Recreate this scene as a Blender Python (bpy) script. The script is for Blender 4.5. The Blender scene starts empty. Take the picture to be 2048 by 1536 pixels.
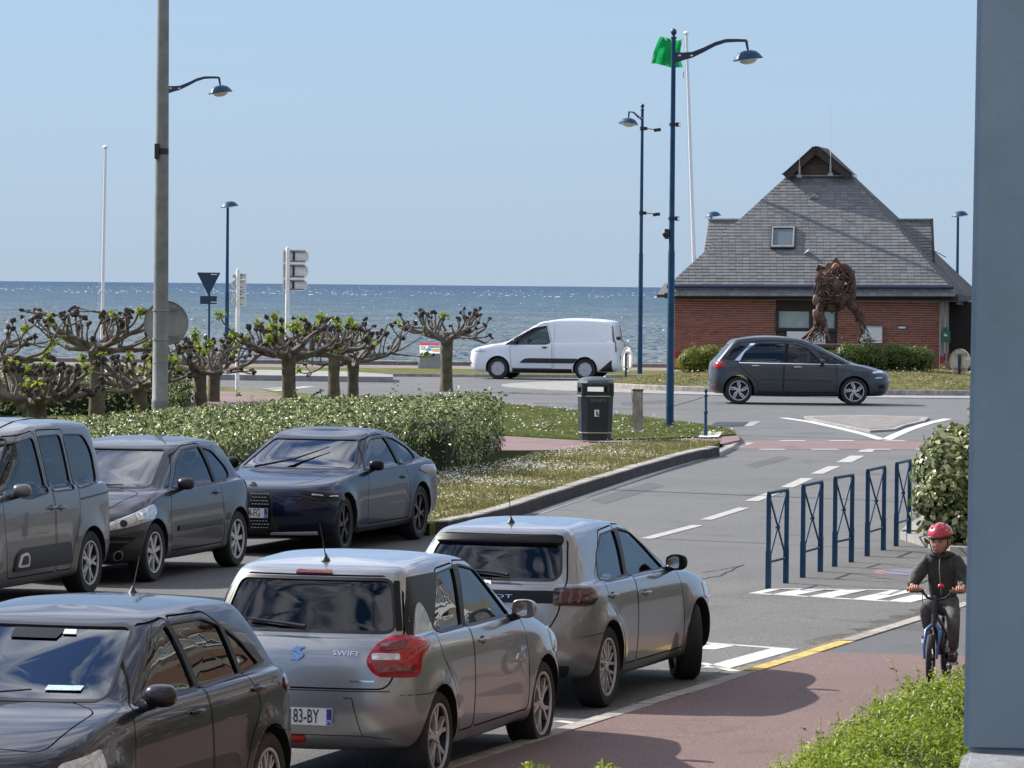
import bpy, bmesh, math, random
import numpy as np
from mathutils import Vector, Matrix, noise
from mathutils.bvhtree import BVHTree
rnd = random.Random(7)
nr = np.random.RandomState(11)
R = math.radians
PI = math.pi
scene = bpy.context.scene
# ------------------------------------------------------------------ camera
F = 9000.0            # focal length in pixels of the 2048 px wide photograph
CAMZ = 3.49
PITCH = math.atan((768 - 571) / F)
ROLL = R(0.55)
fw = Vector((0, math.cos(PITCH), -math.sin(PITCH)))
up0 = Vector((0, math.sin(PITCH), math.cos(PITCH)))
rt0 = Vector((1, 0, 0))
rt = rt0 * math.cos(ROLL) + up0 * math.sin(ROLL)
up = up0 * math.cos(ROLL) - rt0 * math.sin(ROLL)
CAM = Vector((0, 0, CAMZ))
cam_d = bpy.data.cameras.new('camera')
cam = bpy.data.objects.new('camera', cam_d)
scene.collection.objects.link(cam)
cam.matrix_world = Matrix(((rt.x, up.x, -fw.x, 0), (rt.y, up.y, -fw.y, 0), (rt.z, up.z, -fw.z, CAMZ), (0, 0, 0, 1)))
cam_d.sensor_width = 36
cam_d.lens = 36 * F / 2048
cam_d.clip_start = 0.1
cam_d.clip_end = 90000
scene.camera = cam
# ------------------------------------------------------------------ sky and sun
SUN_V = Vector((-1.2, 0.74, 1.0)).normalized()       # towards the sun
SUN_EL = math.asin(SUN_V.z)
w = bpy.data.worlds.new('World'); scene.world = w; w.use_nodes = True
nt = w.node_tree; nt.nodes.clear()
def N(t, kind, **kw):
    n = t.nodes.new(kind)
    for k, v in kw.items():
        if k.startswith('i_'): n.inputs[k[2:].replace('_', ' ')].default_value = v
        else: setattr(n, k, v)
    return n
out = N(nt, 'ShaderNodeOutputWorld'); bg = N(nt, 'ShaderNodeBackground')
sky = N(nt, 'ShaderNodeTexSky'); sky.sky_type = 'NISHITA'; sky.sun_disc = False
sky.sun_elevation = SUN_EL
sky.sun_rotation = math.atan2(SUN_V.x, SUN_V.y)
sky.altitude = 0; sky.air_density = 1.0; sky.dust_density = 0.4; sky.ozone_density = 4.0
bg.inputs['Strength'].default_value = 0.10
# thin cloud streets stand high in the sky (the windscreens mirror them)
tc = N(nt, 'ShaderNodeTexCoord'); mp = N(nt, 'ShaderNodeMapping'); mp.inputs['Scale'].default_value = (1.6, 2.6, 4.0)
cn = N(nt, 'ShaderNodeTexNoise'); cn.inputs['Scale'].default_value = 2.6; cn.inputs['Detail'].default_value = 9; cn.inputs['Distortion'].default_value = 1.3
cr = N(nt, 'ShaderNodeValToRGB'); cr.color_ramp.elements[0].position = 0.42; cr.color_ramp.elements[1].position = 0.64
sp = N(nt, 'ShaderNodeSeparateXYZ'); mr = N(nt, 'ShaderNodeMapRange'); mr.inputs['From Min'].default_value = 0.16; mr.inputs['From Max'].default_value = 0.42
mu = N(nt, 'ShaderNodeMath', operation='MULTIPLY'); mu2 = N(nt, 'ShaderNodeMath', operation='MULTIPLY'); mu2.inputs[1].default_value = 0.85
mx = N(nt, 'ShaderNodeMixRGB'); mx.inputs['Color2'].default_value = (13, 13.2, 13.6, 1)
L = nt.links.new
L(tc.outputs['Generated'], mp.inputs['Vector']); L(mp.outputs['Vector'], cn.inputs['Vector']); L(cn.outputs['Fac'], cr.inputs['Fac'])
L(tc.outputs['Generated'], sp.inputs['Vector']); L(sp.outputs['Z'], mr.inputs['Value'])
L(cr.outputs['Color'], mu.inputs[0]); L(mr.outputs['Result'], mu.inputs[1]); L(mu.outputs[0], mu2.inputs[0])
tint = N(nt, 'ShaderNodeMixRGB', blend_type='MULTIPLY'); tint.inputs['Fac'].default_value = 1.0; tint.inputs['Color2'].default_value = (0.84, 0.97, 1.16, 1)
L(sky.outputs['Color'], tint.inputs['Color1'])
# pale sea haze low all round the horizon
hz = N(nt, 'ShaderNodeValToRGB'); he = hz.color_ramp.elements
he[0].position = 0.0; he[0].color = (.95, .95, .95, 1); he[1].position = 0.42; he[1].color = (0, 0, 0, 1)
hc = N(nt, 'ShaderNodeValToRGB'); hce = hc.color_ramp.elements
hce[0].position = 0.0; hce[0].color = (.425, .540, .685, 1); hce[1].position = 0.10; hce[1].color = (.345, .505, .735, 1)
k3 = hce.new(.035); k3.color = (.405, .548, .730, 1)
sc10 = N(nt, 'ShaderNodeMixRGB', blend_type='MULTIPLY'); sc10.inputs['Fac'].default_value = 1; sc10.inputs['Color2'].default_value = (6.84, 6.84, 6.84, 1)
L(sp.outputs['Z'], hz.inputs['Fac']); L(sp.outputs['Z'], hc.inputs['Fac']); L(hc.outputs['Color'], sc10.inputs['Color1'])
hm = N(nt, 'ShaderNodeMixRGB'); L(hz.outputs['Color'], hm.inputs['Fac']); L(tint.outputs['Color'], hm.inputs['Color1']); L(sc10.outputs['Color'], hm.inputs['Color2'])
L(mu2.outputs[0], mx.inputs['Fac']); L(hm.outputs['Color'], mx.inputs['Color1']); L(mx.outputs['Color'], bg.inputs['Color'])
L(bg.outputs['Background'], out.inputs['Surface'])
sd = bpy.data.lights.new('sun', 'SUN'); sd.energy = 4.9; sd.angle = R(0.55); sd.color = (1.0, 0.95, 0.86)
sun = bpy.data.objects.new('sun', sd); scene.collection.objects.link(sun)
sun.rotation_euler = SUN_V.to_track_quat('Z', 'Y').to_euler(); sun.location = (-20, 20, 30)
vs = scene.view_settings
scene.display_settings.display_device = 'sRGB'
vs.view_transform = 'Standard'; vs.look = 'None'; vs.exposure = 0.6; vs.gamma = 1.0; vs.use_curve_mapping = False
cy = scene.cycles
cy.max_bounces = 8; cy.diffuse_bounces = 3; cy.glossy_bounces = 4; cy.transparent_max_bounces = 16; cy.transmission_bounces = 4
cy.caustics_reflective = False; cy.caustics_refractive = False
# ------------------------------------------------------------------ ground shape and pixel helpers
GK = 0.00642
def gz(y):
    if y < 100: return GK * y
    if y > 116: return GK * 108
    t = (y - 100) / 16
    return GK * (100 + 16 * (t - t * t / 2))
def ray(px, py):
    return (fw * F + rt * (px - 1024) + up * (768 - py))
def G(px, py, h=0.0):
    """the point of the ground (raised by h) seen at a pixel of the photograph"""
    d = ray(px, py)
    y = 60.0
    for _ in range(40):
        z = gz(y) + h
        t = (z - CAMZ) / d.z
        y = 0.5 * y + 0.5 * (d.y * t)
    return Vector((d.x * t, d.y * t, gz(d.y * t) + h))
def P(px, py, dist):
    d = ray(px, py); t = dist / d.y
    return CAM + d * t
def PX(px, dist, py=700): return P(px, py, dist).x
# ------------------------------------------------------------------ object helpers
COL = scene.collection
def link(name, me, mats=None, parent=None, loc=None, rot=None):
    o = bpy.data.objects.new(name, me); COL.objects.link(o)
    if mats is not None:
        for m in (mats if isinstance(mats, (list, tuple)) else [mats]): me.materials.append(m)
    if parent is not None: o.parent = parent
    if loc is not None: o.location = loc
    if rot is not None: o.rotation_euler = rot
    return o
def tag(o, label=None, cat=None, group=None, kind=None):
    if label: o['label'] = label
    if cat: o['category'] = cat
    if group: o['group'] = group
    if kind: o['kind'] = kind
    return o
def empty(name, loc=(0, 0, 0), rz=0, label=None, cat=None, group=None):
    o = bpy.data.objects.new(name, None); COL.objects.link(o)
    o.location = loc; o.rotation_euler = (0, 0, rz); o.empty_display_size = 0.3
    return tag(o, label, cat, group)
def copy_tree(o, parent=None):
    c = o.copy(); COL.objects.link(c)
    if parent is not None: c.parent = parent
    for ch in list(o.children): copy_tree(ch, c)
    return c
def smooth(me, angle=35):
    me.shade_smooth(); me.set_sharp_from_angle(angle=R(angle)); return me
def np_mesh(name, V, Fc):
    """V (n,3), Fc (m,k) quads or triangles"""
    V = np.asarray(V, dtype=np.float32); Fc = np.asarray(Fc, dtype=np.int32)
    me = bpy.data.meshes.new(name)
    m, k = Fc.shape
    me.vertices.add(len(V)); me.vertices.foreach_set('co', V.ravel())
    me.loops.add(m * k); me.loops.foreach_set('vertex_index', Fc.ravel())
    me.polygons.add(m); me.polygons.foreach_set('loop_start', np.arange(0, m * k, k, dtype=np.int32))
    me.update(calc_edges=True); me.validate()
    return me
class MB:
    """collects simple shapes into one mesh"""
    def __init__(s): s.v = []; s.f = []; s.m = []
    def add(s, v, f, mi=0):
        b = len(s.v); s.v += [tuple(p) for p in v]; s.f += [tuple(i + b for i in q) for q in f]; s.m += [mi] * len(f); return s
    def box(s, c, size, rz=0, mi=0, M=None, taper=1.0):
        x, y, z = [a / 2 for a in size]; vs = []
        for k, (a, b, d) in enumerate([(-1,-1,-1),(1,-1,-1),(1,1,-1),(-1,1,-1),(-1,-1,1),(1,-1,1),(1,1,1),(-1,1,1)]):
            t = taper if d > 0 else 1.0
            p = Vector((a * x * t, b * y * t, d * z))
            if M is not None: p = M @ p
            elif rz: p = Matrix.Rotation(rz, 3, 'Z') @ p
            vs.append(p + Vector(c))
        return s.add(vs, [(0,3,2,1),(4,5,6,7),(0,1,5,4),(1,2,6,5),(2,3,7,6),(3,0,4,7)], mi)
    def bar(s, a, b, wd, ht, mi=0):
        a = Vector(a); b = Vector(b); d = (b - a); Lh = d.length; q = d.to_track_quat('Y', 'Z').to_matrix()
        return s.box((a + b) / 2, (wd, Lh, ht), M=q, mi=mi)
    def tube(s, pts, rad, n=8, mi=0, cap=True):
        pts = [Vector(p) for p in pts]
        if not isinstance(rad, (list, tuple)): rad = [rad] * len(pts)
        rings = []; ref = None
        for i, p in enumerate(pts):
            t = (pts[min(i + 1, len(pts) - 1)] - pts[max(i - 1, 0)])
            t = t.normalized() if t.length > 1e-9 else Vector((0, 0, 1))
            if ref is None: ref = Vector((0, 0, 1)) if abs(t.z) < .9 else Vector((1, 0, 0))
            a = t.cross(ref)
            if a.length < 1e-4: ref = Vector((0, 1, 0)) if abs(t.y) < .9 else Vector((1, 0, 0)); a = t.cross(ref)
            a.normalize(); b = a.cross(t).normalized(); ref = b
            rings.append([p + (a * math.cos(2*PI*k/n) + b * math.sin(2*PI*k/n)) * rad[i] for k in range(n)])
        v = [q for r_ in rings for q in r_]; f = []
        for i in range(len(pts) - 1):
            for k in range(n):
                f.append((i*n+k, i*n+(k+1) % n, (i+1)*n+(k+1) % n, (i+1)*n+k))
        if cap: f.append(tuple(range(n))[::-1]); f.append(tuple((len(pts)-1)*n + k for k in range(n)))
        return s.add(v, f, mi)
    def lathe(s, prof, n=24, c=(0,0,0), M=None, mi=0, close=False):
        v = []; f = []; c = Vector(c)
        for r_, z in prof:
            for k in range(n):
                p = Vector((r_*math.cos(2*PI*k/n), r_*math.sin(2*PI*k/n), z))
                if M is not None: p = M @ p
                v.append(p + c)
        m = len(prof)
        for i in range(m - 1 + (1 if close else 0)):
            j = (i + 1) % m
            for k in range(n): f.append((i*n+k, i*n+(k+1) % n, j*n+(k+1) % n, j*n+k))
        if not close:
            if prof[0][0] > 1e-6: f.append(tuple(range(n))[::-1])
            if prof[-1][0] > 1e-6: f.append(tuple((m-1)*n+k for k in range(n)))
        return s.add(v, f, mi)
    def prism(s, poly, h0, h1, M=None, c=(0,0,0), mi=0):
        """poly in xy extruded along z"""
        n = len(poly); c = Vector(c); v = []
        for z in (h0, h1):
            for (x, y) in poly:
                p = Vector((x, y, z))
                if M is not None: p = M @ p
                v.append(p + c)
        f = [tuple(range(n))[::-1], tuple(range(n, 2*n))] + [(i, (i+1) % n, n+(i+1) % n, n+i) for i in range(n)]
        return s.add(v, f, mi)
    def blob(s, c, r_, sub=1, jit=0.0, seed=0, sc=(1,1,1), mi=0):
        bm = bmesh.new(); bmesh.ops.create_icosphere(bm, subdivisions=sub, radius=1)
        v = []
        for q in bm.verts:
            k = 1 + jit * noise.noise(q.co * 2.1 + Vector((seed * 3.7, seed, -seed)))
            v.append(Vector((q.co.x*sc[0], q.co.y*sc[1], q.co.z*sc[2])) * r_ * k + Vector(c))
        f = [tuple(x.index for x in q.verts) for q in bm.faces]; bm.free()
        return s.add(v, f, mi)
    def mesh(s, name, sm=None, recalc=True):
        me = bpy.data.meshes.new(name); me.from_pydata(s.v, [], s.f)
        me.polygons.foreach_set('material_index', s.m)
        if recalc:
            bm = bmesh.new(); bm.from_mesh(me); bmesh.ops.remove_doubles(bm, verts=bm.verts, dist=1e-6); bmesh.ops.recalc_face_normals(bm, faces=bm.faces); bm.to_mesh(me); bm.free()
        me.update()
        if sm is not None: smooth(me, sm)
        return me
    def build(s, name, mats, parent=None, loc=None, sm=35, rot=None, recalc=True):
        return link(name, s.mesh(name, sm, recalc), mats, parent, loc, rot)
def bevel_mesh(me, wd=0.01, seg=2):
    bm = bmesh.new(); bm.from_mesh(me)
    es = [e for e in bm.edges if len(e.link_faces) == 2 and e.calc_face_angle(0) > R(35)]
    bmesh.ops.bevel(bm, geom=es, offset=wd, segments=seg, affect='EDGES', clamp_overlap=True)
    bm.to_mesh(me); bm.free(); me.update(); return me
# ------------------------------------------------------------------ materials
MATS = {}
def mat(name, col=(.5,.5,.5), rough=.5, metal=0.0, coat=0.0, spec=.5, noise_amt=0.0, noise_scale=8.0, bump=0.0, bump_scale=40.0, col2=None, emit=None, coord='Object', detail=6, obj_var=0.0, coat_rough=0.03, stretch=None, bump_dist=0.01, transl=0.0):
    if name in MATS: return MATS[name]
    m = bpy.data.materials.new(name); m.use_nodes = True; t = m.node_tree; b = t.nodes['Principled BSDF']
    c4 = (*col, 1)
    b.inputs['Base Color'].default_value = c4; b.inputs['Roughness'].default_value = rough; b.inputs['Metallic'].default_value = metal
    b.inputs['Coat Weight'].default_value = coat; b.inputs['Coat Roughness'].default_value = coat_rough; b.inputs['Specular IOR Level'].default_value = spec
    m.diffuse_color = c4
    lk = t.links.new
    vec = None
    if noise_amt or bump or col2:
        tcn = N(t, 'ShaderNodeTexCoord'); vec = tcn.outputs[coord]
        if stretch:
            mpn = N(t, 'ShaderNodeMapping'); mpn.inputs['Scale'].default_value = stretch; lk(vec, mpn.inputs['Vector']); vec = mpn.outputs['Vector']
    src = None
    if noise_amt or col2:
        nn = N(t, 'ShaderNodeTexNoise'); nn.inputs['Scale'].default_value = noise_scale; nn.inputs['Detail'].default_value = detail; nn.inputs['Roughness'].default_value = .65
        lk(vec, nn.inputs['Vector'])
        ramp = N(t, 'ShaderNodeValToRGB')
        c2 = col2 if col2 else tuple(max(0, a * (1 - noise_amt)) for a in col)
        ramp.color_ramp.elements[0].color = (*c2, 1); ramp.color_ramp.elements[1].color = (*[a * (1 + (0 if col2 else noise_amt)) for a in col], 1)
        ramp.color_ramp.elements[0].position = .36; ramp.color_ramp.elements[1].position = .64
        lk(nn.outputs['Fac'], ramp.inputs['Fac']); src = ramp.outputs['Color']
    if obj_var:
        oi = N(t, 'ShaderNodeObjectInfo'); mr_ = N(t, 'ShaderNodeMapRange'); mr_.inputs['To Min'].default_value = 1 - obj_var; mr_.inputs['To Max'].default_value = 1 + obj_var
        lk(oi.outputs['Random'], mr_.inputs['Value'])
        hs = N(t, 'ShaderNodeHueSaturation'); lk(mr_.outputs['Result'], hs.inputs['Value'])
        if src is not None: lk(src, hs.inputs['Color'])
        else: hs.inputs['Color'].default_value = c4
        src = hs.outputs['Color']
    if src is not None: lk(src, b.inputs['Base Color'])
    if bump:
        bn = N(t, 'ShaderNodeTexNoise'); bn.inputs['Scale'].default_value = bump_scale; bn.inputs['Detail'].default_value = 5; lk(vec, bn.inputs['Vector'])
        bp = N(t, 'ShaderNodeBump'); bp.inputs['Strength'].default_value = bump; bp.inputs['Distance'].default_value = bump_dist
        lk(bn.outputs['Fac'], bp.inputs['Height']); lk(bp.outputs['Normal'], b.inputs['Normal'])
    if emit:
        b.inputs['Emission Color'].default_value = (*emit[:3], 1); b.inputs['Emission Strength'].default_value = emit[3]
    if transl:
        tr = N(t, 'ShaderNodeBsdfTranslucent'); mxs = N(t, 'ShaderNodeMixShader'); mxs.inputs['Fac'].default_value = transl
        if src is not None: lk(src, tr.inputs['Color'])
        else: tr.inputs['Color'].default_value = c4
        o = t.nodes['Material Output']; lk(b.outputs['BSDF'], mxs.inputs[1]); lk(tr.outputs['BSDF'], mxs.inputs[2]); lk(mxs.outputs['Shader'], o.inputs['Surface'])
    MATS[name] = m; return m
def glass(name, tint_c=(.35,.38,.38), refl=1.5, rough=0.0):
    if name in MATS: return MATS[name]
    m = bpy.data.materials.new(name); m.use_nodes = True; t = m.node_tree; t.nodes.clear(); lk = t.links.new
    o = N(t, 'ShaderNodeOutputMaterial'); tr = N(t, 'ShaderNodeBsdfTransparent'); tr.inputs['Color'].default_value = (*tint_c, 1)
    gl = N(t, 'ShaderNodeBsdfGlossy'); gl.inputs['Roughness'].default_value = rough; gl.inputs['Color'].default_value = (.95, .97, 1, 1)
    fr = N(t, 'ShaderNodeFresnel'); fr.inputs['IOR'].default_value = refl
    mx_ = N(t, 'ShaderNodeMixShader'); lk(fr.outputs['Fac'], mx_.inputs['Fac']); lk(tr.outputs['BSDF'], mx_.inputs[1]); lk(gl.outputs['BSDF'], mx_.inputs[2]); lk(mx_.outputs['Shader'], o.inputs['Surface'])
    m.diffuse_color = (*tint_c, 1)
    MATS[name] = m; return m
M_black = mat('black_plastic', (.015,.015,.017), .45)
M_gloss_black = mat('gloss_black', (.008,.008,.010), .38, spec=.22)
M_rubber = mat('tyre_rubber', (.018,.018,.019), .75, bump=.3, bump_scale=60)
M_well = mat('wheel_well', (.008,.008,.009), .9)
M_alloy = mat('alloy', (.62,.62,.64), .38, metal=.45)
M_alloy_dark = mat('dark_alloy', (.03,.03,.035), .35, metal=.5)
M_brake = mat('brake_steel', (.03,.03,.032), .5, metal=.5)
M_chrome = mat('chrome', (.75,.76,.78), .08, metal=1.0)
M_red = mat('tail_red', (.40,.008,.014), .15, coat=.35)
M_dred = mat('tail_dark_red', (.16,.01,.015), .12, coat=1.0)
M_clear = mat('lamp_clear', (.55,.56,.58), .12, metal=.25, coat=1.0, noise_amt=.3, noise_scale=16)
M_seat = mat('seat_cloth', (.035,.035,.04), .85, bump=.2, bump_scale=80)
M_dash = mat('dash_plastic', (.03,.03,.032), .6)
M_white = mat('white_paint', (.8,.8,.78), .4)
M_plate = mat('plate_white', (.72,.74,.76), .35, coat=.3)
M_plateblue = mat('plate_blue', (.015,.05,.35), .35, coat=.3)
M_ink = mat('plate_ink', (.01,.01,.012), .5)
M_screen = glass('screen_glass', (.42,.46,.45), 2.3)
M_side = glass('side_glass', (.34,.38,.37), 1.5)
M_dark_side = glass('privacy_glass', (.08,.09,.10), 1.6)
# ------------------------------------------------------------------ vehicle builder
FX = [0, .3, .56, .77, .91, .98, 1.0]
KS = 9
def interp(vals, t):
    n = len(vals) - 1; x = min(max(t, 0), 1) * n; i = min(int(x), n - 1); f = x - i; f = f if n < 3 else f
    return vals[i] * (1 - f) + vals[i + 1] * f
def outline(row, nexp=2.5):
    yf, yr, w, cf, cr, zs = row
    pts = []
    for f in FX: pts.append((w * f, yf - cf * (1 - (1 - f ** nexp) ** (1 / nexp))))
    a, b = yf - cf, yr + cr
    for k in range(1, KS + 1): pts.append((w, a + (b - a) * k / (KS + 1)))
    for f in FX[::-1]: pts.append((w * f, yr + cr * (1 - (1 - f ** nexp) ** (1 / nexp))))
    return [(x, y, interp(zs, (yf - y) / (yf - yr))) for x, y in pts]
def lofted(levels, sub=2):
    """half outlines (lists of points) stacked bottom to top, mirrored and subdivided; returns a closed mesh"""
    n = len(levels[0]); v = []; f = []
    for sgn in (1, -1):
        base = len(v)
        for lv in levels: v += [(sgn * x, y, z) for x, y, z in lv]
        for j in range(len(levels) - 1):
            for i in range(n - 1):
                q = (base + j*n + i, base + (j+1)*n + i, base + (j+1)*n + i + 1, base + j*n + i + 1)
                f.append(q if sgn > 0 else q[::-1])
    me = bpy.data.meshes.new('tmp'); me.from_pydata(v, [], f)
    bm = bmesh.new(); bm.from_mesh(me)
    bmesh.ops.remove_doubles(bm, verts=bm.verts, dist=1e-4)
    bmesh.ops.dissolve_degenerate(bm, edges=bm.edges, dist=1e-5)
    bmesh.ops.recalc_face_normals(bm, faces=bm.faces)
    bm.to_mesh(me); bm.free()
    o = bpy.data.objects.new('tmp', me); COL.objects.link(o)
    md = o.modifiers.new('s', 'SUBSURF'); md.levels = sub; md.render_levels = sub
    r_ = bake(o); return r_
def bake(o):
    dg = bpy.context.evaluated_depsgraph_get(); dg.update()
    me = bpy.data.meshes.new_from_object(o.evaluated_get(dg)); old = o.data
    bpy.data.objects.remove(o); bpy.data.meshes.remove(old)
    return me
def boolean(me, cut, op='DIFFERENCE'):
    a = bpy.data.objects.new('tmp_a', me); b = bpy.data.objects.new('tmp_b', cut)
    COL.objects.link(a); COL.objects.link(b)
    md = a.modifiers.new('b', 'BOOLEAN'); md.object = b; md.operation = op; md.solver = 'MANIFOLD'
    try: md.material_mode = 'INDEX'
    except Exception: pass
    r_ = bake(a); bpy.data.objects.remove(b); bpy.data.meshes.remove(cut)
    return r_
def roundpoly(pts, r_, seg=5):
    """rounds corners; r_ may be a list"""
    n = len(pts); outp = []
    if not isinstance(r_, (list, tuple)): r_ = [r_] * n
    for i in range(n):
        p = Vector(pts[i]); a = Vector(pts[i-1]); b = Vector(pts[(i+1) % n])
        da = (a - p); db = (b - p); rr = min(r_[i], da.length * .48, db.length * .48)
        if rr < 1e-4: outp.append(tuple(p)); continue
        p0 = p + da.normalized() * rr; p1 = p + db.normalized() * rr
        for k in range(seg + 1):
            t = k / seg
            q = p0 * (1-t)**2 + p * 2*t*(1-t) + p1 * t*t
            outp.append(tuple(q))
    return outp
def densify(pts, step=.04):
    o = []
    n = len(pts)
    for i in range(n):
        a = Vector(pts[i]); b = Vector(pts[(i+1) % n]); k = max(1, int((b - a).length / step))
        for j in range(k): o.append(tuple(a + (b - a) * (j / k)))
    return o
def ccw(pts):
    a = sum(pts[i][0]*pts[(i+1) % len(pts)][1] - pts[(i+1) % len(pts)][0]*pts[i][1] for i in range(len(pts)))
    return pts if a > 0 else pts[::-1]
def grow(pts, d):
    """offset a ccw outline outwards by d"""
    n = len(pts); o = []
    for i in range(n):
        a = Vector(pts[i-1]); p = Vector(pts[i]); b = Vector(pts[(i+1) % n])
        e1 = (p - a); e2 = (b - p)
        if e1.length < 1e-7 or e2.length < 1e-7: o.append(tuple(p)); continue
        n1 = Vector((e1.y, -e1.x)).normalized(); n2 = Vector((e2.y, -e2.x)).normalized()
        m = n1 + n2
        if m.length < .3: o.append(tuple(p)); continue
        m.normalize(); o.append(tuple(p + m * d / max(.5, m.dot(n1))))
    return o
class Frame:
    """looks at the body along d (plan angle); (u, v) -> line of sight"""
    def __init__(s, kind):
        if kind == 'T': s.d = Vector((0,0,-1)); s.U = Vector((1,0,0)); s.V = Vector((0,1,0)); s.o = Vector((0,0,4)); s.far = 4
        else:
            ang = {'R': 180, 'B': 90, 'F': -90}.get(kind, kind)
            s.d = Vector((math.cos(R(ang)), math.sin(R(ang)), 0)); s.U = Vector((s.d.y, -s.d.x, 0)); s.V = Vector((0,0,1)); s.o = -s.d * 8
    def line(s, u, v): return s.o + s.U * u + s.V * v, s.d
    def mat(s, sgn=1):
        M = Matrix((s.U, s.V, -s.d)).transposed()
        return M
class Surf:
    def __init__(s, me):
        s.bv = BVHTree.FromPolygons([v.co.copy() for v in me.vertices], [tuple(p.vertices) for p in me.polygons])
        s.vn = [v.normal.copy() for v in me.vertices]; s.co = [v.co.copy() for v in me.vertices]; s.pv = [tuple(p.vertices) for p in me.polygons]
    def nrm(s, loc, idx):
        n = Vector((0,0,0)); 
        for i in s.pv[idx]: n += s.vn[i] / ((s.co[i] - loc).length + 1e-4)
        return n.normalized()
    def hit(s, fr, u, v, off=0.0):
        o, d = fr.line(u, v)
        loc, n, i, dist = s.bv.ray_cast(o, d)
        if loc is None:
            # missed: nearest point of the body to the line
            t = (-o).dot(d); loc, n, i, dist = s.bv.find_nearest(o + d * t)
        n = s.nrm(loc, i)
        return loc + n * off, n
def patch(S, fr, poly, off=.004, thick=.01, mirror=False, rings=(1, .9, .72, .5, .25), bulge=0.0, step=.035):
    poly = densify(ccw(poly), step); n = len(poly)
    cx = sum(p[0] for p in poly) / n; cy_ = sum(p[1] for p in poly) / n
    mb = MB(); v = []; f = []
    v += [S.hit(fr, u, w_, off - thick)[0] for u, w_ in poly]
    for k, r_ in enumerate(rings):
        bb = bulge * (1 - r_ * r_)
        v += [S.hit(fr, cx + (u - cx) * r_, cy_ + (w_ - cy_) * r_, off + bb)[0] for u, w_ in poly]
    v.append(S.hit(fr, cx, cy_, off + bulge)[0])
    m = len(rings) + 1
    for j in range(m - 1):
        for i in range(n): f.append((j*n+i, j*n+(i+1) % n, (j+1)*n+(i+1) % n, (j+1)*n+i))
    for i in range(n): f.append(((m-1)*n+i, (m-1)*n+(i+1) % n, m*n))
    if mirror: v = [(-p.x, p.y, p.z) for p in map(Vector, v)]; f = [q[::-1] for q in f]
    me = bpy.data.meshes.new('patch'); me.from_pydata([tuple(p) for p in v], [], f); me.update(); smooth(me, 50)
    return me
def rim_strip(S, fr, poly, wd, off=.003, depth=.02, mirror=False, step=.03):
    poly = densify(ccw(poly), step); n = len(poly); outr = grow(poly, wd); v = []; f = []
    for pl, o_ in ((outr, off - depth), (outr, off), (poly, off), (poly, off - depth)):
        v += [S.hit(fr, u, w_, o_)[0] for u, w_ in pl]
    for j in range(3):
        for i in range(n): f.append((j*n+i, j*n+(i+1) % n, (j+1)*n+(i+1) % n, (j+1)*n+i))
    if mirror: v = [(-p.x, p.y, p.z) for p in map(Vector, v)]; f = [q[::-1] for q in f]
    me = bpy.data.meshes.new('strip'); me.from_pydata([tuple(p) for p in v], [], f); me.update(); smooth(me, 40)
    return me
def text_mesh(txt, size=.1, depth=.002, align='CENTER'):
    cu = bpy.data.curves.new('t', 'FONT'); cu.body = txt; cu.size = size; cu.extrude = depth; cu.align_x = align; cu.align_y = 'CENTER'; cu.resolution_u = 2
    o = bpy.data.objects.new('t', cu); COL.objects.link(o)
    dg = bpy.context.evaluated_depsgraph_get(); dg.update()
    me = bpy.data.meshes.new_from_object(o.evaluated_get(dg)); bpy.data.objects.remove(o); bpy.data.curves.remove(cu)
    me.materials.clear()
    return me
WHEELS = {}
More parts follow.
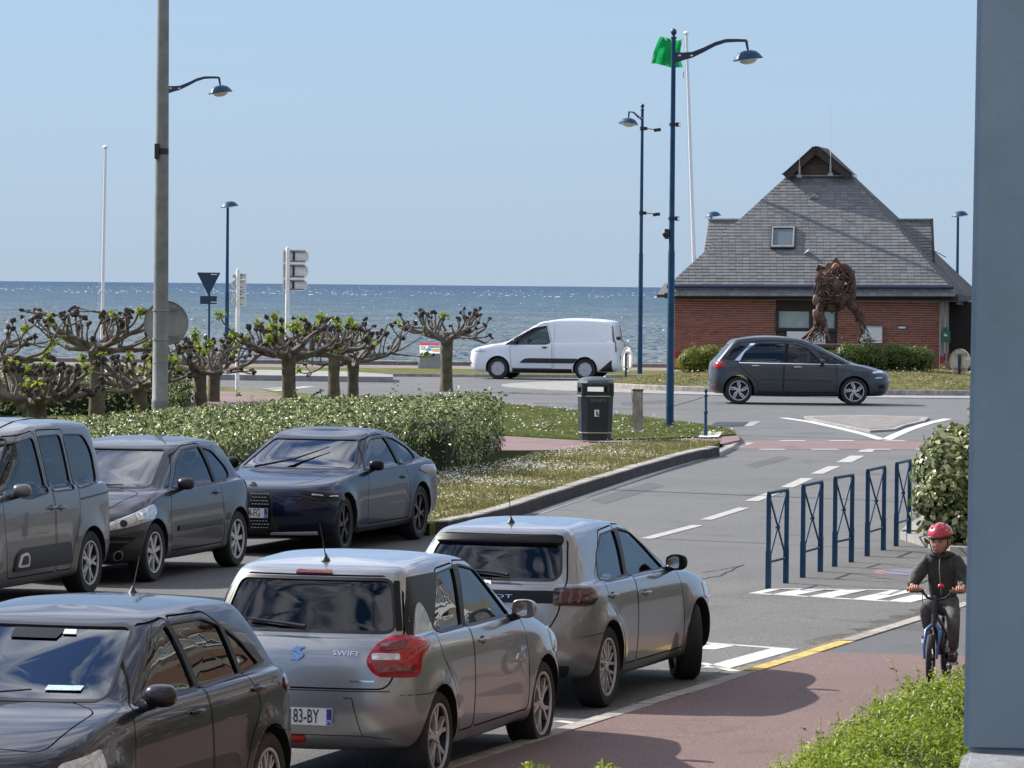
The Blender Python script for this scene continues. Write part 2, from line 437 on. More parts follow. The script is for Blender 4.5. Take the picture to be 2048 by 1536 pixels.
def wheel_parts(Rw, rr, style):
    key = (Rw, rr, style)
    if key in WHEELS: return WHEELS[key]
    M = Matrix(((0,0,1),(1,0,0),(0,1,0)))         # lathe axis -> x
    wd = .105
    ty = MB().lathe([(rr, -wd*.82), (rr+.012, -wd*.95), (Rw*.93, -wd), (Rw*.985, -wd*.82), (Rw, -wd*.5), (Rw, wd*.5), (Rw*.985, wd*.82), (Rw*.93, wd), (rr+.03, wd*1.0), (rr+.012, wd*.95), (rr, wd*.82)], 40, M=M, close=True)
    tym = ty.mesh('tyre', 40)
    hub = MB().lathe([(rr-.004, -.08), (rr-.004, .085), (rr-.02, .085), (rr-.03, .02), (.16, .01), (.155, .03), (.06, .035), (.001, .035)], 32, M=M)
    hubm = hub.mesh('wheel', 30)
    rm = MB()
    face = .088
    rm.lathe([(rr+.006, face+.004), (rr+.004, face+.012), (rr-.012, face+.010), (rr-.016, face-.02), (rr-.004, face-.03)], 40, M=M, close=True)
    n, kind = style
    def sp(poly, z0, z1, a):
        Ra = Matrix.Rotation(a, 3, 'X')
        rm.prism(poly, z0, z1, M=Ra @ M)
    for k in range(n):
        a = 2 * PI * k / n
        if kind == 'Y':
            sp([(.03, -.028), (.45*rr, -.022), (rr-.01, -.062), (rr-.012, -.034), (.56*rr, 0), (rr-.012, .034), (rr-.01, .062), (.45*rr, .022), (.03, .028)], face-.032, face-.004, a)
        elif kind == 'twin':
            for s_ in (1, -1):
                sp([(.03, s_*.012), (rr-.01, s_*.030), (rr-.01, s_*.050), (.03, s_*.034)][::s_], face-.03, face-.004, a)
        elif kind == 'swirl':
            sp([(.03, -.03), (.5*rr, -.034), (rr-.012, .012), (rr-.012, .05), (.55*rr, .004), (.03, .02)], face-.034, face-.004, a)
            sp([(.36*rr, .008), (rr-.012, .066), (rr-.014, .084), (.33*rr, .03)], face-.036, face-.012, a)
        elif kind == 'fan':
            sp([(.03, -.022), (rr-.01, -.034), (rr-.01, .014), (.03, .022)], face-.03, face-.004, a)
        elif kind == 'cover':
            sp([(.05, -.02), (.55*rr, -.045), (rr-.01, -.036), (rr-.01, .036), (.55*rr, .045), (.05, .02)], face-.02, face, a)
    rm.lathe([(.001, face+.004), (.034, face+.002), (.05, face-.008), (.052, face-.03), (.001, face-.03)], 20, M=M)
    if kind == 'cover': rm.lathe([(rr*.98, face-.014), (rr*.86, face-.006), (rr*.84, face-.02)], 40, M=M)
    rmm = rm.mesh('rim', 25)
    bo = MB()
    for k in range(5):
        a = 2*PI*k/5; bo.lathe([(.011, face-.004), (.009, face+.003), (.001, face+.003)], 8, c=(0, .034*0, 0), M=M) if False else None
        bo.lathe([(.007, face-.01), (.007, face-.0005), (.001, face-.0005)], 8, c=(0, .036*math.cos(a)*1.25, .036*math.sin(a)*1.25), M=M)
    WHEELS[key] = (tym, hubm, rmm, bo.mesh('bolts', 30)); return WHEELS[key]
def vehicle(sp, loc, rz):
    name = sp['name']; W = sp['W']; WB = sp['WB']; Rw = sp['Rw']; rr = sp['rr']
    root = empty(name, loc, rz, sp['label'], sp['cat'], sp.get('group'))
    paint = sp['paint']
    rows = sp['rows']; nexp = sp.get('nexp', 2.6)
    lv = [outline(r_, nexp) for r_ in rows['low']]
    g0 = outline(rows['green'][0], nexp)
    l6 = lv[-1]
    mids = []
    for t, cr_ in ((.12, .012), (.4, sp.get('crown', .03)), (.8, sp.get('crown', .03) * .6)):
        mids.append([(a[0]+(b[0]-a[0])*t, a[1]+(b[1]-a[1])*t, a[2]+(b[2]-a[2])*t + cr_ * min(1, max(0, (abs(a[1]-b[1]) - .1) / .5))) for a, b in zip(l6, g0)])
    gl = [g0] + [outline(r_, nexp) for r_ in rows['green'][1:]]
    b1 = lv[0]; b0 = [(0, y, z) for x, y, z in b1]
    rt_ = [(0, y, z + .006) for x, y, z in gl[-1]]
    full = lofted([b0] + lv + mids + gl + [rt_])
    # wheel arch flares
    for v in full.vertices:
        if abs(v.co.x) > W * .8:
            for wy in (0, WB):
                dd = math.hypot(v.co.y - wy, v.co.z - Rw)
                k = math.exp(-((dd - Rw - .03) / .10) ** 2) * sp.get('flare', .02)
                if v.co.z < Rw * 2 + .3: v.co.x += math.copysign(k, v.co.x)
    full.update()
    S = Surf(full)
    FR = Frame('R'); FF = Frame('F'); FB = Frame('B'); FT = Frame('T')
    me = full
    me.materials.append(paint); me.materials.append(M_well)
    def colour(m_):
        m_.materials.clear(); m_.materials.append(paint); m_.materials.append(M_well)
        m_.polygons.foreach_set('material_index', [1] * len(m_.polygons)); m_.update(); return m_
    # cabin
    c = sp['cabin']          # floor z, belt z, inset
    ins = []
    gr = rows['green']
    yfc = gr[0][0] + .12; yrc = max(gr[0][1] + .10, rows['low'][3][1] + .14)
    base_w = gr[0][2]
    ins.append(outline((yfc, yrc, base_w - .02, .2, .15, [c]*3), nexp))
    ins.append(outline((yfc, yrc, base_w - .02, .2, .15, [c + .02]*3), nexp))
    ins.append(outline((gr[0][0]-.02, gr[0][1] + .07, base_w - .05, gr[0][3], gr[0][4], [z - .05 for z in gr[0][5]]), nexp))
    for r_ in gr[1:3]:
        ins.append(outline((r_[0]-.09, r_[1]+.07, r_[2]-.055, r_[3], r_[4], [z - .045 for z in r_[5]]), nexp))
    ins.append([(0, y, z + .001) for x, y, z in ins[-1]])
    ins.insert(0, [(0, y, z) for x, y, z in ins[0]])
    cut = colour(lofted(ins, 1))
    me = boolean(me, cut)
    cu = MB()
    Mx = Matrix(((0,0,1),(1,0,0),(0,1,0)))
    for wy in (0, WB):
        for s_ in (1, -1):
            ra = Rw + sp.get('gap', .045)
            cu.lathe([(ra, s_*(W-.36)), (ra, s_*(W+.3))][::s_], 48, c=(0, wy, Rw + .005), M=Mx)
    me = boolean(me, colour(cu.mesh('c')))
    # window openings
    cw = MB(); wins = []
    def RP(poly, r_): return ccw(roundpoly(poly, r_))
    for wdef in sp['side_windows']:
        poly = RP(wdef[0], wdef[1]); wins.append((FR, poly, wdef[2] if len(wdef) > 2 else M_side))
        for s_ in (1, -1):
            Mm = Matrix(((0,0,s_),(1,0,0),(0,1,0)))
            cw.prism(densify(poly, .05), .38, 1.3, M=Mm)
    wp = RP(*sp['windscreen']); rp = RP(*sp['rear_window'])
    ymid = (gr[0][0] + gr[0][1]) / 2
    cw2 = MB(); cw2.prism([(x, z) for x, z in densify(wp, .05)], -9, 9, M=Matrix(((1,0,0),(0,0,1),(0,1,0))))
    def prism_y(poly, y0, y1):
        m_ = MB(); m_.prism(densify(poly, .05), y0, y1, M=Matrix(((1,0,0),(0,0,1),(0,1,0)))); return m_.mesh('c')
    if wins: me = boolean(me, colour(cw.mesh('c')))
    me = boolean(me, colour(prism_y(wp, ymid, 6)))
    if sp.get('rear_open', True): me = boolean(me, colour(prism_y(rp, -4, ymid)))
    # panel gaps
    g = sp.get('gapw', .0055)
    doors = [(RP(p, r_), nm) for p, r_, nm in sp.get('doors', [])]
    gm = MB()
    def ring(poly, h0, h1, Mm):
        o_ = grow(poly, g); i_ = grow(poly, -g); n = len(poly); v = []; f = []
        for pl, h in ((i_, h0), (o_, h0), (o_, h1), (i_, h1)):
            v += [Mm @ Vector((p[0], p[1], h)) for p in pl]
        for j in range(4):
            for i in range(n): f.append((j*n+i, j*n+(i+1) % n, ((j+1) % 4)*n+(i+1) % n, ((j+1) % 4)*n+i))
        gm.add(v, f)
    for poly, nm in doors:
        gm = MB()
        for s_ in (1, -1): ring(densify(poly, .06), W * .60, W + .2, Matrix(((0,0,s_),(1,0,0),(0,1,0))))
        me = boolean(me, colour(gm.mesh('c')))
    panels = []
    if 'hatch' in sp:
        gm = MB(); hp = RP(*sp['hatch'][:2]); ring(densify(hp, .06), -2.5, rows['low'][4][1] + sp['hatch'][2], Matrix(((1,0,0),(0,0,1),(0,1,0))))
        me = boolean(me, colour(gm.mesh('c'))); panels.append(('tailgate', hp))
    if 'hood' in sp:
        gm = MB(); hd = RP(*sp['hood'][:2]); ring(densify(hd, .06), .62, 2.0, Matrix(((1,0,0),(0,1,0),(0,0,1))))
        me = boolean(me, colour(gm.mesh('c'))); panels.append(('bonnet', hd))
    # normals from the uncut surface
    me.shade_smooth()
    def inside(p, poly):
        x, y = p; r_ = False; n = len(poly)
        for i in range(n):
            x1, y1 = poly[i]; x2, y2 = poly[(i+1) % n]
            if (y1 > y) != (y2 > y) and x < (x2-x1)*(y-y1)/(y2-y1)+x1: r_ = not r_
        return r_
    cls = {}
    me.update()
    vnorm = []
    for v in me.vertices:
        loc_, n_, i_, d_ = S.bv.find_nearest(v.co); vnorm.append((S.nrm(loc_, i_), d_))
    groups = {}
    for p in me.polygons:
        k = 'body'; ce = p.center; n_ = p.normal
        out_ = vnorm[p.vertices[0]][1] < .02 and p.material_index == 0
        for poly, nm in doors:
            if abs(ce.x) > W * .6 and inside((ce.y, ce.z), poly): k = nm + ('R' if ce.x > 0 else 'L'); break
        if k == 'body':
            for nm, poly in panels:
                if nm == 'tailgate' and ce.y < rows['low'][4][1] + sp['hatch'][2] + .03 and inside((ce.x, ce.z), poly): k = nm; break
                if nm == 'bonnet' and ce.z > .6 and n_.z > .2 and inside((ce.x, ce.y), poly): k = nm; break
        groups.setdefault(k, []).append(p.index)
    for k, idx in groups.items():
        used = {}; v = []; f = []; mi = []; nrm = []
        for pi in idx:
            p = me.polygons[pi]; q = []
            for vi in p.vertices:
                if vi not in used: used[vi] = len(v); v.append(me.vertices[vi].co[:])
                q.append(used[vi])
                sn, dd = vnorm[vi]
                nrm.append(sn if (dd < .012 and sn.dot(p.normal) > .82) else p.normal.copy())
            f.append(q); mi.append(p.material_index)
        nme = bpy.data.meshes.new(k); nme.from_pydata(v, [], f); nme.update()
        nme.polygons.foreach_set('material_index', mi); nme.polygons.foreach_set('use_smooth', [True] * len(f))
        nme.normals_split_custom_set(nrm)
        nm = k if k in ('body', 'tailgate', 'bonnet') else k[:-1]
        link(nm, nme, [paint, M_well], root)
    bpy.data.meshes.remove(me)
    # panes and frames
    tw = sp.get('trim', .014); mt = sp.get('trim_mat', M_black)
    for fr, poly, gm_ in wins:
        for mir in (False, True):
            pane = link('side_window', patch(S, fr, poly, off=-.010, thick=.004, mirror=mir, rings=(1, .8, .5, .2)), gm_, root)
            link('frame', rim_strip(S, fr, poly, tw, mirror=mir), mt, pane)
    ws = link('windscreen', patch(S, FF, [(-x, z) for x, z in wp], off=-.008, thick=.004), M_screen, root)
    link('frame', rim_strip(S, FF, [(-x, z) for x, z in wp], .012), M_black, ws)
    rwn = link('rear_window', patch(S, FB, rp, off=(-.008 if sp.get('rear_open', True) else .004), thick=.004), sp.get('rear_glass', M_dark_side) if sp.get('rear_open', True) else M_gloss_black, root)
    if sp.get('rear_open', True): link('frame', rim_strip(S, FB, rp, .02), M_black, rwn)
    # extra surface patches: (name, frame, polygon, radius, material, off, bulge, mirror, label)
    kids = {}
    for e in sp.get('patches', []):
        nm, fk, poly, r_, m_ = e[:5]; off = e[5] if len(e) > 5 else .004; bl = e[6] if len(e) > 6 else 0; mir = e[7] if len(e) > 7 else False
        par = kids.get(e[8], [root])[-1] if len(e) > 8 else root
        fr = {'R': FR, 'F': FF, 'B': FB, 'T': FT}.get(fk) or Frame(fk)
        for k in ((False, True) if mir else (False,)):
            p_ = kids[e[8]][-2 + k] if (len(e) > 8 and mir) else par
            kids.setdefault(nm, []).append(link(nm, patch(S, fr, RP(poly, r_), off=off, thick=.012 + max(0, off), bulge=bl, mirror=k, step=.03), m_, p_))
    # wheels
    tym, hubm, rmm, bom = wheel_parts(Rw, rr, sp['rim'])
    xw = W - .105
    for i, wy in enumerate((0, WB)):
        for s_ in (1, -1):
            st = sp.get('steer', 0) if i else 0
            a = (0 if s_ > 0 else PI) + st
            hb = link('wheel', hubm, None, root, (s_ * xw, wy, Rw), (0, 0, a))
            t_ = link('tyre', tym, None, hb); r__ = link('rim', rmm, None, hb); b_ = link('wheel_bolts', bom, None, hb)
            for o_, m_ in ((hb, M_brake), (t_, M_rubber), (r__, sp.get('rim_mat', M_alloy)), (b_, M_black)):
                if not o_.data.materials: o_.data.materials.append(m_)
                o_.material_slots[0].link = 'OBJECT'; o_.material_slots[0].material = m_
            r__.rotation_euler = (rnd.uniform(0, 1.2), 0, 0)
    tag(hb)
    # under tray
    # seats, dash, steering wheel
    z0 = c; sc_h = gr[2][5][1] - .16
    for sx in (-.36, .36):
        for sy in sp.get('seat_rows', (WB * .52, WB * .52 - .85)):
            s_ = MB(); s_.box((sx, sy + .02, z0 + .17), (.5, .5, .16)); s_.box((sx, sy - .24, z0 + .46), (.48, .13, .60), M=Matrix.Rotation(R(14), 3, 'X'))
            mm = s_.mesh('seat'); bevel_mesh(mm, .05, 3); smooth(mm, 60); so = link('seat', mm, M_seat, root)
            h_ = MB().box((sx, sy - .345, z0 + .84), (.26, .09, .17)); mm = h_.mesh('headrest'); bevel_mesh(mm, .035, 3); smooth(mm, 60); link('headrest', mm, M_seat, so)
    yd = gr[0][0] - .25
    db = MB().box((0, yd, c + .32), (base_w * 1.75, .5, .34)); mm = db.mesh('dashboard'); bevel_mesh(mm, .08, 4); smooth(mm, 60); link('dashboard', mm, M_dash, root)
    Ms = Matrix.Rotation(R(68), 3, 'X'); sw = MB()
    sw.tube([Vector((-.36, yd - .42, c + .50)) + Ms @ Vector((math.cos(k*PI/14)*.185, math.sin(k*PI/14)*.185, 0)) for k in range(29)], .014, 8)
    sw.bar((-.54, yd-.42, c+.50), (-.18, yd-.42, c+.50), .035, .02); sw.blob((-.36, yd-.41, c+.49), .07, 2, sc=(1, .5, .9))
    sw.build('steering_wheel', M_dash, root)
    # mirrors
    if 'mirror' in sp:
        my, mz, mm_ = sp['mirror'][:3]
        for s_ in (1, -1):
            p0, n_ = S.hit(FR, my, mz - .02)
            x0 = p0.x
            a = MB(); a.tube([(s_*(x0-.03), my, mz-.045), (s_*(x0+.04), my-.01, mz-.035), (s_*(x0+.09), my-.02, mz-.01)], [.03, .028, .035], 8)
            arm = a.build('mirror_arm', M_black, None, sm=60)
            h = MB(); h.blob((0,0,0), 1, 3); hv = []
            for v in h.v:
                x, y, z = v
                p = Vector((abs(x)**.7*math.copysign(1,x)*.092, (y if y > -.25 else -.25)*.08, abs(z)**.7*math.copysign(1,z)*.066)); hv.append(Vector((s_*(x0+.13), my-.02, mz+.03)) + Matrix.Rotation(-s_*R(12),3,'Z') @ p)
            h.v = hv
            ho = h.build('door_mirror', mm_, root, sm=60); arm.parent = ho
            g_ = MB(); g_.lathe([(.001, 0), (.9, 0), (.001, .02)], 20, M=Matrix(((.082,0,0),(0,0,-.1),(0,.054,0))), c=(s_*(x0+.13), my-.046, mz+.03)); g_.build('mirror_glass', M_chrome, ho)
    # door handles
    for hy, hz in sp.get('handles', []):
        for s_ in (1, -1):
            p0, n_ = S.hit(FR, hy, hz, .022); p1, _ = S.hit(FR, hy + .085, hz, .0); p2, _ = S.hit(FR, hy - .085, hz, 0.0); q0, _ = S.hit(FR, hy-.05, hz, .024); q1, _ = S.hit(FR, hy+.05, hz, .024)
            h = MB().tube([(s_*p.x, p.y, p.z) for p in (p2, q0, p0, q1, p1)], [.010, .014, .015, .014, .010], 8)
            h.build('door_handle', sp.get('handle_mat', paint), root, sm=60)
            link('handle_recess', patch(S, FR, [(hy + .055*math.cos(k*PI/8), hz + .03*math.sin(k*PI/8)) for k in range(16)], off=.0015, thick=.004, mirror=s_ < 0, rings=(1, .5)), M_black, root)
    # seams: dark joints lying in the surface  (frame, polyline)
    for fk, pl in sp.get('seams', []):
        fr = {'R': FR, 'F': FF, 'B': FB, 'T': FT}.get(fk) or Frame(fk)
        dpl = []
        for a, b in zip(pl[:-1], pl[1:]):
            k = max(1, int((Vector(b) - Vector(a)).length / .04)); dpl += [tuple(Vector(a) + (Vector(b) - Vector(a)) * j / k) for j in range(k)]
        dpl.append(pl[-1])
        pts = [S.hit(fr, u, v, -.0015)[0] for u, v in dpl]
        for s_ in ((1, -1) if fk != 'B' and fk != 'F' else (1,)):
            MB().tube([(s_*p.x, p.y, p.z) for p in pts], .0042, 5).build('panel_joint', M_well, root)
    if 'antenna' in sp:
        ax, ay, al, lean = sp['antenna']
        p0, n_ = S.hit(FT, ax, ay)
        a = MB(); a.lathe([(.032, 0), (.026, .012), (.012, .03), (.006, .045), (.001, .05)], 12, c=p0); bs = a.build('antenna_base', M_black, None, sm=50)
        r_ = MB().tube([p0 + Vector((0, -.005, .03)), p0 + Vector((0, -lean * al, al))], [.0045, .0028], 6).build('antenna', M_black, root); bs.parent = r_
    if 'wiper' in sp:
        fk, pts_, wd_ = sp['wiper']; fr = {'B': FB, 'F': FF}[fk]
        pts = [S.hit(fr, u, v, .03)[0] for u, v in pts_]
        MB().tube(pts, [wd_ * 1.3] + [wd_] * (len(pts) - 2) + [wd_ * .5], 6).build('wiper', M_black, root, sm=60)
    if 'plates' in sp:
        for (side, x, z, txt, dep) in sp['plates']:
            fr = FB if side == 'B' else FF
            p0, n_ = S.hit(fr, x if side == 'B' else -x, z, 0.0)
            pe, _ = S.hit(fr, (x if side == 'B' else -x) + .22, z, 0.0)
            s_ = -1 if side == 'B' else 1
            yo = (min(p0.y, pe.y) if side == 'B' else max(p0.y, pe.y)) + s_ * (.012 if side == 'B' else .048)
            if side == 'B': yo = min(yo, p0.y - .012)
            Mp = Matrix(((1,0,0),(0,0,-1),(0,1,0))) if side == 'B' else Matrix(((-1,0,0),(0,0,1),(0,1,0)))
            pl = MB().box((x, yo, z), (.52, .012, .112)).build('number_plate', M_plate, root)
            f_ = M_plateblue
            for ux in (-.24, .24):
                sx = ux if side == 'B' else -ux
                MB().box((x + sx, yo + s_*.0075, z), (.036, .004, .104)).build('plate_band', f_, pl)
            tm = text_mesh(txt, .130, .001); tm.transform(Matrix.Diagonal((.555, 1, 1, 1))); tm.transform(Matrix.Translation((x, yo + s_*.0085, z - .002)) @ Mp.to_4x4()); link('plate_characters', tm, M_ink, pl)
            if dep:
                tm = text_mesh(dep, .035, .001); tm.transform(Matrix.Translation((x + (.24 if side == 'B' else -.24), yo + s_*.011, z - .032)) @ Mp.to_4x4()); link('plate_department', tm, M_plate, pl)
                mbr = MB(); mbr.lathe([(.011, 0), (.011, .002), (.001, .002)], 12, M=Mp, c=(x + (.24 if side == 'B' else -.24), yo + s_*.010, z + .022)); mbr.build('plate_crest', M_red, pl)
    if 'badge' in sp:
        for (fk, u, v, txt, size, wx) in sp['badge']:
            fr = FB if fk == 'B' else FF
            p0, n_ = S.hit(fr, u, v, .006)
            if isinstance(txt, str):
                tm = text_mesh(txt, size, .003)
            else:
                q = MB(); 
                for poly in txt: q.prism(ccw(poly), -.003, .005)
                tm = q.mesh('badge')
            zax = n_; xax = Vector((1,0,0)) if fk == 'B' else Vector((-1,0,0)); xax = (xax - zax * xax.dot(zax)).normalized(); yax = zax.cross(xax)
            tm.transform(Matrix.Diagonal((wx, 1, 1, 1))); M4 = Matrix((xax, yax, zax)).transposed().to_4x4(); M4.translation = p0
            tm.transform(M4); link('badge', tm, M_chrome, root)
    sp['_S'] = S
    # lift onto sloping ground is done by the caller
    return root, S
def place(px_or_x, y, rz_heading, sp):
    """rear axle centre position; heading angle measured from +y towards +x"""
    z0 = gz(y); hx, hy = math.sin(rz_heading), math.cos(rz_heading)
    z1 = gz(y + hy * sp['WB'])
    root, S = vehicle(sp, (px_or_x, y, z0), -rz_heading)
    root.rotation_mode = 'XYZ'
    root.rotation_euler = (math.atan2(z1 - z0, sp['WB']), 0, -rz_heading)
    return root, S
# ------------------------------------------------------------------ the eight vehicles
def rows_of(WB, FO, RO, W, H, belt, hoodf, cowl, wtop, rtop, rbase, gw, tw_, fr=.5, rr_=.3, tail=.9, rake=.10, bz=.19, front_rake=.08, roofc=None):
    """belt: five heights front to rear; cowl, wtop, rtop, rbase: (y, z) on the centre line; gw, tw_: half widths at window base and roof rail"""
    yf, yr = WB + FO, -RO
    low = [
        (yf-.22, yr+.18, W*.80, fr*.6, .25, (bz+.02, bz, bz, bz, bz+.05)),
        (yf-.10, yr+.07, W*.955, fr*.8, rr_, (bz+.06, bz+.02, bz+.01, bz+.02, bz+.10)),
        (yf-.02, yr+.01, W*.985, fr*.95, rr_, (.38, .34, .33, .34, .42)),
        (yf, yr, W, fr, rr_, (.53, .50, .48, .50, .56)),
        (yf-.02, yr+.015, W*.998, fr, rr_, (hoodf-.12, .64, .66, .68, .70)),
        (yf-.05, yr+rake*.4, W*.985, fr*1.05, rr_, (hoodf-.03, belt[1]-.09, belt[2]-.11, belt[3]-.11, belt[4]-.10)),
        (yf-front_rake-.06, yr+rake, W*.945, fr*1.05, rr_*.9, (hoodf+.03, belt[1]-.01, belt[2]-.02, belt[3]-.02, belt[4]-.015)),
    ]
    cy_, cz = cowl; wy, wz = wtop; ry, rz_ = rtop; by, bz_ = rbase
    roofc = roofc or H
    def L3(a, b, t): return a + (b - a) * t
    gx = tw_ - .05
    green = [
        (cy_, by, gw, .30, .20, (cz, belt[1]+.012 if belt[1]+.012 > cz-.03 else cz-.02, belt[2]+.005, belt[3]+.005, bz_)),
        (L3(cy_, wy, .5), L3(by, ry, .5), L3(gw, tw_, .42), .28, .20, (L3(cz, wz, .52), L3(cz, wz, .50), L3(belt[2], roofc, .48), L3(belt[3], roofc, .48), L3(bz_, rz_, .5))),
        (wy, ry, tw_, .24, .20, (wz, roofc-.075, roofc-.06, roofc-.075, rz_)),
        (wy-.10, ry+.07, gx-.01, .22, .18, (wz+.036, roofc-.042, roofc-.026, roofc-.040, rz_+.040)),
        (wy-.42, ry+.35, gx*.58, .16, .14, (min(wz+.085, roofc-.02), roofc-.012, roofc-.002, roofc-.012, min(rz_+.085, roofc-.02))),
    ]
    return dict(low=low, green=green)
def paint(name, col, metal=.55, rough=.33, coat=.9, spec=.3, **k):
    return mat(name, col, rough, metal=metal, coat=coat, coat_rough=.02, spec=spec, **k)
P_silver = paint('silver_paint', (.325,.332,.345), .7, .30)
P_grey = paint('grey_paint', (.26,.265,.28), .7, .30)
P_darkhatch = paint('dark_grey_paint', (.024,.022,.028), .5, .34, coat=.65, spec=.15)
P_dark3 = paint('anthracite_paint', (.044,.044,.049), .45, .34, coat=.6, spec=.15)
P_navy = paint('navy_paint', (.005,.008,.028), .35, .35, coat=.5, spec=.12)
P_taupe = paint('taupe_grey_paint', (.150,.136,.128), .5, .36, coat=.75, spec=.25)
P_van = mat('van_white_paint', (.76,.77,.79), .35, coat=.6)
P_mpv = paint('slate_grey_paint', (.055,.064,.072), .5, .34, coat=.6, spec=.15)
M_lamp_smoke = mat('smoked_lamp', (.035,.008,.010), .15, coat=.5)
sw = dict(name='hatchback', cat='car', label='silver small hatchback with bright red tail lamps and plate 183-BY',
    group='cars parked along the pavement kerb', paint=P_silver, W=.805, WB=2.45, Rw=.305, rr=.222, rim=(5, 'Y'), flare=.028, cabin=.40,
    rows=rows_of(2.45, .79, .60, .805, 1.495, (.80,.93,.965,.985,.99), .74, (2.20,1.0), (1.46,1.375), (-.25,1.385), (-.46,.99), .705, .590, rr_=.34),
    side_windows=[([(1.86,.985),(1.36,1.325),(1.02,1.375),(.86,.985)], .03), ([(.775,.99),(.90,1.365),(.50,1.345),(.30,1.18),(.17,1.03),(.22,.99)], .03, M_side)],
    windscreen=([(-.66,1.02),(.66,1.02),(.53,1.375),(-.53,1.375)], .05),
    rear_window=([(-.60,1.03),(.60,1.03),(.52,1.345),(-.52,1.345)], .06), rear_glass=M_side,
    doors=[([(2.04,.30),(2.08,.66),(2.02,.93),(1.42,1.385),(.93,1.415),(.815,.98),(.80,.30)], .05, 'door'),
           ([(.785,.30),(.80,.98),(.915,1.40),(.50,1.385),(.05,1.06),(.10,.84),(.30,.66),(.42,.45),(.45,.30)], .05, 'rear_door')],
    hatch=([(-.60,.66),(.60,.66),(.66,.80),(.665,1.0),(.58,1.375),(-.58,1.375),(-.665,1.0),(-.66,.80)], .06, .40),
    patches=[('tail_lamp', 128, [(.09,.74),(.25,.735),(.40,.735),(.42,.86),(.54,.935),(.50,.985),(.26,1.01),(.12,.955),(.03,.84)], .055, M_red, .007, .020, True),
             ('lamp_lens', 128, [(.08,.845),(.25,.845),(.25,.885),(.08,.885)], .01, M_clear, .028, .002, True, 'tail_lamp'),
             ('lamp_bar', 128, [(.13,.905),(.32,.905),(.32,.965),(.15,.955)], .005, M_dred, .026, .002, True, 'tail_lamp'),
             ('lamp_bar', 128, [(.12,.765),(.36,.765),(.34,.815),(.10,.815)], .005, M_dred, .026, .002, True, 'tail_lamp'),
             ('pillar_trim', 'R', [(.85,.98),(1.02,1.385),(.895,1.382),(.775,.985)], .005, M_gloss_black, .004, 0, True),
             ('corner_trim', 155, [(.50,1.08),(.71,1.365),(.17,1.365),(.0,1.10),(-.01,1.0),(.43,1.0)], .02, M_gloss_black, .003, 0, True),
             ('corner_fin', 155, [(.42,.985),(.33,1.14),(.24,1.205),(.16,1.17),(.03,.975)], .05, P_silver, .012, 0, True),
             ('glass_surround', 'B', [(.612,1.03),(.65,1.03),(.57,1.345),(.535,1.345)], .01, M_gloss_black, .004, 0, True),
             ('plate_recess', 'B', [(-.40,.37),(.40,.37),(.33,.62),(-.33,.62)], .06, P_silver, .003),
             ('rear_reflector', 'B', [(-.09,.30),(.05,.30),(.05,.345),(-.09,.345)], .012, M_red, .012, .004),
             ('brake_lamp', 'B', [(-.13,1.382),(.13,1.382),(.12,1.402),(-.12,1.402)], .008, M_dred, .010, .003),
             ('boot_strip', 'B', [(.36,.705),(.52,.705),(.52,.715),(.36,.715)], .002, M_chrome, .006),
             ('headlamp', 225, [(1.30,.66),(1.62,.62),(1.72,.70),(1.55,.80),(1.35,.84)], .03, M_clear, .006, .01, True)],
    mirror=(1.80, 1.00, P_silver), handles=[(1.02, .87)], antenna=(0, .0, .25, .5),
    wiper=('B', [(.02,1.035),(-.10,1.05),(-.40,1.075)], .012), seams=[('R', [(-.47,.62),(-.2,.62),(-.02,.67)]), ('B', [(-.62,.645),(.62,.645)]), ('B', [(-.44,.35),(-.38,.60),(.38,.60),(.44,.35),(.62,.33)]), ('B', [(-.44,.35),(.44,.35)])],
    plates=[('B', 0.0, .475, 'GK-183-BY', '75')],
    badge=[('B', .33, .885, 'SWIFT', .046, 1.4),
           ('B', 0, .88, [[(-.05,.012),(-.012,.045),(.05,.045),(.01,.022),(.045,-.004),(.03,-.014),(-.015,.014)], [(.05,-.012),(.012,-.045),(-.05,-.045),(-.01,-.022),(-.045,.004),(-.03,.014),(.015,-.014)]], 1, 1.0)])
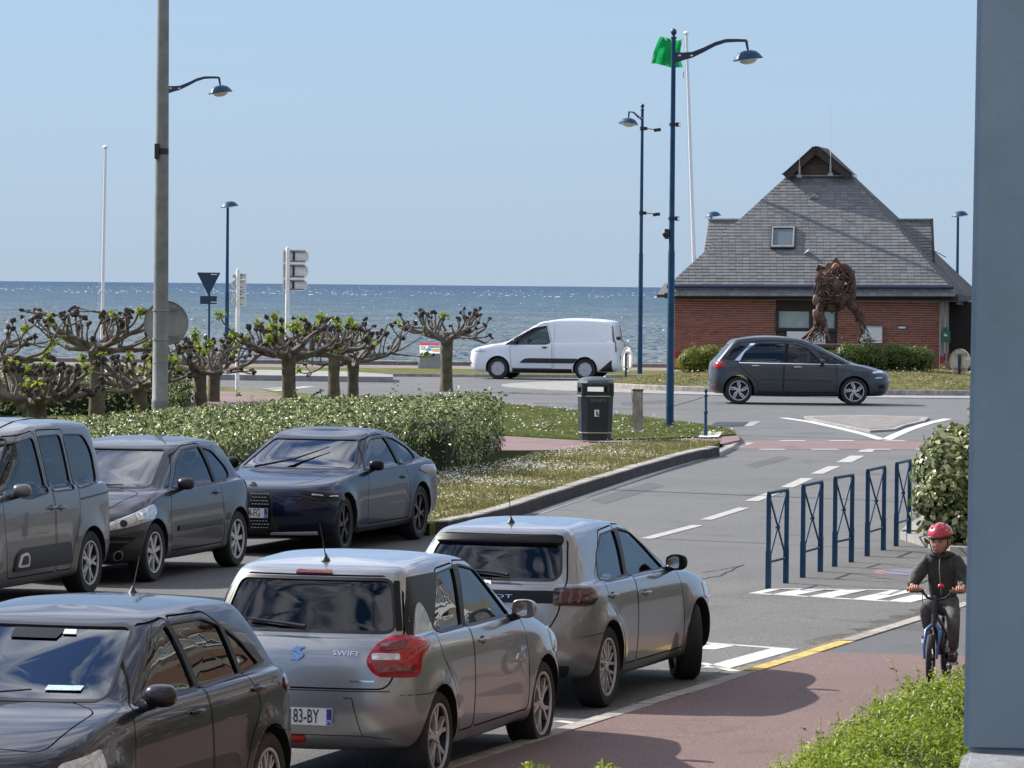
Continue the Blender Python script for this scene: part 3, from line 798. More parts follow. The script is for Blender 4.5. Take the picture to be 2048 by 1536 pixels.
c208 = dict(name='hatchback', cat='car', label='grey hatchback with black tailgate band and front wheels turned, first in the kerb row',
    group='cars parked along the pavement kerb', paint=P_grey, W=.815, WB=2.54, Rw=.316, rr=.222, rim=(8, 'twin'), flare=.03, cabin=.40, steer=.42,
    rows=rows_of(2.54, .83, .685, .815, 1.435, (.80,.92,.955,.975,.985), .74, (2.25,.975), (1.45,1.32), (-.30,1.345), (-.54,.985), .69, .55, rr_=.38),
    side_windows=[([(1.90,.965),(1.38,1.275),(1.04,1.325),(.88,.97)], .03), ([(.80,.975),(.93,1.318),(.52,1.30),(.22,1.16),(.10,1.0),(.14,.975)], .035)],
    windscreen=([(-.66,1.0),(.66,1.0),(.52,1.325),(-.52,1.325)], .05),
    rear_window=([(-.55,1.02),(.55,1.02),(.49,1.29),(-.49,1.29)], .08), rear_glass=M_dark_side,
    doors=[([(2.10,.30),(2.14,.66),(2.08,.91),(1.48,1.33),(.95,1.37),(.84,.96),(.80,.30)], .05, 'door'),
           ([(.785,.30),(.825,.96),(.935,1.36),(.50,1.34),(.02,1.02),(.05,.80),(.32,.62),(.42,.45),(.45,.30)], .05, 'rear_door')],
    hatch=([(-.50,.62),(.50,.62),(.58,.76),(.61,1.0),(.53,1.34),(-.53,1.34),(-.61,1.0),(-.58,.76)], .07, .45),
    patches=[('tailgate_band', 'B', [(-.57,.84),(.57,.84),(.57,.93),(-.57,.93)], .02, M_gloss_black, .010, 0),
             ('tail_lamp', 125, [(.10,.825),(.42,.815),(.50,.865),(.44,.945),(.12,.95)], .03, M_lamp_smoke, .018, .010, True),
             ('lamp_claw', 125, [(.14,.84),(.16,.84),(.19,.93),(.17,.93)], .004, M_dred, .032, .002, True, 'tail_lamp'),
             ('lamp_claw', 125, [(.21,.84),(.23,.84),(.26,.93),(.24,.93)], .004, M_dred, .033, .002, True, 'tail_lamp'),
             ('lamp_claw', 125, [(.28,.84),(.30,.84),(.33,.93),(.31,.93)], .004, M_dred, .033, .002, True, 'tail_lamp'),
             ('roof_spoiler', 'B', [(-.52,1.27),(.52,1.27),(.50,1.325),(-.50,1.325)], .03, M_gloss_black, .025, .008),
             ('pillar_trim', 'R', [(.87,.965),(1.045,1.335),(.925,1.328),(.80,.97)], .005, M_gloss_black, .004, 0, True),
             ('plate_recess', 'B', [(-.40,.38),(.40,.38),(.34,.58),(-.34,.58)], .05, M_black, .003),
             ('lower_valance', 'B', [(-.62,.27),(.62,.27),(.66,.36),(-.66,.36)], .03, M_black, .004),
             ('headlamp', 225, [(1.34,.66),(1.66,.62),(1.76,.70),(1.60,.78),(1.38,.80)], .03, M_clear, .006, .01, True)],
    mirror=(1.86, .985, M_gloss_black), handles=[(1.05, .82), (.14, .86)], antenna=(0, .02, .22, .25),
    wiper=('B', [(.16,1.03),(-.02,1.05),(-.30,1.06)], .013), seams=[('R', [(-.52,.58),(-.25,.60)])],
    badge=[('B', 0, .885, 'PEUGEOT', .040, 2.6), ('B', 0, .985, [[(-.03,-.04),(0,-.015),(.035,-.035),(.02,.02),(.035,.045),(-.01,.04),(-.035,.015)]], 1, 1)],
    plates=[('B', 0.0, .46, 'FT-902-KD', '76')])
polo = dict(name='hatchback', cat='car', label='dark grey hatchback facing left with papers behind its windscreen, nearest car',
    group='cars parked along the pavement kerb', paint=P_darkhatch, W=.8755, WB=2.55, Rw=.316, rr=.215, rim=(9, 'twin'), flare=.028, cabin=.40,
    rows=rows_of(2.55, .80, .70, .8755, 1.46, (.80,.93,.965,.985,1.0), .75, (2.26,.985), (1.42,1.35), (-.28,1.36), (-.53,1.0), .77, .62, rr_=.34),
    side_windows=[([(1.96,.97),(1.42,1.27),(1.10,1.345),(1.0,.985)], .03, M_side), ([(.93,.985),(1.04,1.345),(.55,1.34),(.34,1.29),(.26,1.0)], .03, M_side), ([(.21,1.005),(.28,1.27),(.08,1.17),(-.10,1.03)], .03, M_dark_side)],
    windscreen=([(-.66,1.01),(.66,1.01),(.52,1.35),(-.52,1.35)], .05),
    rear_window=([(-.56,1.05),(.56,1.05),(.50,1.32),(-.50,1.32)], .05),
    doors=[([(2.14,.30),(2.18,.66),(2.12,.91),(1.48,1.34),(1.05,1.39),(.965,.98),(.94,.30)], .05, 'door'),
           ([(.92,.30),(.945,.98),(1.03,1.39),(.48,1.38),(.25,1.26),(.22,.98),(.12,.80),(.34,.62),(.42,.45),(.46,.30)], .05, 'rear_door')],
    hood=([(-.70,2.30),(-.68,3.05),(.68,3.05),(.70,2.30),(.35,2.14),(-.35,2.14)], .12),
    patches=[('tail_lamp', 125, [(.10,.80),(.40,.80),(.52,.86),(.50,.93),(.10,.95)], .03, M_dred, .010, .012, True),
             ('pillar_trim', 'R', [(.99,.975),(1.105,1.355),(1.035,1.353),(.925,.98)], .005, M_gloss_black, .004, 0, True),
             ('pillar_trim', 'R', [(.265,.995),(.345,1.30),(.285,1.28),(.205,1.0)], .005, M_gloss_black, .004, 0, True),
             ('headlamp', 222, [(1.35,.62),(1.70,.60),(1.83,.66),(1.74,.75),(1.40,.80)], .03, M_clear, .006, .012, True),
             ('grille', 'F', [(-.55,.62),(.55,.62),(.58,.71),(-.58,.71)], .02, M_gloss_black, .006)],
    mirror=(1.92, .99, P_darkhatch), handles=[(1.18, .86), (.14, .90)], antenna=(0, .02, .22, .5),
    wiper=('F', [(-.50,.985),(-.2,.99),(.25,1.03)], .010), seams=[('R', [(-.52,.60),(-.22,.62),(-.05,.66)])])
c207 = dict(name='hatchback', cat='car', label='dark grey three-door hatchback with long clear headlamps, between people carrier and coupe',
    group='cars parked along the hedge', paint=P_dark3, W=.874, WB=2.54, Rw=.312, rr=.215, rim=(7, 'fan'), flare=.022, cabin=.40,
    rows=rows_of(2.54, .84, .65, .874, 1.47, (.80,.93,.955,.97,.99), .70, (2.34,.96), (1.42,1.355), (-.22,1.35), (-.46,.99), .77, .61, fr=.62, rr_=.34, front_rake=.14),
    side_windows=[([(1.80,.95),(1.40,1.22),(1.10,1.335),(.62,1.355),(.52,.965)], .035), ([(.45,.97),(.54,1.345),(.30,1.30),(.05,1.12),(.0,1.04),(.05,1.0)], .05, M_dark_side)],
    windscreen=([(-.66,.985),(.66,.985),(.52,1.35),(-.52,1.35)], .05),
    rear_window=([(-.52,1.05),(.52,1.05),(.48,1.31),(-.48,1.31)], .06),
    doors=[([(2.04,.30),(2.08,.60),(2.02,.88),(1.46,1.29),(1.10,1.385),(.60,1.395),(.48,.97),(.44,.30)], .06, 'door')],
    hood=([(-.66,2.42),(-.50,3.05),(-.25,3.22),(.25,3.22),(.50,3.05),(.66,2.42),(.35,2.30),(-.35,2.30)], .12),
    patches=[('headlamp', 222, [(1.27,.75),(1.36,.67),(2.05,.56),(2.12,.59),(1.9,.68),(1.5,.79),(1.32,.825)], .03, M_clear, .007, .014, True),
             ('grille', 'F', [(-.50,.30),(.50,.30),(.62,.42),(.60,.52),(-.60,.52),(-.62,.42)], .06, M_gloss_black, .006),
             ('side_grille', 225, [(1.52,.50),(2.25,.53),(2.25,.34),(1.80,.34)], .04, M_gloss_black, .008, 0, True),
             ('bumper_bar', 225, [(1.62,.44),(2.2,.45),(2.2,.475),(1.62,.465)], .008, P_dark3, .022, .003, True),
             ('lamp_bulb', 222, [(1.62+.05*math.cos(k*PI/8),.705+.04*math.sin(k*PI/8)) for k in range(16)], 0, M_chrome, .026, .004, True, 'headlamp'),
             ('lamp_bulb', 222, [(1.83+.04*math.cos(k*PI/8),.64+.032*math.sin(k*PI/8)) for k in range(16)], 0, M_brake, .026, .004, True, 'headlamp'),
             ('fog_lamp', 235, [(1.24+.055*math.cos(k*PI/8),.31+.055*math.sin(k*PI/8)) for k in range(16)], 0, M_chrome, .010, .0, True),
             ('fog_lens', 235, [(1.24+.042*math.cos(k*PI/8),.31+.042*math.sin(k*PI/8)) for k in range(16)], 0, M_gloss_black, .014, .004, True, 'fog_lamp'),
             ('side_moulding', 'R', [(.52,.50),(1.86,.50),(1.86,.56),(.52,.56)], .015, M_black, .014, .002, True),
             ('tail_lamp', 125, [(.14,.80),(.40,.80),(.50,.92),(.42,1.03),(.22,1.0)], .04, M_dred, .008, .012, True),
             ('pillar_trim', 'R', [(.51,.96),(.63,1.355),(.535,1.353),(.45,.965)], .005, M_gloss_black, .004, 0, True)],
    mirror=(1.74, .975, M_black), handles=[(.66, .86)], wiper=('F', [(-.5,.955),(-.1,.96),(.40,.985)], .011))
bmw = dict(name='coupe', cat='car', label='dark blue low coupe with black wheels and a tall black grille beside the hedge',
    group='cars parked along the hedge', paint=P_navy, W=.918, WB=2.85, Rw=.335, rr=.245, rim=(5, 'Y'), rim_mat=M_alloy_dark, flare=.03, cabin=.38, steer=.05,
    rows=rows_of(2.85, .83, 1.06, .918, 1.395, (.80,.90,.93,.955,.965), .76, (2.12,.935), (1.35,1.26), (-.02,1.265), (-.58,1.0), .79, .60, fr=.52, rr_=.40, rake=.12),
    side_windows=[([(1.80,.925),(1.30,1.20),(1.02,1.265),(.62,1.275),(.52,.94)], .035), ([(.46,.945),(.56,1.275),(.30,1.25),(-.06,1.12),(-.18,1.02),(-.12,.985)], .05)],
    windscreen=([(-.70,.955),(.70,.955),(.53,1.265),(-.53,1.265)], .05),
    rear_window=([(-.50,1.02),(.50,1.02),(.46,1.22),(-.46,1.22)], .06),
    doors=[([(1.98,.30),(2.02,.62),(1.92,.86),(1.36,1.24),(1.05,1.305),(.60,1.315),(.48,.95),(.40,.72),(.46,.30)], .06, 'door')],
    hood=([(-.72,2.20),(-.62,3.05),(-.42,3.42),(.42,3.42),(.62,3.05),(.72,2.20),(.4,2.04),(-.4,2.04)], .14),
    patches=[('grille_frame', 'F', [(-.30,.30),(-.012,.30),(-.012,.75),(-.20,.75),(-.30,.68)], .07, M_alloy_dark, .012),
             ('grille_frame', 'F', [(.30,.30),(.30,.68),(.20,.75),(.012,.75),(.012,.30)], .07, M_alloy_dark, .012),
             ('grille', 'F', [(-.28,.32),(-.03,.32),(-.03,.73),(-.20,.73),(-.28,.66)], .06, M_gloss_black, .018),
             ('grille', 'F', [(.28,.32),(.28,.66),(.20,.73),(.03,.73),(.03,.32)], .06, M_gloss_black, .018),
             ('lamp_rim', 222, [(1.56,.625),(2.08,.645),(2.28,.71),(2.20,.77),(1.60,.735)], .03, M_alloy_dark, .006, .010, True),
             ('bumper_blade', 228, [(1.70,.255),(2.20,.25),(2.20,.275),(1.72,.285)], .008, M_alloy, .016, .003, True),
             ('air_intake', 'F', [(-.24,.24),(.24,.24),(.24,.32),(-.24,.32)], .02, M_black, .008),
             ('side_intake', 232, [(1.92,.30),(2.16,.30),(2.20,.40),(2.02,.48)], .04, M_black, .008, 0, True),
             ('headlamp', 222, [(1.62,.64),(2.06,.66),(2.26,.72),(2.18,.76),(1.66,.72)], .025, M_gloss_black, .008, .012, True),
             ('lamp_light', 222, [(1.74,.675),(1.90,.68),(1.89,.695),(1.75,.69)], .008, M_clear, .028, .003, True, 'headlamp'),
             ('lamp_light', 222, [(1.98,.688),(2.12,.70),(2.11,.713),(1.99,.702)], .008, M_clear, .028, .003, True, 'headlamp'),
             ('tail_lamp', 125, [(.30,.80),(.58,.80),(.74,.86),(.62,.91),(.34,.90)], .03, M_dred, .010, .012, True),
             ('pillar_trim', 'R', [(.51,.93),(.63,1.285),(.555,1.285),(.455,.935)], .005, M_gloss_black, .004, 0, True),
             ('side_skirt', 'R', [(.42,.22),(2.35,.22),(2.35,.29),(.42,.29)], .02, M_black, .012, .004, True)],
    mirror=(1.74, .955, M_gloss_black), handles=[(.66, .80)], handle_mat=P_navy, wiper=('F', [(-.45,.935),(-.05,1.02),(.28,1.16)], .012),
    plates=[('F', 0.0, .50, 'GH-184-FG', '76')])
ber = dict(name='people_carrier', cat='van', label='taupe people carrier with black side cladding, leftmost in the row by the hedge',
    group='cars parked along the hedge', paint=P_taupe, W=.924, WB=2.785, Rw=.33, rr=.222, rim=(5, 'Y'), flare=.028, cabin=.42,
    rows=rows_of(2.785, .89, .73, .924, 1.81, (.95,1.10,1.13,1.14,1.14), .92, (2.30,1.12), (1.55,1.66), (-.60,1.70), (-.68,1.14), .83, .72, fr=.45, rr_=.22, rake=.04),
    side_windows=[([(2.12,1.12),(1.62,1.58),(1.10,1.64),(1.0,1.10),(1.5,1.06)], .06), ([(.90,1.10),(.98,1.64),(.42,1.64),(.34,1.10)], .05), ([(.26,1.10),(.34,1.64),(-.20,1.62),(-.34,1.45),(-.36,1.14)], .09, M_dark_side)],
    windscreen=([(-.74,1.16),(.74,1.16),(.62,1.64),(-.62,1.64)], .05),
    rear_window=([(-.62,1.18),(.62,1.18),(.58,1.62),(-.58,1.62)], .06),
    doors=[([(2.12,.30),(2.20,.78),(2.22,1.05),(1.66,1.64),(1.06,1.71),(.94,1.05),(.92,.30)], .06, 'door'),
           ([(.89,.30),(.91,1.05),(.99,1.71),(.32,1.70),(.25,1.05),(.30,.75),(.48,.50),(.50,.30)], .06, 'sliding_door')],
    patches=[('side_protection', 'R', [(.52,.36),(2.0,.36),(1.94,.52),(1.78,.58),(.56,.58)], .05, M_black, .018, .004, True),
             ('protection_trim', 'R', [(1.66,.40),(1.93,.40),(1.86,.52),(1.72,.54),(1.66,.50)], .03, M_white, .034, .002, True, 'side_protection'),
             ('protection_inset', 'R', [(1.70,.425),(1.885,.425),(1.84,.505),(1.73,.515),(1.70,.49)], .02, M_black, .040, .002, True, 'side_protection'),
             ('door_rail', 'R', [(-.52,1.02),(.22,.985),(.22,1.0),(-.52,1.035)], .005, M_black, .010, .002, True),
             ('tail_lamp', 120, [(.02,.72),(.10,.72),(.16,1.30),(.06,1.30)], .02, M_red, .010, .010, True),
             ('lamp_side', 'R', [(-.735,.76),(-.67,.76),(-.62,1.30),(-.69,1.33)], .01, M_red, .008, .002, True),
             ('headlamp', 225, [(1.55,.78),(1.95,.76),(1.98,.86),(1.60,.92)], .04, M_clear, .006, .01, True),
             ('grille', 'F', [(-.5,.38),(.5,.38),(.56,.56),(-.56,.56)], .06, M_black, .006),
             ('grille_bar', 'F', [(-.6,.74),(.6,.74),(.6,.78),(-.6,.78)], .01, M_chrome, .008)],
    mirror=(2.0, 1.13, P_taupe), handles=[(1.02, .94), (.78, .93)], handle_mat=P_taupe)
van = dict(name='delivery_van', cat='van', label='white panel van with black side strip driving along the seafront road',
    paint=P_van, W=.918, WB=2.66, Rw=.325, rr=.20, rim=(8, 'cover'), rim_mat=mat('wheel_cover', (.5,.5,.52), .35, metal=.5), flare=.02, cabin=.45,
    rows=rows_of(2.66, 1.0, .93, .918, 1.84, (.95,1.03,1.10,1.14,1.15), .90, (2.62,1.07), (1.55,1.68), (-.78,1.72), (-.84,1.15), .83, .73, fr=.5, rr_=.20, rake=.03, front_rake=.16),
    side_windows=[([(2.44,1.04),(2.12,1.26),(1.62,1.53),(1.22,1.60),(1.08,1.10),(1.2,1.06)], .03)],
    windscreen=([(-.74,1.12),(.74,1.12),(.62,1.66),(-.62,1.66)], .05),
    rear_window=([(-.3,1.2),(.3,1.2),(.3,1.3),(-.3,1.3)], .02), rear_open=False,
    doors=[([(2.24,.34),(2.28,.66),(2.30,.98),(1.66,1.60),(1.20,1.69),(1.02,1.1),(1.0,.34)], .05, 'door')],
    patches=[('side_strip', 'R', [(.35,.50),(2.0,.50),(1.85,.62),(1.70,.64),(.22,.64)], .03, M_black, .016, .004, True),
             ('panel_recess', 'R', [(-.55,1.16),(.88,1.12),(.92,1.62),(-.70,1.64),(-.72,1.30)], .06, P_van, .010, 0, True),
             ('sill', 'R', [(.40,.22),(2.22,.22),(2.22,.33),(.40,.33)], .01, M_black, .008, 0, True),
             ('tail_lamp', 122, [(.04,.86),(.12,.84),(.15,1.20),(.10,1.62),(.04,1.64),(.02,1.2)], .02, M_dred, .010, .012, True),
             ('lamp_lens', 122, [(.05,1.0),(.12,1.0),(.12,1.10),(.05,1.10)], .01, M_clear, .032, .004, True, 'tail_lamp'),
             ('rear_plate', 'B', [(-.18,.62),(.06,.62),(.06,.72),(-.18,.72)], .01, M_plateblue, .010),
             ('corner_cap', 'R', [(-.80,.28),(-.42,.28),(-.80,.62)], .03, M_black, .010, 0, True),
             ('headlamp', 225, [(1.50,.80),(1.86,.82),(2.02,.94),(1.88,1.0),(1.56,.90)], .04, M_clear, .008, .012, True),
             ('fog_lamp', 230, [(1.62,.46),(1.80,.44),(1.84,.56),(1.72,.50)], .02, M_gloss_black, .008, 0, True)],
    mirror=(2.14, 1.10, M_black), handles=[(1.24, .96)], handle_mat=M_black, seams=[('R', [(.96,.34),(.96,1.7)])],
    badge=[('B', .12, .98, 'VAN', .05, 1.2)] if False else [])
mpv = dict(name='people_carrier', cat='car', label='dark slate people carrier driving right past the grass roundabout',
    paint=P_mpv, W=.905, WB=2.785, Rw=.328, rr=.235, rim=(5, 'swirl'), flare=.02, cabin=.42,
    rows=rows_of(2.785, .93, .72, .905, 1.655, (.86,.97,1.0,1.015,1.03), .80, (2.84,.985), (1.72,1.53), (-.20,1.52), (-.60,1.04), .80, .655, fr=.6, rr_=.36, rake=.08, front_rake=.16),
    side_windows=[([(2.02,1.0),(1.66,1.36),(1.38,1.44),(1.20,1.46),(1.15,1.0)], .03), ([(1.08,1.0),(1.12,1.465),(.46,1.455),(.16,1.24),(.0,1.05),(.08,1.005)], .04, M_dark_side), ([(2.56,1.0),(1.88,1.31),(2.14,1.0)], .03), ([(-.16,1.06),(.16,1.40),(-.05,1.40),(-.40,1.10)], .03, M_dark_side)],
    windscreen=([(-.72,1.04),(.72,1.04),(.58,1.50),(-.58,1.50)], .05),
    rear_window=([(-.54,1.10),(.54,1.10),(.50,1.43),(-.50,1.43)], .06),
    doors=[([(2.34,.30),(2.38,.66),(2.34,.94),(1.76,1.38),(1.38,1.50),(1.13,1.535),(1.10,.97),(1.08,.30)], .05, 'door'),
           ([(1.055,.30),(1.075,.97),(1.105,1.535),(.40,1.52),(.12,1.30),(-.06,1.03),(.14,.80),(.44,.55),(.48,.30)], .05, 'rear_door')],
    patches=[('window_trim', 'R', [(.02,1.03),(-.10,1.05),(.28,1.46),(.40,1.465),(.12,1.24)], .01, M_chrome, .008, .0, True),
             ('window_trim', 'R', [(.0,.985),(2.5,.965),(2.5,.978),(.0,1.0)], .003, M_chrome, .008, 0, True),
             ('tail_lamp', 128, [(.14,.86),(.36,.84),(.50,.92),(.46,1.0),(.24,1.03),(.14,.98)], .04, M_red, .010, .014, True),
             ('headlamp', 225, [(1.66,.76),(2.02,.78),(2.22,.82),(2.10,.84),(1.68,.81)], .015, M_clear, .008, .006, True),
             ('day_lamp', 225, [(1.70,.64),(1.90,.65),(1.90,.68),(1.72,.67)], .01, M_clear, .008, .004, True),
             ('fog_lamp', 228, [(1.62,.40),(1.84,.40),(1.80,.50),(1.64,.48)], .02, M_gloss_black, .006, 0, True),
             ('pillar_trim', 'R', [(1.15,.99),(1.215,1.47),(1.13,1.47),(1.08,.99)], .005, M_gloss_black, .004, 0, True),
             ('side_crease', 'R', [(.62,.60),(2.1,.56),(2.1,.575),(.62,.615)], .004, P_mpv, .012, 0, True),
             ('rear_reflector', 125, [(.10,.42),(.36,.42),(.36,.46),(.10,.46)], .01, M_dred, .008, .002, True)],
    mirror=(2.02, 1.01, P_mpv), handles=[(1.42, .90), (.40, .92)], handle_mat=M_chrome)
YAW = R(16.7)
def row_place(px_x, y, off_face, sp, heading):
    """px_x: world x of the outer face of the visible rear wheel"""
    hx, hy = math.sin(heading), math.cos(heading)
    # visible side is the right of the heading when driving away, the left when coming
    sx = (sp['W'] - .0) * (1 if off_face > 0 else -1)
    rx, ry = hy, -hx
    return place(px_x - rx * sx, y - ry * sx, heading, sp)
CARS = {}
CARS['sw'] = row_place(-.455, 29.72, 1, sw, YAW)
CARS['208'] = row_place(.775, 34.85, 1, c208, YAW + R(1.2))
CARS['polo'] = row_place(-1.43, 26.9, -1, polo, PI + YAW)
CARS['207'] = row_place(-3.04, 50.2, -1, c207, PI + YAW)
CARS['bmw'] = row_place(-1.11, 55.3, -1, bmw, PI + YAW)
CARS['ber'] = row_place(-4.27, 45.8, -1, ber, PI + YAW)
CARS['mpv'] = row_place(5.47, 108.5, 1, mpv, R(90))
CARS['van'] = row_place(2.16, 133.6, -1, van, R(-90 + 13))
Sb = CARS['bmw'][1]; root = CARS['bmw'][0]; gm = MB()
for sgn in (-1, 1):
    for i in range(7):
        for j in range(11):
            u = sgn*(.05 + i*.036 + (.018 if j % 2 else 0)); z = .345 + j*.036
            if abs(u) > .265 - (.03 if z > .66 else 0): continue
            if abs(u) < .28 and .435 < z < .565: continue
            p = Sb.hit(Frame('F'), u, z, .034)[0]; gm.box(p, (.022, .012, .009))
tag(gm.build('grille_mesh', M_alloy, root), kind='stuff')
pb = Sb.hit(Frame('F'), 0, .80, .004)[0]; MB().lathe([(.045,0),(.045,.01),(.001,.014)], 20, M=Matrix(((1,0,0),(0,0,1),(0,1,0))), c=pb).build('badge', M_chrome, root)
root = CARS['ber'][0]
for x in (-.42, 0, .42):
    pts = [CARS['ber'][1].hit(Frame('T'), x, y, .002)[0] for y in (1.3, .9, .5, .1, -.3)]
    MB().tube(pts, .008, 6).build('roof_groove', M_well, root)
# papers behind the windscreens, dark mirror housing
def sticker(root, x, y, z, wd, ht, col, nm='windscreen_paper', tilt=35):
    M = Matrix.Rotation(R(tilt), 3, 'X')
    MB().box((x, y, z), (wd, .003, ht), M=M).build(nm, col, root)
S_ = CARS['polo'][1]; root = CARS['polo'][0]
M_paper = mat('paper', (.62,.70,.62), .7); M_paper2 = mat('pale_blue_paper', (.45,.62,.66), .7, noise_amt=.3, noise_scale=60)
def on_screen(S, root, poly, m_, nm, off=.002):
    link(nm, patch(S, Frame('F'), [(-x, z) for x, z in poly], off=off, thick=.003), m_, root)
on_screen(S_, root, [(-.50,1.05),(-.30,1.05),(-.30,1.072),(-.50,1.072)], M_paper2, 'windscreen_paper')
on_screen(S_, root, [(-.24,1.312),(-.16,1.312),(-.15,1.334),(-.22,1.334)], M_paper, 'windscreen_paper')
on_screen(S_, root, [(-.14,1.29),(.14,1.29),(.16,1.338),(-.16,1.338)], M_gloss_black, 'sensor_housing')
# ------------------------------------------------------------------ ground, roads, kerbs, markings
def node_mat(name):
    m = bpy.data.materials.new(name); m.use_nodes = True; MATS[name] = m
    return m, m.node_tree, m.node_tree.nodes['Principled BSDF'], m.node_tree.links.new
def asphalt(name, c1, c2, speck=.5, crack=True):
    m, t, b, lk = node_mat(name); b.inputs['Roughness'].default_value = .85
    tcn = N(t, 'ShaderNodeTexCoord')
    n1 = N(t, 'ShaderNodeTexNoise'); n1.inputs['Scale'].default_value = .35; n1.inputs['Detail'].default_value = 8; n1.inputs['Roughness'].default_value = .7
    n2 = N(t, 'ShaderNodeTexNoise'); n2.inputs['Scale'].default_value = 55; n2.inputs['Detail'].default_value = 3
    n3 = N(t, 'ShaderNodeTexVoronoi'); n3.inputs['Scale'].default_value = 130
    for n_ in (n1, n2, n3): lk(tcn.outputs['Object'], n_.inputs['Vector'])
    r1 = N(t, 'ShaderNodeValToRGB'); r1.color_ramp.elements[0].position = .3; r1.color_ramp.elements[1].position = .7
    r1.color_ramp.elements[0].color = (*c1, 1); r1.color_ramp.elements[1].color = (*c2, 1); lk(n1.outputs['Fac'], r1.inputs['Fac'])
    r2 = N(t, 'ShaderNodeValToRGB'); r2.color_ramp.elements[0].position = .35; r2.color_ramp.elements[1].position = .68
    r2.color_ramp.elements[0].color = (1-speck,)*3 + (1,); r2.color_ramp.elements[1].color = (1+speck,)*3 + (1,); lk(n2.outputs['Fac'], r2.inputs['Fac'])
    mx1 = N(t, 'ShaderNodeMixRGB', blend_type='MULTIPLY'); mx1.inputs['Fac'].default_value = 1; lk(r1.outputs['Color'], mx1.inputs['Color1']); lk(r2.outputs['Color'], mx1.inputs['Color2'])
    r3 = N(t, 'ShaderNodeValToRGB'); r3.color_ramp.elements[0].color = (.6,.6,.6,1); r3.color_ramp.elements[1].color = (1.3,1.3,1.3,1); r3.color_ramp.elements[1].position = .6; lk(n3.outputs['Color'], r3.inputs['Fac'])
    mx2 = N(t, 'ShaderNodeMixRGB', blend_type='MULTIPLY'); mx2.inputs['Fac'].default_value = .8; lk(mx1.outputs['Color'], mx2.inputs['Color1']); lk(r3.outputs['Color'], mx2.inputs['Color2'])
    n4 = N(t, 'ShaderNodeTexNoise'); n4.inputs['Scale'].default_value = 1.1; n4.inputs['Detail'].default_value = 6; n4.inputs['Distortion'].default_value = .8; lk(tcn.outputs['Object'], n4.inputs['Vector'])
    r4 = N(t, 'ShaderNodeValToRGB'); r4.color_ramp.elements[0].position = .28; r4.color_ramp.elements[0].color = (.62,.61,.60,1); r4.color_ramp.elements[1].position = .42; r4.color_ramp.elements[1].color = (1,1,1,1); lk(n4.outputs['Fac'], r4.inputs['Fac'])
    mx3 = N(t, 'ShaderNodeMixRGB', blend_type='MULTIPLY'); mx3.inputs['Fac'].default_value = .8; lk(mx2.outputs['Color'], mx3.inputs['Color1']); lk(r4.outputs['Color'], mx3.inputs['Color2'])
    lk(mx3.outputs['Color'], b.inputs['Base Color'])
    bp = N(t, 'ShaderNodeBump'); bp.inputs['Strength'].default_value = .5; bp.inputs['Distance'].default_value = .006; lk(n2.outputs['Fac'], bp.inputs['Height']); lk(bp.outputs['Normal'], b.inputs['Normal'])
    return m
M_asph = asphalt('asphalt', (.088,.088,.088), (.124,.122,.119), .30)
M_asph_coarse = asphalt('coarse_asphalt', (.085,.083,.080), (.135,.130,.122), .55)
M_asph_patch = asphalt('grey_asphalt', (.075,.078,.082), (.092,.094,.098), .18)
M_redasph = asphalt('red_asphalt', (.128,.080,.071), (.160,.104,.093), .35)
M_redlane = asphalt('red_lane', (.155,.098,.096), (.19,.122,.118), .25)
M_redpath = asphalt('red_path', (.165,.105,.100), (.20,.13,.122), .25)
M_conc = mat('concrete', (.30,.285,.265), .85, noise_amt=.22, noise_scale=5, bump=.3)
M_conc_pale = mat('pale_concrete', (.27,.26,.245), .85, noise_amt=.2, noise_scale=2.5, bump=.3)
M_kerb = mat('kerb_stone', (.30,.275,.245), .85, noise_amt=.3, noise_scale=7, bump=.4, obj_var=.12)
M_kerb_dark = mat('weathered_kerb', (.15,.14,.125), .9, noise_amt=.45, noise_scale=5, bump=.5, obj_var=.1)
def paintmark(name, col, wear=.5, scale=14):
    m, t, b, lk = node_mat(name); b.inputs['Roughness'].default_value = .7
    tcn = N(t, 'ShaderNodeTexCoord'); n = N(t, 'ShaderNodeTexNoise'); n.inputs['Scale'].default_value = scale; n.inputs['Detail'].default_value = 9; n.inputs['Roughness'].default_value = .8
    lk(tcn.outputs['Object'], n.inputs['Vector']); r = N(t, 'ShaderNodeValToRGB'); r.color_ramp.elements[0].position = wear - .08; r.color_ramp.elements[1].position = wear + .06
    r.color_ramp.elements[0].color = (.13,.125,.12,1); r.color_ramp.elements[1].color = (*col, 1); lk(n.outputs['Fac'], r.inputs['Fac']); lk(r.outputs['Color'], b.inputs['Base Color'])
    return m
M_line = paintmark('road_paint', (.42,.41,.37), .43)
M_line_new = paintmark('fresh_road_paint', (.58,.575,.55), .41)
M_yellow = paintmark('yellow_kerb_paint', (.55,.40,.08), .44, 9)
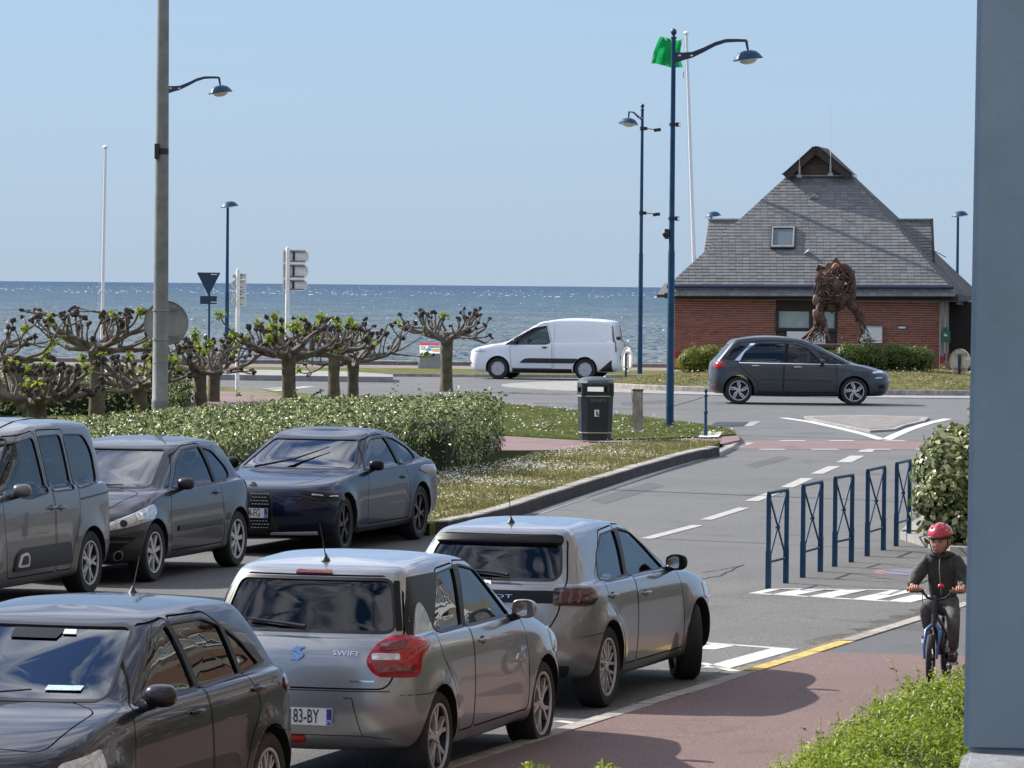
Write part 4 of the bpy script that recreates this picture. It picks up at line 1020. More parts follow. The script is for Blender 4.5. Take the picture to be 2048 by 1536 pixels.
def grass_mat(name, g1, g2, dry, dryness=.5, scale=1.3):
    m, t, b, lk = node_mat(name); b.inputs['Roughness'].default_value = .95; b.inputs['Specular IOR Level'].default_value = .1
    tcn = N(t, 'ShaderNodeTexCoord'); n = N(t, 'ShaderNodeTexNoise'); n.inputs['Scale'].default_value = scale; n.inputs['Detail'].default_value = 10; n.inputs['Roughness'].default_value = .72
    n2 = N(t, 'ShaderNodeTexNoise'); n2.inputs['Scale'].default_value = 38; n2.inputs['Detail'].default_value = 4
    lk(tcn.outputs['Object'], n.inputs['Vector']); lk(tcn.outputs['Object'], n2.inputs['Vector'])
    r = N(t, 'ShaderNodeValToRGB'); e = r.color_ramp.elements; e[0].position = dryness - .14; e[0].color = (*g1, 1); e[1].position = dryness + .14; e[1].color = (*dry, 1)
    em = e.new(dryness); em.color = (*g2, 1); lk(n.outputs['Fac'], r.inputs['Fac'])
    r2 = N(t, 'ShaderNodeValToRGB'); r2.color_ramp.elements[0].position = .35; r2.color_ramp.elements[0].color = (.5,.5,.45,1); r2.color_ramp.elements[1].position = .7; r2.color_ramp.elements[1].color = (1.35,1.35,1.2,1); lk(n2.outputs['Fac'], r2.inputs['Fac'])
    mx_ = N(t, 'ShaderNodeMixRGB', blend_type='MULTIPLY'); mx_.inputs['Fac'].default_value = 1; lk(r.outputs['Color'], mx_.inputs['Color1']); lk(r2.outputs['Color'], mx_.inputs['Color2']); lk(mx_.outputs['Color'], b.inputs['Base Color'])
    bp = N(t, 'ShaderNodeBump'); bp.inputs['Strength'].default_value = .8; bp.inputs['Distance'].default_value = .03; lk(n2.outputs['Fac'], bp.inputs['Height']); lk(bp.outputs['Normal'], b.inputs['Normal'])
    return m
M_soil = grass_mat('verge_turf', (.078,.105,.026), (.135,.145,.048), (.25,.205,.10), .50)
M_soil_green = grass_mat('green_turf', (.060,.095,.018), (.085,.115,.024), (.17,.16,.07), .58)
M_blade = mat('grass_blade', (.165,.175,.05), .7, obj_var=0, noise_amt=.5, noise_scale=2.2, transl=.35)
M_blade_dry = mat('dry_grass_blade', (.36,.29,.16), .8, noise_amt=.45, noise_scale=2.2, transl=.3)
M_daisy = mat('daisy_petal', (.78,.77,.70), .6, transl=.25)
M_sand, t_, b_s, lk_ = node_mat('blown_sand'); b_s.inputs['Base Color'].default_value = (.30,.25,.185,1); b_s.inputs['Roughness'].default_value = .95
tr_ = N(t_, 'ShaderNodeBsdfTransparent'); ms_ = N(t_, 'ShaderNodeMixShader'); tc_ = N(t_, 'ShaderNodeTexCoord'); ns_ = N(t_, 'ShaderNodeTexNoise'); ns_.inputs['Scale'].default_value = 5; ns_.inputs['Detail'].default_value = 12; ns_.inputs['Roughness'].default_value = .85
rs_ = N(t_, 'ShaderNodeValToRGB'); rs_.color_ramp.elements[0].position = .40; rs_.color_ramp.elements[1].position = .62; lk_(tc_.outputs['Object'], ns_.inputs['Vector']); lk_(ns_.outputs['Fac'], rs_.inputs['Fac']); lk_(rs_.outputs['Color'], ms_.inputs['Fac']); lk_(tr_.outputs['BSDF'], ms_.inputs[1]); lk_(b_s.outputs['BSDF'], ms_.inputs[2]); lk_(ms_.outputs['Shader'], t_.nodes['Material Output'].inputs['Surface'])
# terrain sheet (road surface is the terrain itself)
EDGE = 152.5
ys = [-30, 0, 20, 40, 60, 80, 100] + [102 + 2*i for i in range(8)] + [130, EDGE]
xs = [-140, -60, -20, 0, 20, 60, 140]
v = [(x, y, gz(y)) for y in ys for x in xs]; nx = len(xs)
f = [(j*nx+i, j*nx+i+1, (j+1)*nx+i+1, (j+1)*nx+i) for j in range(len(ys)-1) for i in range(nx-1)]
tag(link('road', np_mesh('road', v, f), M_asph), kind='structure')
def drape(name, pts, h, mat_, thick=0.0, kind=None, parent=None, step=1.2, uv=None):
    """flat outline draped on the ground h above it; thick: skirts down"""
    pts = densify(ccw([(p[0], p[1]) for p in pts]), step); n = len(pts)
    bm = bmesh.new(); top = [bm.verts.new((x, y, gz(y) + h)) for x, y in pts]
    fc = bm.faces.new(top); bmesh.ops.triangulate(bm, faces=[fc])
    if thick:
        lo = [bm.verts.new((x, y, gz(y) + h - thick)) for x, y in pts]
        for i in range(n):
            bm.faces.new((top[i], lo[i], lo[(i+1) % n], top[(i+1) % n]))
    bmesh.ops.recalc_face_normals(bm, faces=bm.faces)
    me = bpy.data.meshes.new(name); bm.to_mesh(me); bm.free()
    if not thick and me.polygons[0].normal.z < 0: me.flip_normals()
    o = link(name, me, mat_, parent)
    if kind: tag(o, kind=kind)
    return o
def gp(*pp, h=0): return [tuple(G(x, y, h)[:2]) for x, y in pp]
def line_pts(pts):
    return [Vector(p) for p in pts]
def offset_line(pts, d):
    pts = [Vector(p) for p in pts]; o = []
    for i, p in enumerate(pts):
        t = (pts[min(i+1, len(pts)-1)] - pts[max(i-1, 0)]).normalized(); o.append(p + Vector((t.y, -t.x)) * d)
    return o
def resample(pts, step):
    pts = [Vector(p) for p in pts]; o = [pts[0]]; acc = 0
    for a, b in zip(pts[:-1], pts[1:]):
        Lh = (b - a).length; s = step - acc
        while s <= Lh: o.append(a + (b - a) * (s / Lh)); s += step
        acc = (Lh - (s - step))
    o.append(pts[-1]); return o
def kerb_run(parent, pts, wd, ht, mat_, stone=1.0, side=1, name='kerb_stone', base=0.0, batter=.02, dark=None):
    """separate kerb stones along a line; the line is the road-side face, side=+1 body to the right of the direction"""
    rs = resample(pts, stone)
    for a, b in zip(rs[:-1], rs[1:]):
        if (b - a).length < .15: continue
        t = (b - a).normalized(); nrm = Vector((t.y, -t.x)) * side
        a2 = a + t * .006; b2 = b - t * .006; j = rnd.uniform(-.004, .004)
        v = []
        for q in (a2, b2):
            z = gz(q.y) + base
            for off, zz in ((0, -.1), (batter, ht - .015 + j), (batter + .015, ht + j), (wd, ht + j), (wd, -.1)):
                v.append((q.x + nrm.x*off, q.y + nrm.y*off, z + zz))
        f = [(i, i+1, i+6, i+5) for i in range(4)] + [(0,4,3,2,1), (5,6,7,8,9)]
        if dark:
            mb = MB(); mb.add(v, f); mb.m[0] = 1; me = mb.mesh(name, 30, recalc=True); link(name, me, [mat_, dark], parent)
        else: MB().add(v, f).build(name, mat_, parent, sm=30)
def mark(name, pts, h=.005, m_=None, parent=None):
    return drape(name, pts, h, m_ or M_line, parent=parent)
def struct_root(name):
    o = bpy.data.objects.new(name, None); COL.objects.link(o); return tag(o, kind='structure')
# ---- right-hand pavement (red asphalt) and its low kerb
KR = [G(*p) for p in [(700,1612),(922,1530),(1250,1413),(1560,1316),(1700,1277),(1853,1236)]]
d_ = (KR[1] - KR[0]); 
K0 = Vector((KR[1].x, KR[1].y)) ; K5 = Vector((KR[5].x, KR[5].y)); kd = (K5 - K0).normalized()
Kline = [K0 - kd*14, K0, K5 + kd*1.5]
pr = struct_root('pavement')
out_r = [(30, 50), (30, 8)]
kin = offset_line(Kline, .17)
A_ = kin[0]; B_ = kin[-1]
split = G(1515, 1298, .06); split2 = G(1990, 1312, .06)
tS = (Vector((split.x, split.y)) - A_).dot((B_ - A_).normalized()); C_ = A_ + (B_ - A_).normalized() * tS
drape('red_pavement', [A_, C_, (split2.x, split2.y), (30, split2.y + 3), (30, 8), (-3, 8)], .055, M_redasph, parent=pr, step=4)
bend = G(1850, 1100)
drape('grey_pavement', [C_, B_, (B_.x + 1.6, B_.y + 9), (B_.x + 4, B_.y + 16), (30, 62), (30, split2.y + 3), (split2.x, split2.y)], .051, M_asph_patch, parent=pr, step=4)
kerb_run(pr, [K0 - kd*14, K0 + kd * ((G(1430,1352).xy - K0).dot(kd))], .17, .06, M_kerb, 1.0, 1)
ya = K0 + kd * ((G(1430,1352).xy - K0).dot(kd)); yb = K0 + kd * ((G(1640,1292).xy - K0).dot(kd))
M_kerb_y = mat('yellow_kerb_stone', (.50,.37,.10), .8, noise_amt=.35, noise_scale=9, bump=.3)
kerb_run(pr, [ya, yb], .17, .06, M_kerb_y, 1.0, 1, 'yellow_kerb_stone')
kerb_run(pr, [yb, K5 + kd*1.5], .17, .06, M_kerb, 1.0, 1)
sn = struct_root('sand_drift')
def ribbon(a, b, w0, w1, seed, n=60):
    rr_ = random.Random(seed); t = (b - a).normalized(); nr_ = Vector((-t.y, t.x)); up_ = []; lo_ = []
    for i in range(n + 1):
        p = a + (b - a) * i / n; k = noise.noise(Vector((p.x*1.7, p.y*1.7, seed))) + .5*noise.noise(Vector((p.x*6, p.y*6, seed)))
        up_.append(tuple(p + nr_ * max(.02, (w0 + (w1-w0)*i/n) * (1 + .9*k)))); lo_.append(tuple(p - nr_ * .0))
    return up_ + lo_[::-1]
drape('drifted_sand', ribbon(K0 + kd*3, K5 + kd, .10, .42, 3), .003, M_sand, parent=sn)
# ---- coarse parking strip between kerb and road
pk = K0 + kd * ((G(1700,1277).xy - K0).dot(kd))
drape('parking_lane', [tuple(K0 - kd*14), tuple(pk), tuple(pk + Vector((-kd.y, kd.x)) * 2.1 - kd*1.0), tuple(K0 - kd*14 + Vector((-kd.y, kd.x)) * 2.1)], .002, M_asph_coarse, kind='structure', step=5)
# ladder markings
def quad_px(*pp): return gp(*pp)
mk = struct_root('road_markings')
def strip_px(a, b, wpx, m_=None, h=.006):
    """a painted strip between two pixels, wpx = width in metres"""
    A = G(*a).xy; B = G(*b).xy; t = (B - A).normalized(); n_ = Vector((t.y, -t.x)) * wpx / 2
    mark('marking', [A - n_, B - n_, B + n_, A + n_], h, m_ or M_line_new, mk)
def crop3(x, y): return (1480 + x / 3.2, 860 + y / 3.2)
def c8(x, y): return (900 + x / 1.784, 1180 + y / 1.784)
# ladder by the barriers
strip_px(crop3(205,1018), crop3(1190,1030), .10); strip_px(crop3(80,1048), crop3(1075,1106), .10)
for a, b in [((90,1050),(235,1018)), ((265,1060),(480,1020)), ((500,1074),(740,1024)), ((790,1088),(1050,1030)), ((1010,1104),(1190,1060))]:
    strip_px(crop3(*a), crop3(*b), .26 if a[0] > 90 else .12)
# ladder at the head of the parking bay
strip_px(c8(905,190), c8(1235,214), .10); strip_px(c8(895,262), c8(1020,292), .10)
for a, b in [((900,212),(985,196)), ((945,280),(1190,212))]: strip_px(c8(*a), c8(*b), .24)
strip_px((1115,1443), (1165,1450), .10); strip_px((1128,1462), (1150,1450), .10)
# bay marks by the hedge row
strip_px((800,1068), (905,1062), .10, M_line_new); strip_px((478,1140), (540,1128), .10, M_line)
# centre line dashes
for a, b in [((1292,1078),(1395,1051)), ((1412,1040),(1488,1016))] : strip_px(a, b, .16, M_line)
for a, b in [((47,460),(258,395)), ((275,372),(455,307)), ((465,285),(630,230)), ((638,212),(778,163)), ((775,145),(845,125))]:
    p, q = crop3(*a), crop3(*b); strip_px((p[0]+8, p[1]-1), (q[0]-8, q[1]+1), .20 if a[0] < 600 else .26, M_line)
# red crossing with broken lines
drape('red_crossing', gp((1478,882),(1930,882),(1930,900),(1470,898)), .004, M_redlane, kind='structure')
for x0, x1 in ((1560,1610),(1659,1708),(1768,1809),(1859,1905)): strip_px((x0, 882), (x1, 882), .22, h=.009)
for x0, x1 in ((1520,1571),(1623,1676),(1731,1782),(1832,1882)): strip_px((x0, 899.5), (x1, 899.5), .22, h=.009)
# edge line under the left kerb
strip_px((1072,1028), (1200,984), .14, M_line); strip_px((1200,984), (1340,936), .14, M_line); strip_px((1340,936), (1440,906), .14, M_line)
strip_px((1440,906),(1500,886), .16, M_line)
# V lines round the splitter island
def poly_strip(pts, wd, m_=None):
    c = [G(*p).xy for p in pts]; a = offset_line(c, wd/2); b = offset_line(c, -wd/2)
    mark('marking', a + b[::-1], .006, m_ or M_line_new, mk)
poly_strip([(1565,836),(1620,844),(1680,857),(1730,869),(1765,880)], .22)
bk = [G(1800,1079).xy, G(1812,1066).xy, G(1835,1052).xy, G(1870,1030).xy, G(1960,985).xy]
kerb_run(struct_root('bed_kerb'), bk, .2, .12, M_kerb, .9, 1)
drape('bed_soil', bk + [Vector((9, 72)), Vector((9, 50)), G(1900,1110).xy], .1, M_conc_pale, thick=.1, kind='structure')
poly_strip([(1895,838),(1855,847),(1818,859),(1790,871),(1772,880)], .22)
si = [(1608,832),(1735,830),(1858,834),(1850,841),(1810,850),(1790,858),(1740,861),(1700,853),(1650,843),(1612,836)]
isl = [G(*p, .045).xy for p in si]; drape('traffic_island', isl, .045, M_conc_pale, thick=.15, kind='structure', step=.6)
cI = sum(isl, Vector((0,0)))/len(isl); drape('island_paving', [cI + (p-cI)*.86 for p in isl], .051, mat('island_paving', (.19,.172,.158), .9, noise_amt=.3, noise_scale=3), kind='structure', step=9)
# drain and small slabs
dr = struct_root('drain_grate')
drape('grate_frame', gp((1420,851),(1434,844),(1500,844),(1488,853),(1440,855)), .005, M_brake, parent=dr); drape('pale_slab', gp((1488,853),(1500,844),(1520,843),(1506,852)), .005, M_conc, parent=dr)
for i in range(9):
    x = 1424 + i*7; strip = [G(x, 853 - .2*i).xy, G(x+5, 853 - .2*i).xy, G(x+9, 846).xy, G(x+5, 846).xy]
    drape('grate_bar', strip, .010, M_brake, parent=dr, thick=.006)
# long tar joint over the carriageway
def crack(pts, wd=.018):
    c = []
    for a, b in zip(pts[:-1], pts[1:]):
        for k in range(10): c.append(Vector(G(a[0]+(b[0]-a[0])*k/10, a[1]+(b[1]-a[1])*k/10).xy) + Vector((rnd.uniform(-.012,.012), rnd.uniform(-.02,.02))))
    a = offset_line(c, wd/2); b = offset_line(c, -wd/2); drape('tar_joint', a + b[::-1], .0035, M_well, parent=mk, step=9)
crack([(1310,1077),(1520,1087),(1850,1103)], .03); crack([(1395,1160),(1440,1152),(1490,1128)], .02); crack([(1490,1130),(1440,1140),(1400,1146)], .015)
crack([(1340,814),(1380,803),(1420,790)], .05); crack([(1225,818),(1500,819)], .06); crack([(1000,812),(1100,806),(1200,812)], .05)
drape('coarse_patch', gp((1395,1165),(1500,1150),(1560,1176),(1850,1205),(1845,1232),(1700,1270),(1560,1312),(1430,1348),(1380,1290)), .003, M_asph_coarse, kind='structure', step=9)
drape('coarse_footway', gp((1530,1182),(1800,1072),(1900,1095),(1960,1150),(1930,1180)), .0035, asphalt('footway_asphalt', (.085,.083,.078), (.12,.116,.108), .45), kind='structure', step=9)
M_patch = asphalt('repair_asphalt', (.062,.062,.064), (.082,.082,.084), .25)
for q in [((1180,1000),(1300,965),(1330,972),(1210,1008)), ((1490,930),(1560,912),(1585,916),(1510,936)), ((1010,1150),(1100,1130),(1120,1150),(1030,1170)), ((1240,805),(1330,800),(1335,806),(1245,812)), ((560,1190),(700,1150),(760,1170),(620,1210))]:
    drape('repair_patch', gp(*q), .0028, M_patch, parent=mk, step=9)
# blue and red no-parking symbol on the ground
sg = struct_root('ground_symbol')
M_gred = paintmark('symbol_red', (.34,.12,.10), .50, 30); M_gblue = paintmark('symbol_blue', (.14,.19,.30), .50, 30)
cs = G(1812, 1146)
drape('symbol_ring', [(cs.x + .36*math.cos(k*PI/20), cs.y + .62*math.sin(k*PI/20)) for k in range(40)], .005, M_gred, parent=sg, step=9)
drape('symbol_disc', [(cs.x + .27*math.cos(k*PI/20), cs.y + .46*math.sin(k*PI/20)) for k in range(40)], .009, M_gblue, parent=sg, step=9)
drape('symbol_bar', [(cs.x-.24, cs.y+.30), (cs.x-.19, cs.y+.36), (cs.x+.24, cs.y-.30), (cs.x+.19, cs.y-.36)], .013, M_gred, parent=sg, step=9)
# ---- left verge with raised kerb
kl = [(700,1075),(800,1060),(870,1050),(985,1052)]
KL_top = [(880,1046),(1000,1020),(1100,988),(1200,957),(1300,927),(1400,900),(1442,893)]
KH = .17
KLb = [G(x, y, KH).xy for x, y in KL_top]
lv = struct_root('verge_kerb')
KLfull = [Vector((-8.9, 38.0)), Vector((-3.35, 56.4)), Vector((-3.0, 57.0)), Vector((-2.4, 57.1))] + KLb
M_kface = mat('shaded_kerb_face', (.036,.034,.031), .95, noise_amt=.4, noise_scale=6)  # near-black colour paints the shade onto the road-side kerb face
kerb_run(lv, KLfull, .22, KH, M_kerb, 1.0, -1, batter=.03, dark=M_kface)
tip = [G(x, y, .06).xy for x, y in [(1442,906),(1470,893),(1482,883),(1481,872),(1462,862),(1400,851),(1300,838),(1200,828),(1100,818),(1015,811),(900,806)]]
kerb_run(lv, tip[:5], .2, .07, M_kerb, .9, -1)
kerb_run(lv, tip[4:], .16, .04, M_kerb, 1.0, -1)
inner = offset_line(KLfull, -.21)
verge_poly = [(-14.5, 38.5)] + [tuple(p) for p in inner] + [G(1440,888,.1).xy, G(1300,886,.1).xy, G(1200,896,.1).xy, G(1080,915,.1).xy, G(1000,937,.1).xy, G(930,948,.1).xy, (-16, 70)]
drape('verge', verge_poly, .15, M_soil, kind='structure', step=1.5, thick=.15)
path_top = [(880,868),(1010,872),(1180,882),(1290,880),(1400,876),(1475,874)]
path_bot = [(1480,884),(1445,892),(1430,888),(1300,889),(1200,899),(1080,918),(1000,940),(880,975)]
drape('path', [G(*p, .06).xy for p in path_top + path_bot], .10, M_redpath, kind='structure', step=1.5, thick=.1)
lawn = [(900,808),(1015,813),(1100,820),(1200,830),(1300,840),(1400,853),(1462,864),(1472,873),(1400,878),(1290,882),(1180,884),(1010,874),(880,871)]
drape('lawn', [G(*p, .08).xy for p in lawn], .13, M_soil_green, kind='structure', step=1.2, thick=.13)
# dropped kerb plate by the slim bollard
drape('tactile_plate', gp((1397,888),(1404,877),(1448,877),(1436,888)), .135, M_white, parent=None, kind='structure')
# ---- ground behind the hedge: path of red asphalt, rough grass and the seafront
drape('garden_lawn', [(-40, 52), (-9, 66), (-3.6, 86), (-3.2, 100), (-5.0, 112), (-9, 122), (-40, 122)], .06, M_soil, kind='structure', step=4)
drape('garden_path', [G(340,786).xy, G(500,790).xy, G(560,800).xy, G(600,815).xy, G(560,830).xy, G(300,835).xy, G(200,820).xy, G(150,800).xy], .075, M_redpath, kind='structure')
drape('sand_patch', [G(480,782).xy, G(530,788).xy, G(575,800).xy, G(640,806).xy, G(560,812).xy, G(470,800).xy], .08, M_sand, kind='structure')
# far side of the roundabout road: pale platform, grass strip, promenade
fp = struct_root('seafront_kerb')
pl = [G(x, y, .1).xy for x, y in [(430,753),(560,755),(700,757),(786,758),(786,753),(700,747),(560,744),(430,742)]]
drape('platform', pl, .16, M_conc_pale, thick=.2, kind='structure')
strip_px((505,786), (560,780), .35, M_line); strip_px((560,780), (620,773), .35, M_line); strip_px((530,778), (575,775), .25, M_line)
yk = 136.5
kerb_run(fp, [Vector((-30, yk)), Vector((-.5, yk)), Vector((6, yk + 1.5)), Vector((30, yk+1.5))], .2, .10, M_kerb, 1.5, -1)
drape('grass_strip', [(-60, yk+.1), (-.5, yk+.1), (6, yk+1.6), (60, yk+1.6), (60, yk+9), (-60, yk+9)], .09, M_soil, kind='structure', step=4)
drape('promenade', [(-80, yk+9), (80, yk+9), (80, EDGE), (-80, EDGE)], .07, mat('promenade_asphalt', (.20,.155,.14), .9, noise_amt=.2, noise_scale=1.5), kind='structure', step=6)
sw_ = empty('sea_wall', (0, EDGE - .4, gz(150) + .07), 0, 'low concrete sea wall along the edge of the promenade', 'wall')
z_ = 0
for i in range(-30, 31):
    MB().box((i*2.6, 0, .04), (2.58, .4, .10)).build('wall_block', M_conc, sw_)
    MB().box((i*2.6, 0, .115), (2.58, .5, .05)).build('coping', M_kerb, sw_)
tag(MB().box((0, EDGE + .3, -4), (290, .6, 9.2)).build('embankment', M_conc, None), kind='structure')
# ---- roundabout
RC = Vector((9.9, 125.5)); RI = 7.5; RA = 10.2
zr = gz(125.5)
apron = [(RC.x + RA*math.cos(k*PI/40), RC.y + RA*math.sin(k*PI/40)) for k in range(80)]
drape('roundabout_apron', apron, .02, M_conc_pale, kind='structure', step=9, thick=.05)
rk = struct_root('roundabout_kerb')
kerb_run(rk, [Vector((RC.x + (RI+.2)*math.cos(-k*PI/40), RC.y + (RI+.2)*math.sin(-k*PI/40))) for k in range(81)], .2, .16, M_kerb, .9, 1)
# mound
v = []; f = []; nr_ = 12; na = 72
for i in range(nr_ + 1):
    r_ = RI * (1 - i / nr_)
    for k in range(na):
        a = 2*PI*k/na; x = RC.x + r_*math.cos(a); y = RC.y + r_*math.sin(a)
        h = .13 + .42 * (1 - (r_/RI)**2.2) + .05*noise.noise(Vector((x*.6, y*.6, 0)))
        v.append((x, y, gz(y) + h))
for i in range(nr_):
    for k in range(na): f.append((i*na+k, i*na+(k+1) % na, (i+1)*na+(k+1) % na, (i+1)*na+k))
me = np_mesh('roundabout_lawn', v, f); me.shade_smooth(); tag(link('roundabout_lawn', me, M_soil), kind='structure')
def mound_h(x, y):
    r_ = math.hypot(x - RC.x, y - RC.y)
    return gz(y) + (.13 + .42 * max(0, 1 - (r_/RI)**2.2) if r_ < RI else 0)
# ------------------------------------------------------------------ grass blades and daisies (stuff)
def in_poly(p, poly):
    x, y = p; r_ = False; n = len(poly)
    for i in range(n):
        x1, y1 = poly[i][0], poly[i][1]; x2, y2 = poly[(i+1) % n][0], poly[(i+1) % n][1]
        if (y1 > y) != (y2 > y) and x < (x2-x1)*(y-y1)/(y2-y1)+x1: r_ = not r_
    return r_
def scatter(poly, n, seed, dens=None):
    rr_ = random.Random(seed); xs_ = [p[0] for p in poly]; ys_ = [p[1] for p in poly]; o = []; tries = 0
    while len(o) < n and tries < n * 30:
        tries += 1; x = rr_.uniform(min(xs_), max(xs_)); y = rr_.uniform(min(ys_), max(ys_))
        if in_poly((x, y), poly) and (dens is None or rr_.random() < dens(x, y)): o.append((x, y))
    return o
def tufts(name, pts, zf, hgt, wd, m_, per=5, seed=1):
    rr_ = np.random.RandomState(seed); P_ = np.array([(x, y, zf(x, y)) for x, y in pts], dtype=np.float64); n = len(P_) * per
    C = np.repeat(P_, per, 0) + np.c_[rr_.uniform(-.05,.05,(n,2)), np.zeros(n)]
    a = rr_.uniform(0, 2*PI, n); lean = rr_.uniform(-.6, .6, (n, 2)) * hgt; h = rr_.uniform(.5, 1.1, n) * hgt
    d = np.c_[np.cos(a), np.sin(a), np.zeros(n)] * wd / 2
    V = np.stack([C - d, C + d, C + np.c_[lean, h]], 1).reshape(-1, 3); Fc = np.arange(n*3).reshape(-1, 3)
    return tag(link(name, np_mesh(name, V, Fc), m_), kind='stuff')
vp = [tuple(p) for p in verge_poly]
front_zone = lambda x, y: 1.0 if (x > -3 and y > 56) else .0
T1 = scatter([p for p in vp if p[0] > -6 or True], 9000, 5, front_zone)
tufts('verge_grass', [p for i, p in enumerate(T1) if i % 2], lambda x, y: gz(y)+.15, .07, .018, M_blade, 4, 1)
tufts('dry_verge_grass', [p for i, p in enumerate(T1) if i % 2 == 0], lambda x, y: gz(y)+.15, .05, .018, M_blade_dry, 4, 2)
lp = [tuple(G(*p, .08).xy) for p in lawn]
T2 = scatter(lp, 6000, 6); tufts('lawn_grass', T2, lambda x, y: gz(y)+.13, .04, .02, M_blade, 4, 3)
circ = [(RC.x + RI*.98*math.cos(k*PI/20), RC.y + RI*.98*math.sin(k*PI/20)) for k in range(40)]
T3 = scatter(circ, 9000, 7, lambda x, y: 1 if y < 128 else .2)
tufts('roundabout_grass', [p for i, p in enumerate(T3) if i % 3 == 0], mound_h, .055, .03, M_blade, 4, 4)
tufts('dry_roundabout_grass', [p for i, p in enumerate(T3) if i % 3], mound_h, .05, .03, M_blade_dry, 4, 5)
def daisies(name, pts, zf, seed, size=.0105, hgt=.07):
    rr_ = np.random.RandomState(seed); n = len(pts); C = np.array([(x, y, zf(x, y) + hgt*rr_.uniform(.6, 1.4)) for x, y in pts])
    k = 6; a = np.arange(k) * 2*PI/k; s = size * rr_.uniform(.7, 1.3, n)
    tl = rr_.uniform(-.5, .5, (n, 2))
    ring = np.stack([np.cos(a), np.sin(a)], 1)
    V = np.zeros((n, k, 3)); V[:, :, :2] = C[:, None, :2] + ring[None] * s[:, None, None]
    V[:, :, 2] = C[:, None, 2] + (ring[None] * tl[:, None, :]).sum(2) * s[:, None]
    Fc = np.arange(n*k).reshape(n, k)
    return tag(link(name, np_mesh(name, V.reshape(-1, 3), Fc), M_daisy), kind='stuff')
def dz(x, y):
    # thick drift between hedge and path, thinning to the kerb
    px_ = 1024 + x*F/y
    k = noise.noise(Vector((x*.5, y*.25, 3))) + .4*noise.noise(Vector((x*1.5, y*.8, 9)))
    e = min((Vector((x, y)) - p).length for p in KLb[1:])
    if y < 56 or x < -3.5: return 0
    base = 1.0 if e > 2.1 else (.0 if e < 1.3 else .22)
    if y > 75: base *= .55
    return base * max(0, .55 + k)
daisies('verge_daisies', scatter(vp, 10000, 11, dz), lambda x, y: gz(y)+.15, 1)
daisies('lawn_daisies', scatter(lp, 420, 12, lambda x, y: max(0, noise.noise(Vector((x, y*.5, 5)))+.3)), lambda x, y: gz(y)+.13, 2, .02)
daisies('roundabout_daisies', scatter(circ, 260, 13, lambda x, y: max(0, noise.noise(Vector((x*.7, y*.5, 5))))), mound_h, 3, .028, .1)
# ------------------------------------------------------------------ sea
SEAZ = -4.0
m, t, b, lk = node_mat('sea_water')
b.inputs['Roughness'].default_value = .6; b.inputs['Specular IOR Level'].default_value = .18; b.inputs['IOR'].default_value = 1.33
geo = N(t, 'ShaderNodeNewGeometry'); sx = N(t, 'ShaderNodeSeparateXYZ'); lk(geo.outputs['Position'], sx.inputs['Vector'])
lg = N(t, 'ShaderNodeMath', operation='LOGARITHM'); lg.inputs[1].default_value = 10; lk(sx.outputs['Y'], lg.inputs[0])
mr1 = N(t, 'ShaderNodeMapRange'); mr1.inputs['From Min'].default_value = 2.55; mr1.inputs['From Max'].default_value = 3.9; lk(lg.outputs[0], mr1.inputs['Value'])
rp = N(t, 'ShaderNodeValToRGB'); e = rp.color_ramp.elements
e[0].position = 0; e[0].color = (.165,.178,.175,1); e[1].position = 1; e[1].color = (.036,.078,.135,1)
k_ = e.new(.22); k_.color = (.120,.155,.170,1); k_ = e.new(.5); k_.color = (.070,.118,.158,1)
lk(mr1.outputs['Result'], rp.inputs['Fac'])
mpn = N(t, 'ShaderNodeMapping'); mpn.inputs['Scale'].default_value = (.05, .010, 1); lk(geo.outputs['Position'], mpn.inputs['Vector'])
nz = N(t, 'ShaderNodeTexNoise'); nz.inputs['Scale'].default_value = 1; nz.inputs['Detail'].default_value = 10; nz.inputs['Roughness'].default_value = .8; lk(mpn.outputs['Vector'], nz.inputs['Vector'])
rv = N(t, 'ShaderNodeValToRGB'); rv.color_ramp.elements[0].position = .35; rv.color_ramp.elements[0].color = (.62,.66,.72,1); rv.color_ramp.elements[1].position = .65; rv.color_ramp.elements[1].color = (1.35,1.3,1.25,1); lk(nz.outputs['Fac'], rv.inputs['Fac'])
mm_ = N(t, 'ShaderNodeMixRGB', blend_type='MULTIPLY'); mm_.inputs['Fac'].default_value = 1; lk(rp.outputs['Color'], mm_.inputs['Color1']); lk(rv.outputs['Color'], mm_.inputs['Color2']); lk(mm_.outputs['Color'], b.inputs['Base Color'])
bw = N(t, 'ShaderNodeTexNoise'); bw.inputs['Scale'].default_value = .8; bw.inputs['Detail'].default_value = 8; lk(geo.outputs['Position'], bw.inputs['Vector'])
bp = N(t, 'ShaderNodeBump'); bp.inputs['Strength'].default_value = 1; bp.inputs['Distance'].default_value = 1.2; lk(bw.outputs['Fac'], bp.inputs['Height']); lk(bp.outputs['Normal'], b.inputs['Normal'])
M_sea = m
# wavy surface: rows get wider apart with distance, real wave heights
rows = []; y = 250.0
while y < 60000: rows.append(y); y += max(.9, y*y/(7.5*9000)*1.1)
rows.append(70000)
ncol = 260
V = []; 
ra = np.random.RandomState(5)
for j, y in enumerate(rows):
    hw = .14 * y + 60; X = np.linspace(-hw, hw, ncol)
    cell = hw*2/ncol
    ph = X/ max(7, cell*2.2)
    h = .05*np.sin(X*.35 + y*.55 + ra.rand()*1.2) + ra.normal(0, .045, ncol)
    h = np.convolve(h, [.25,.5,.25], 'same'); amp = min(1.0, 9000 / y) * (1 if y < 30000 else 0)
    V.append(np.c_[X, np.full(ncol, y), SEAZ + h*amp])
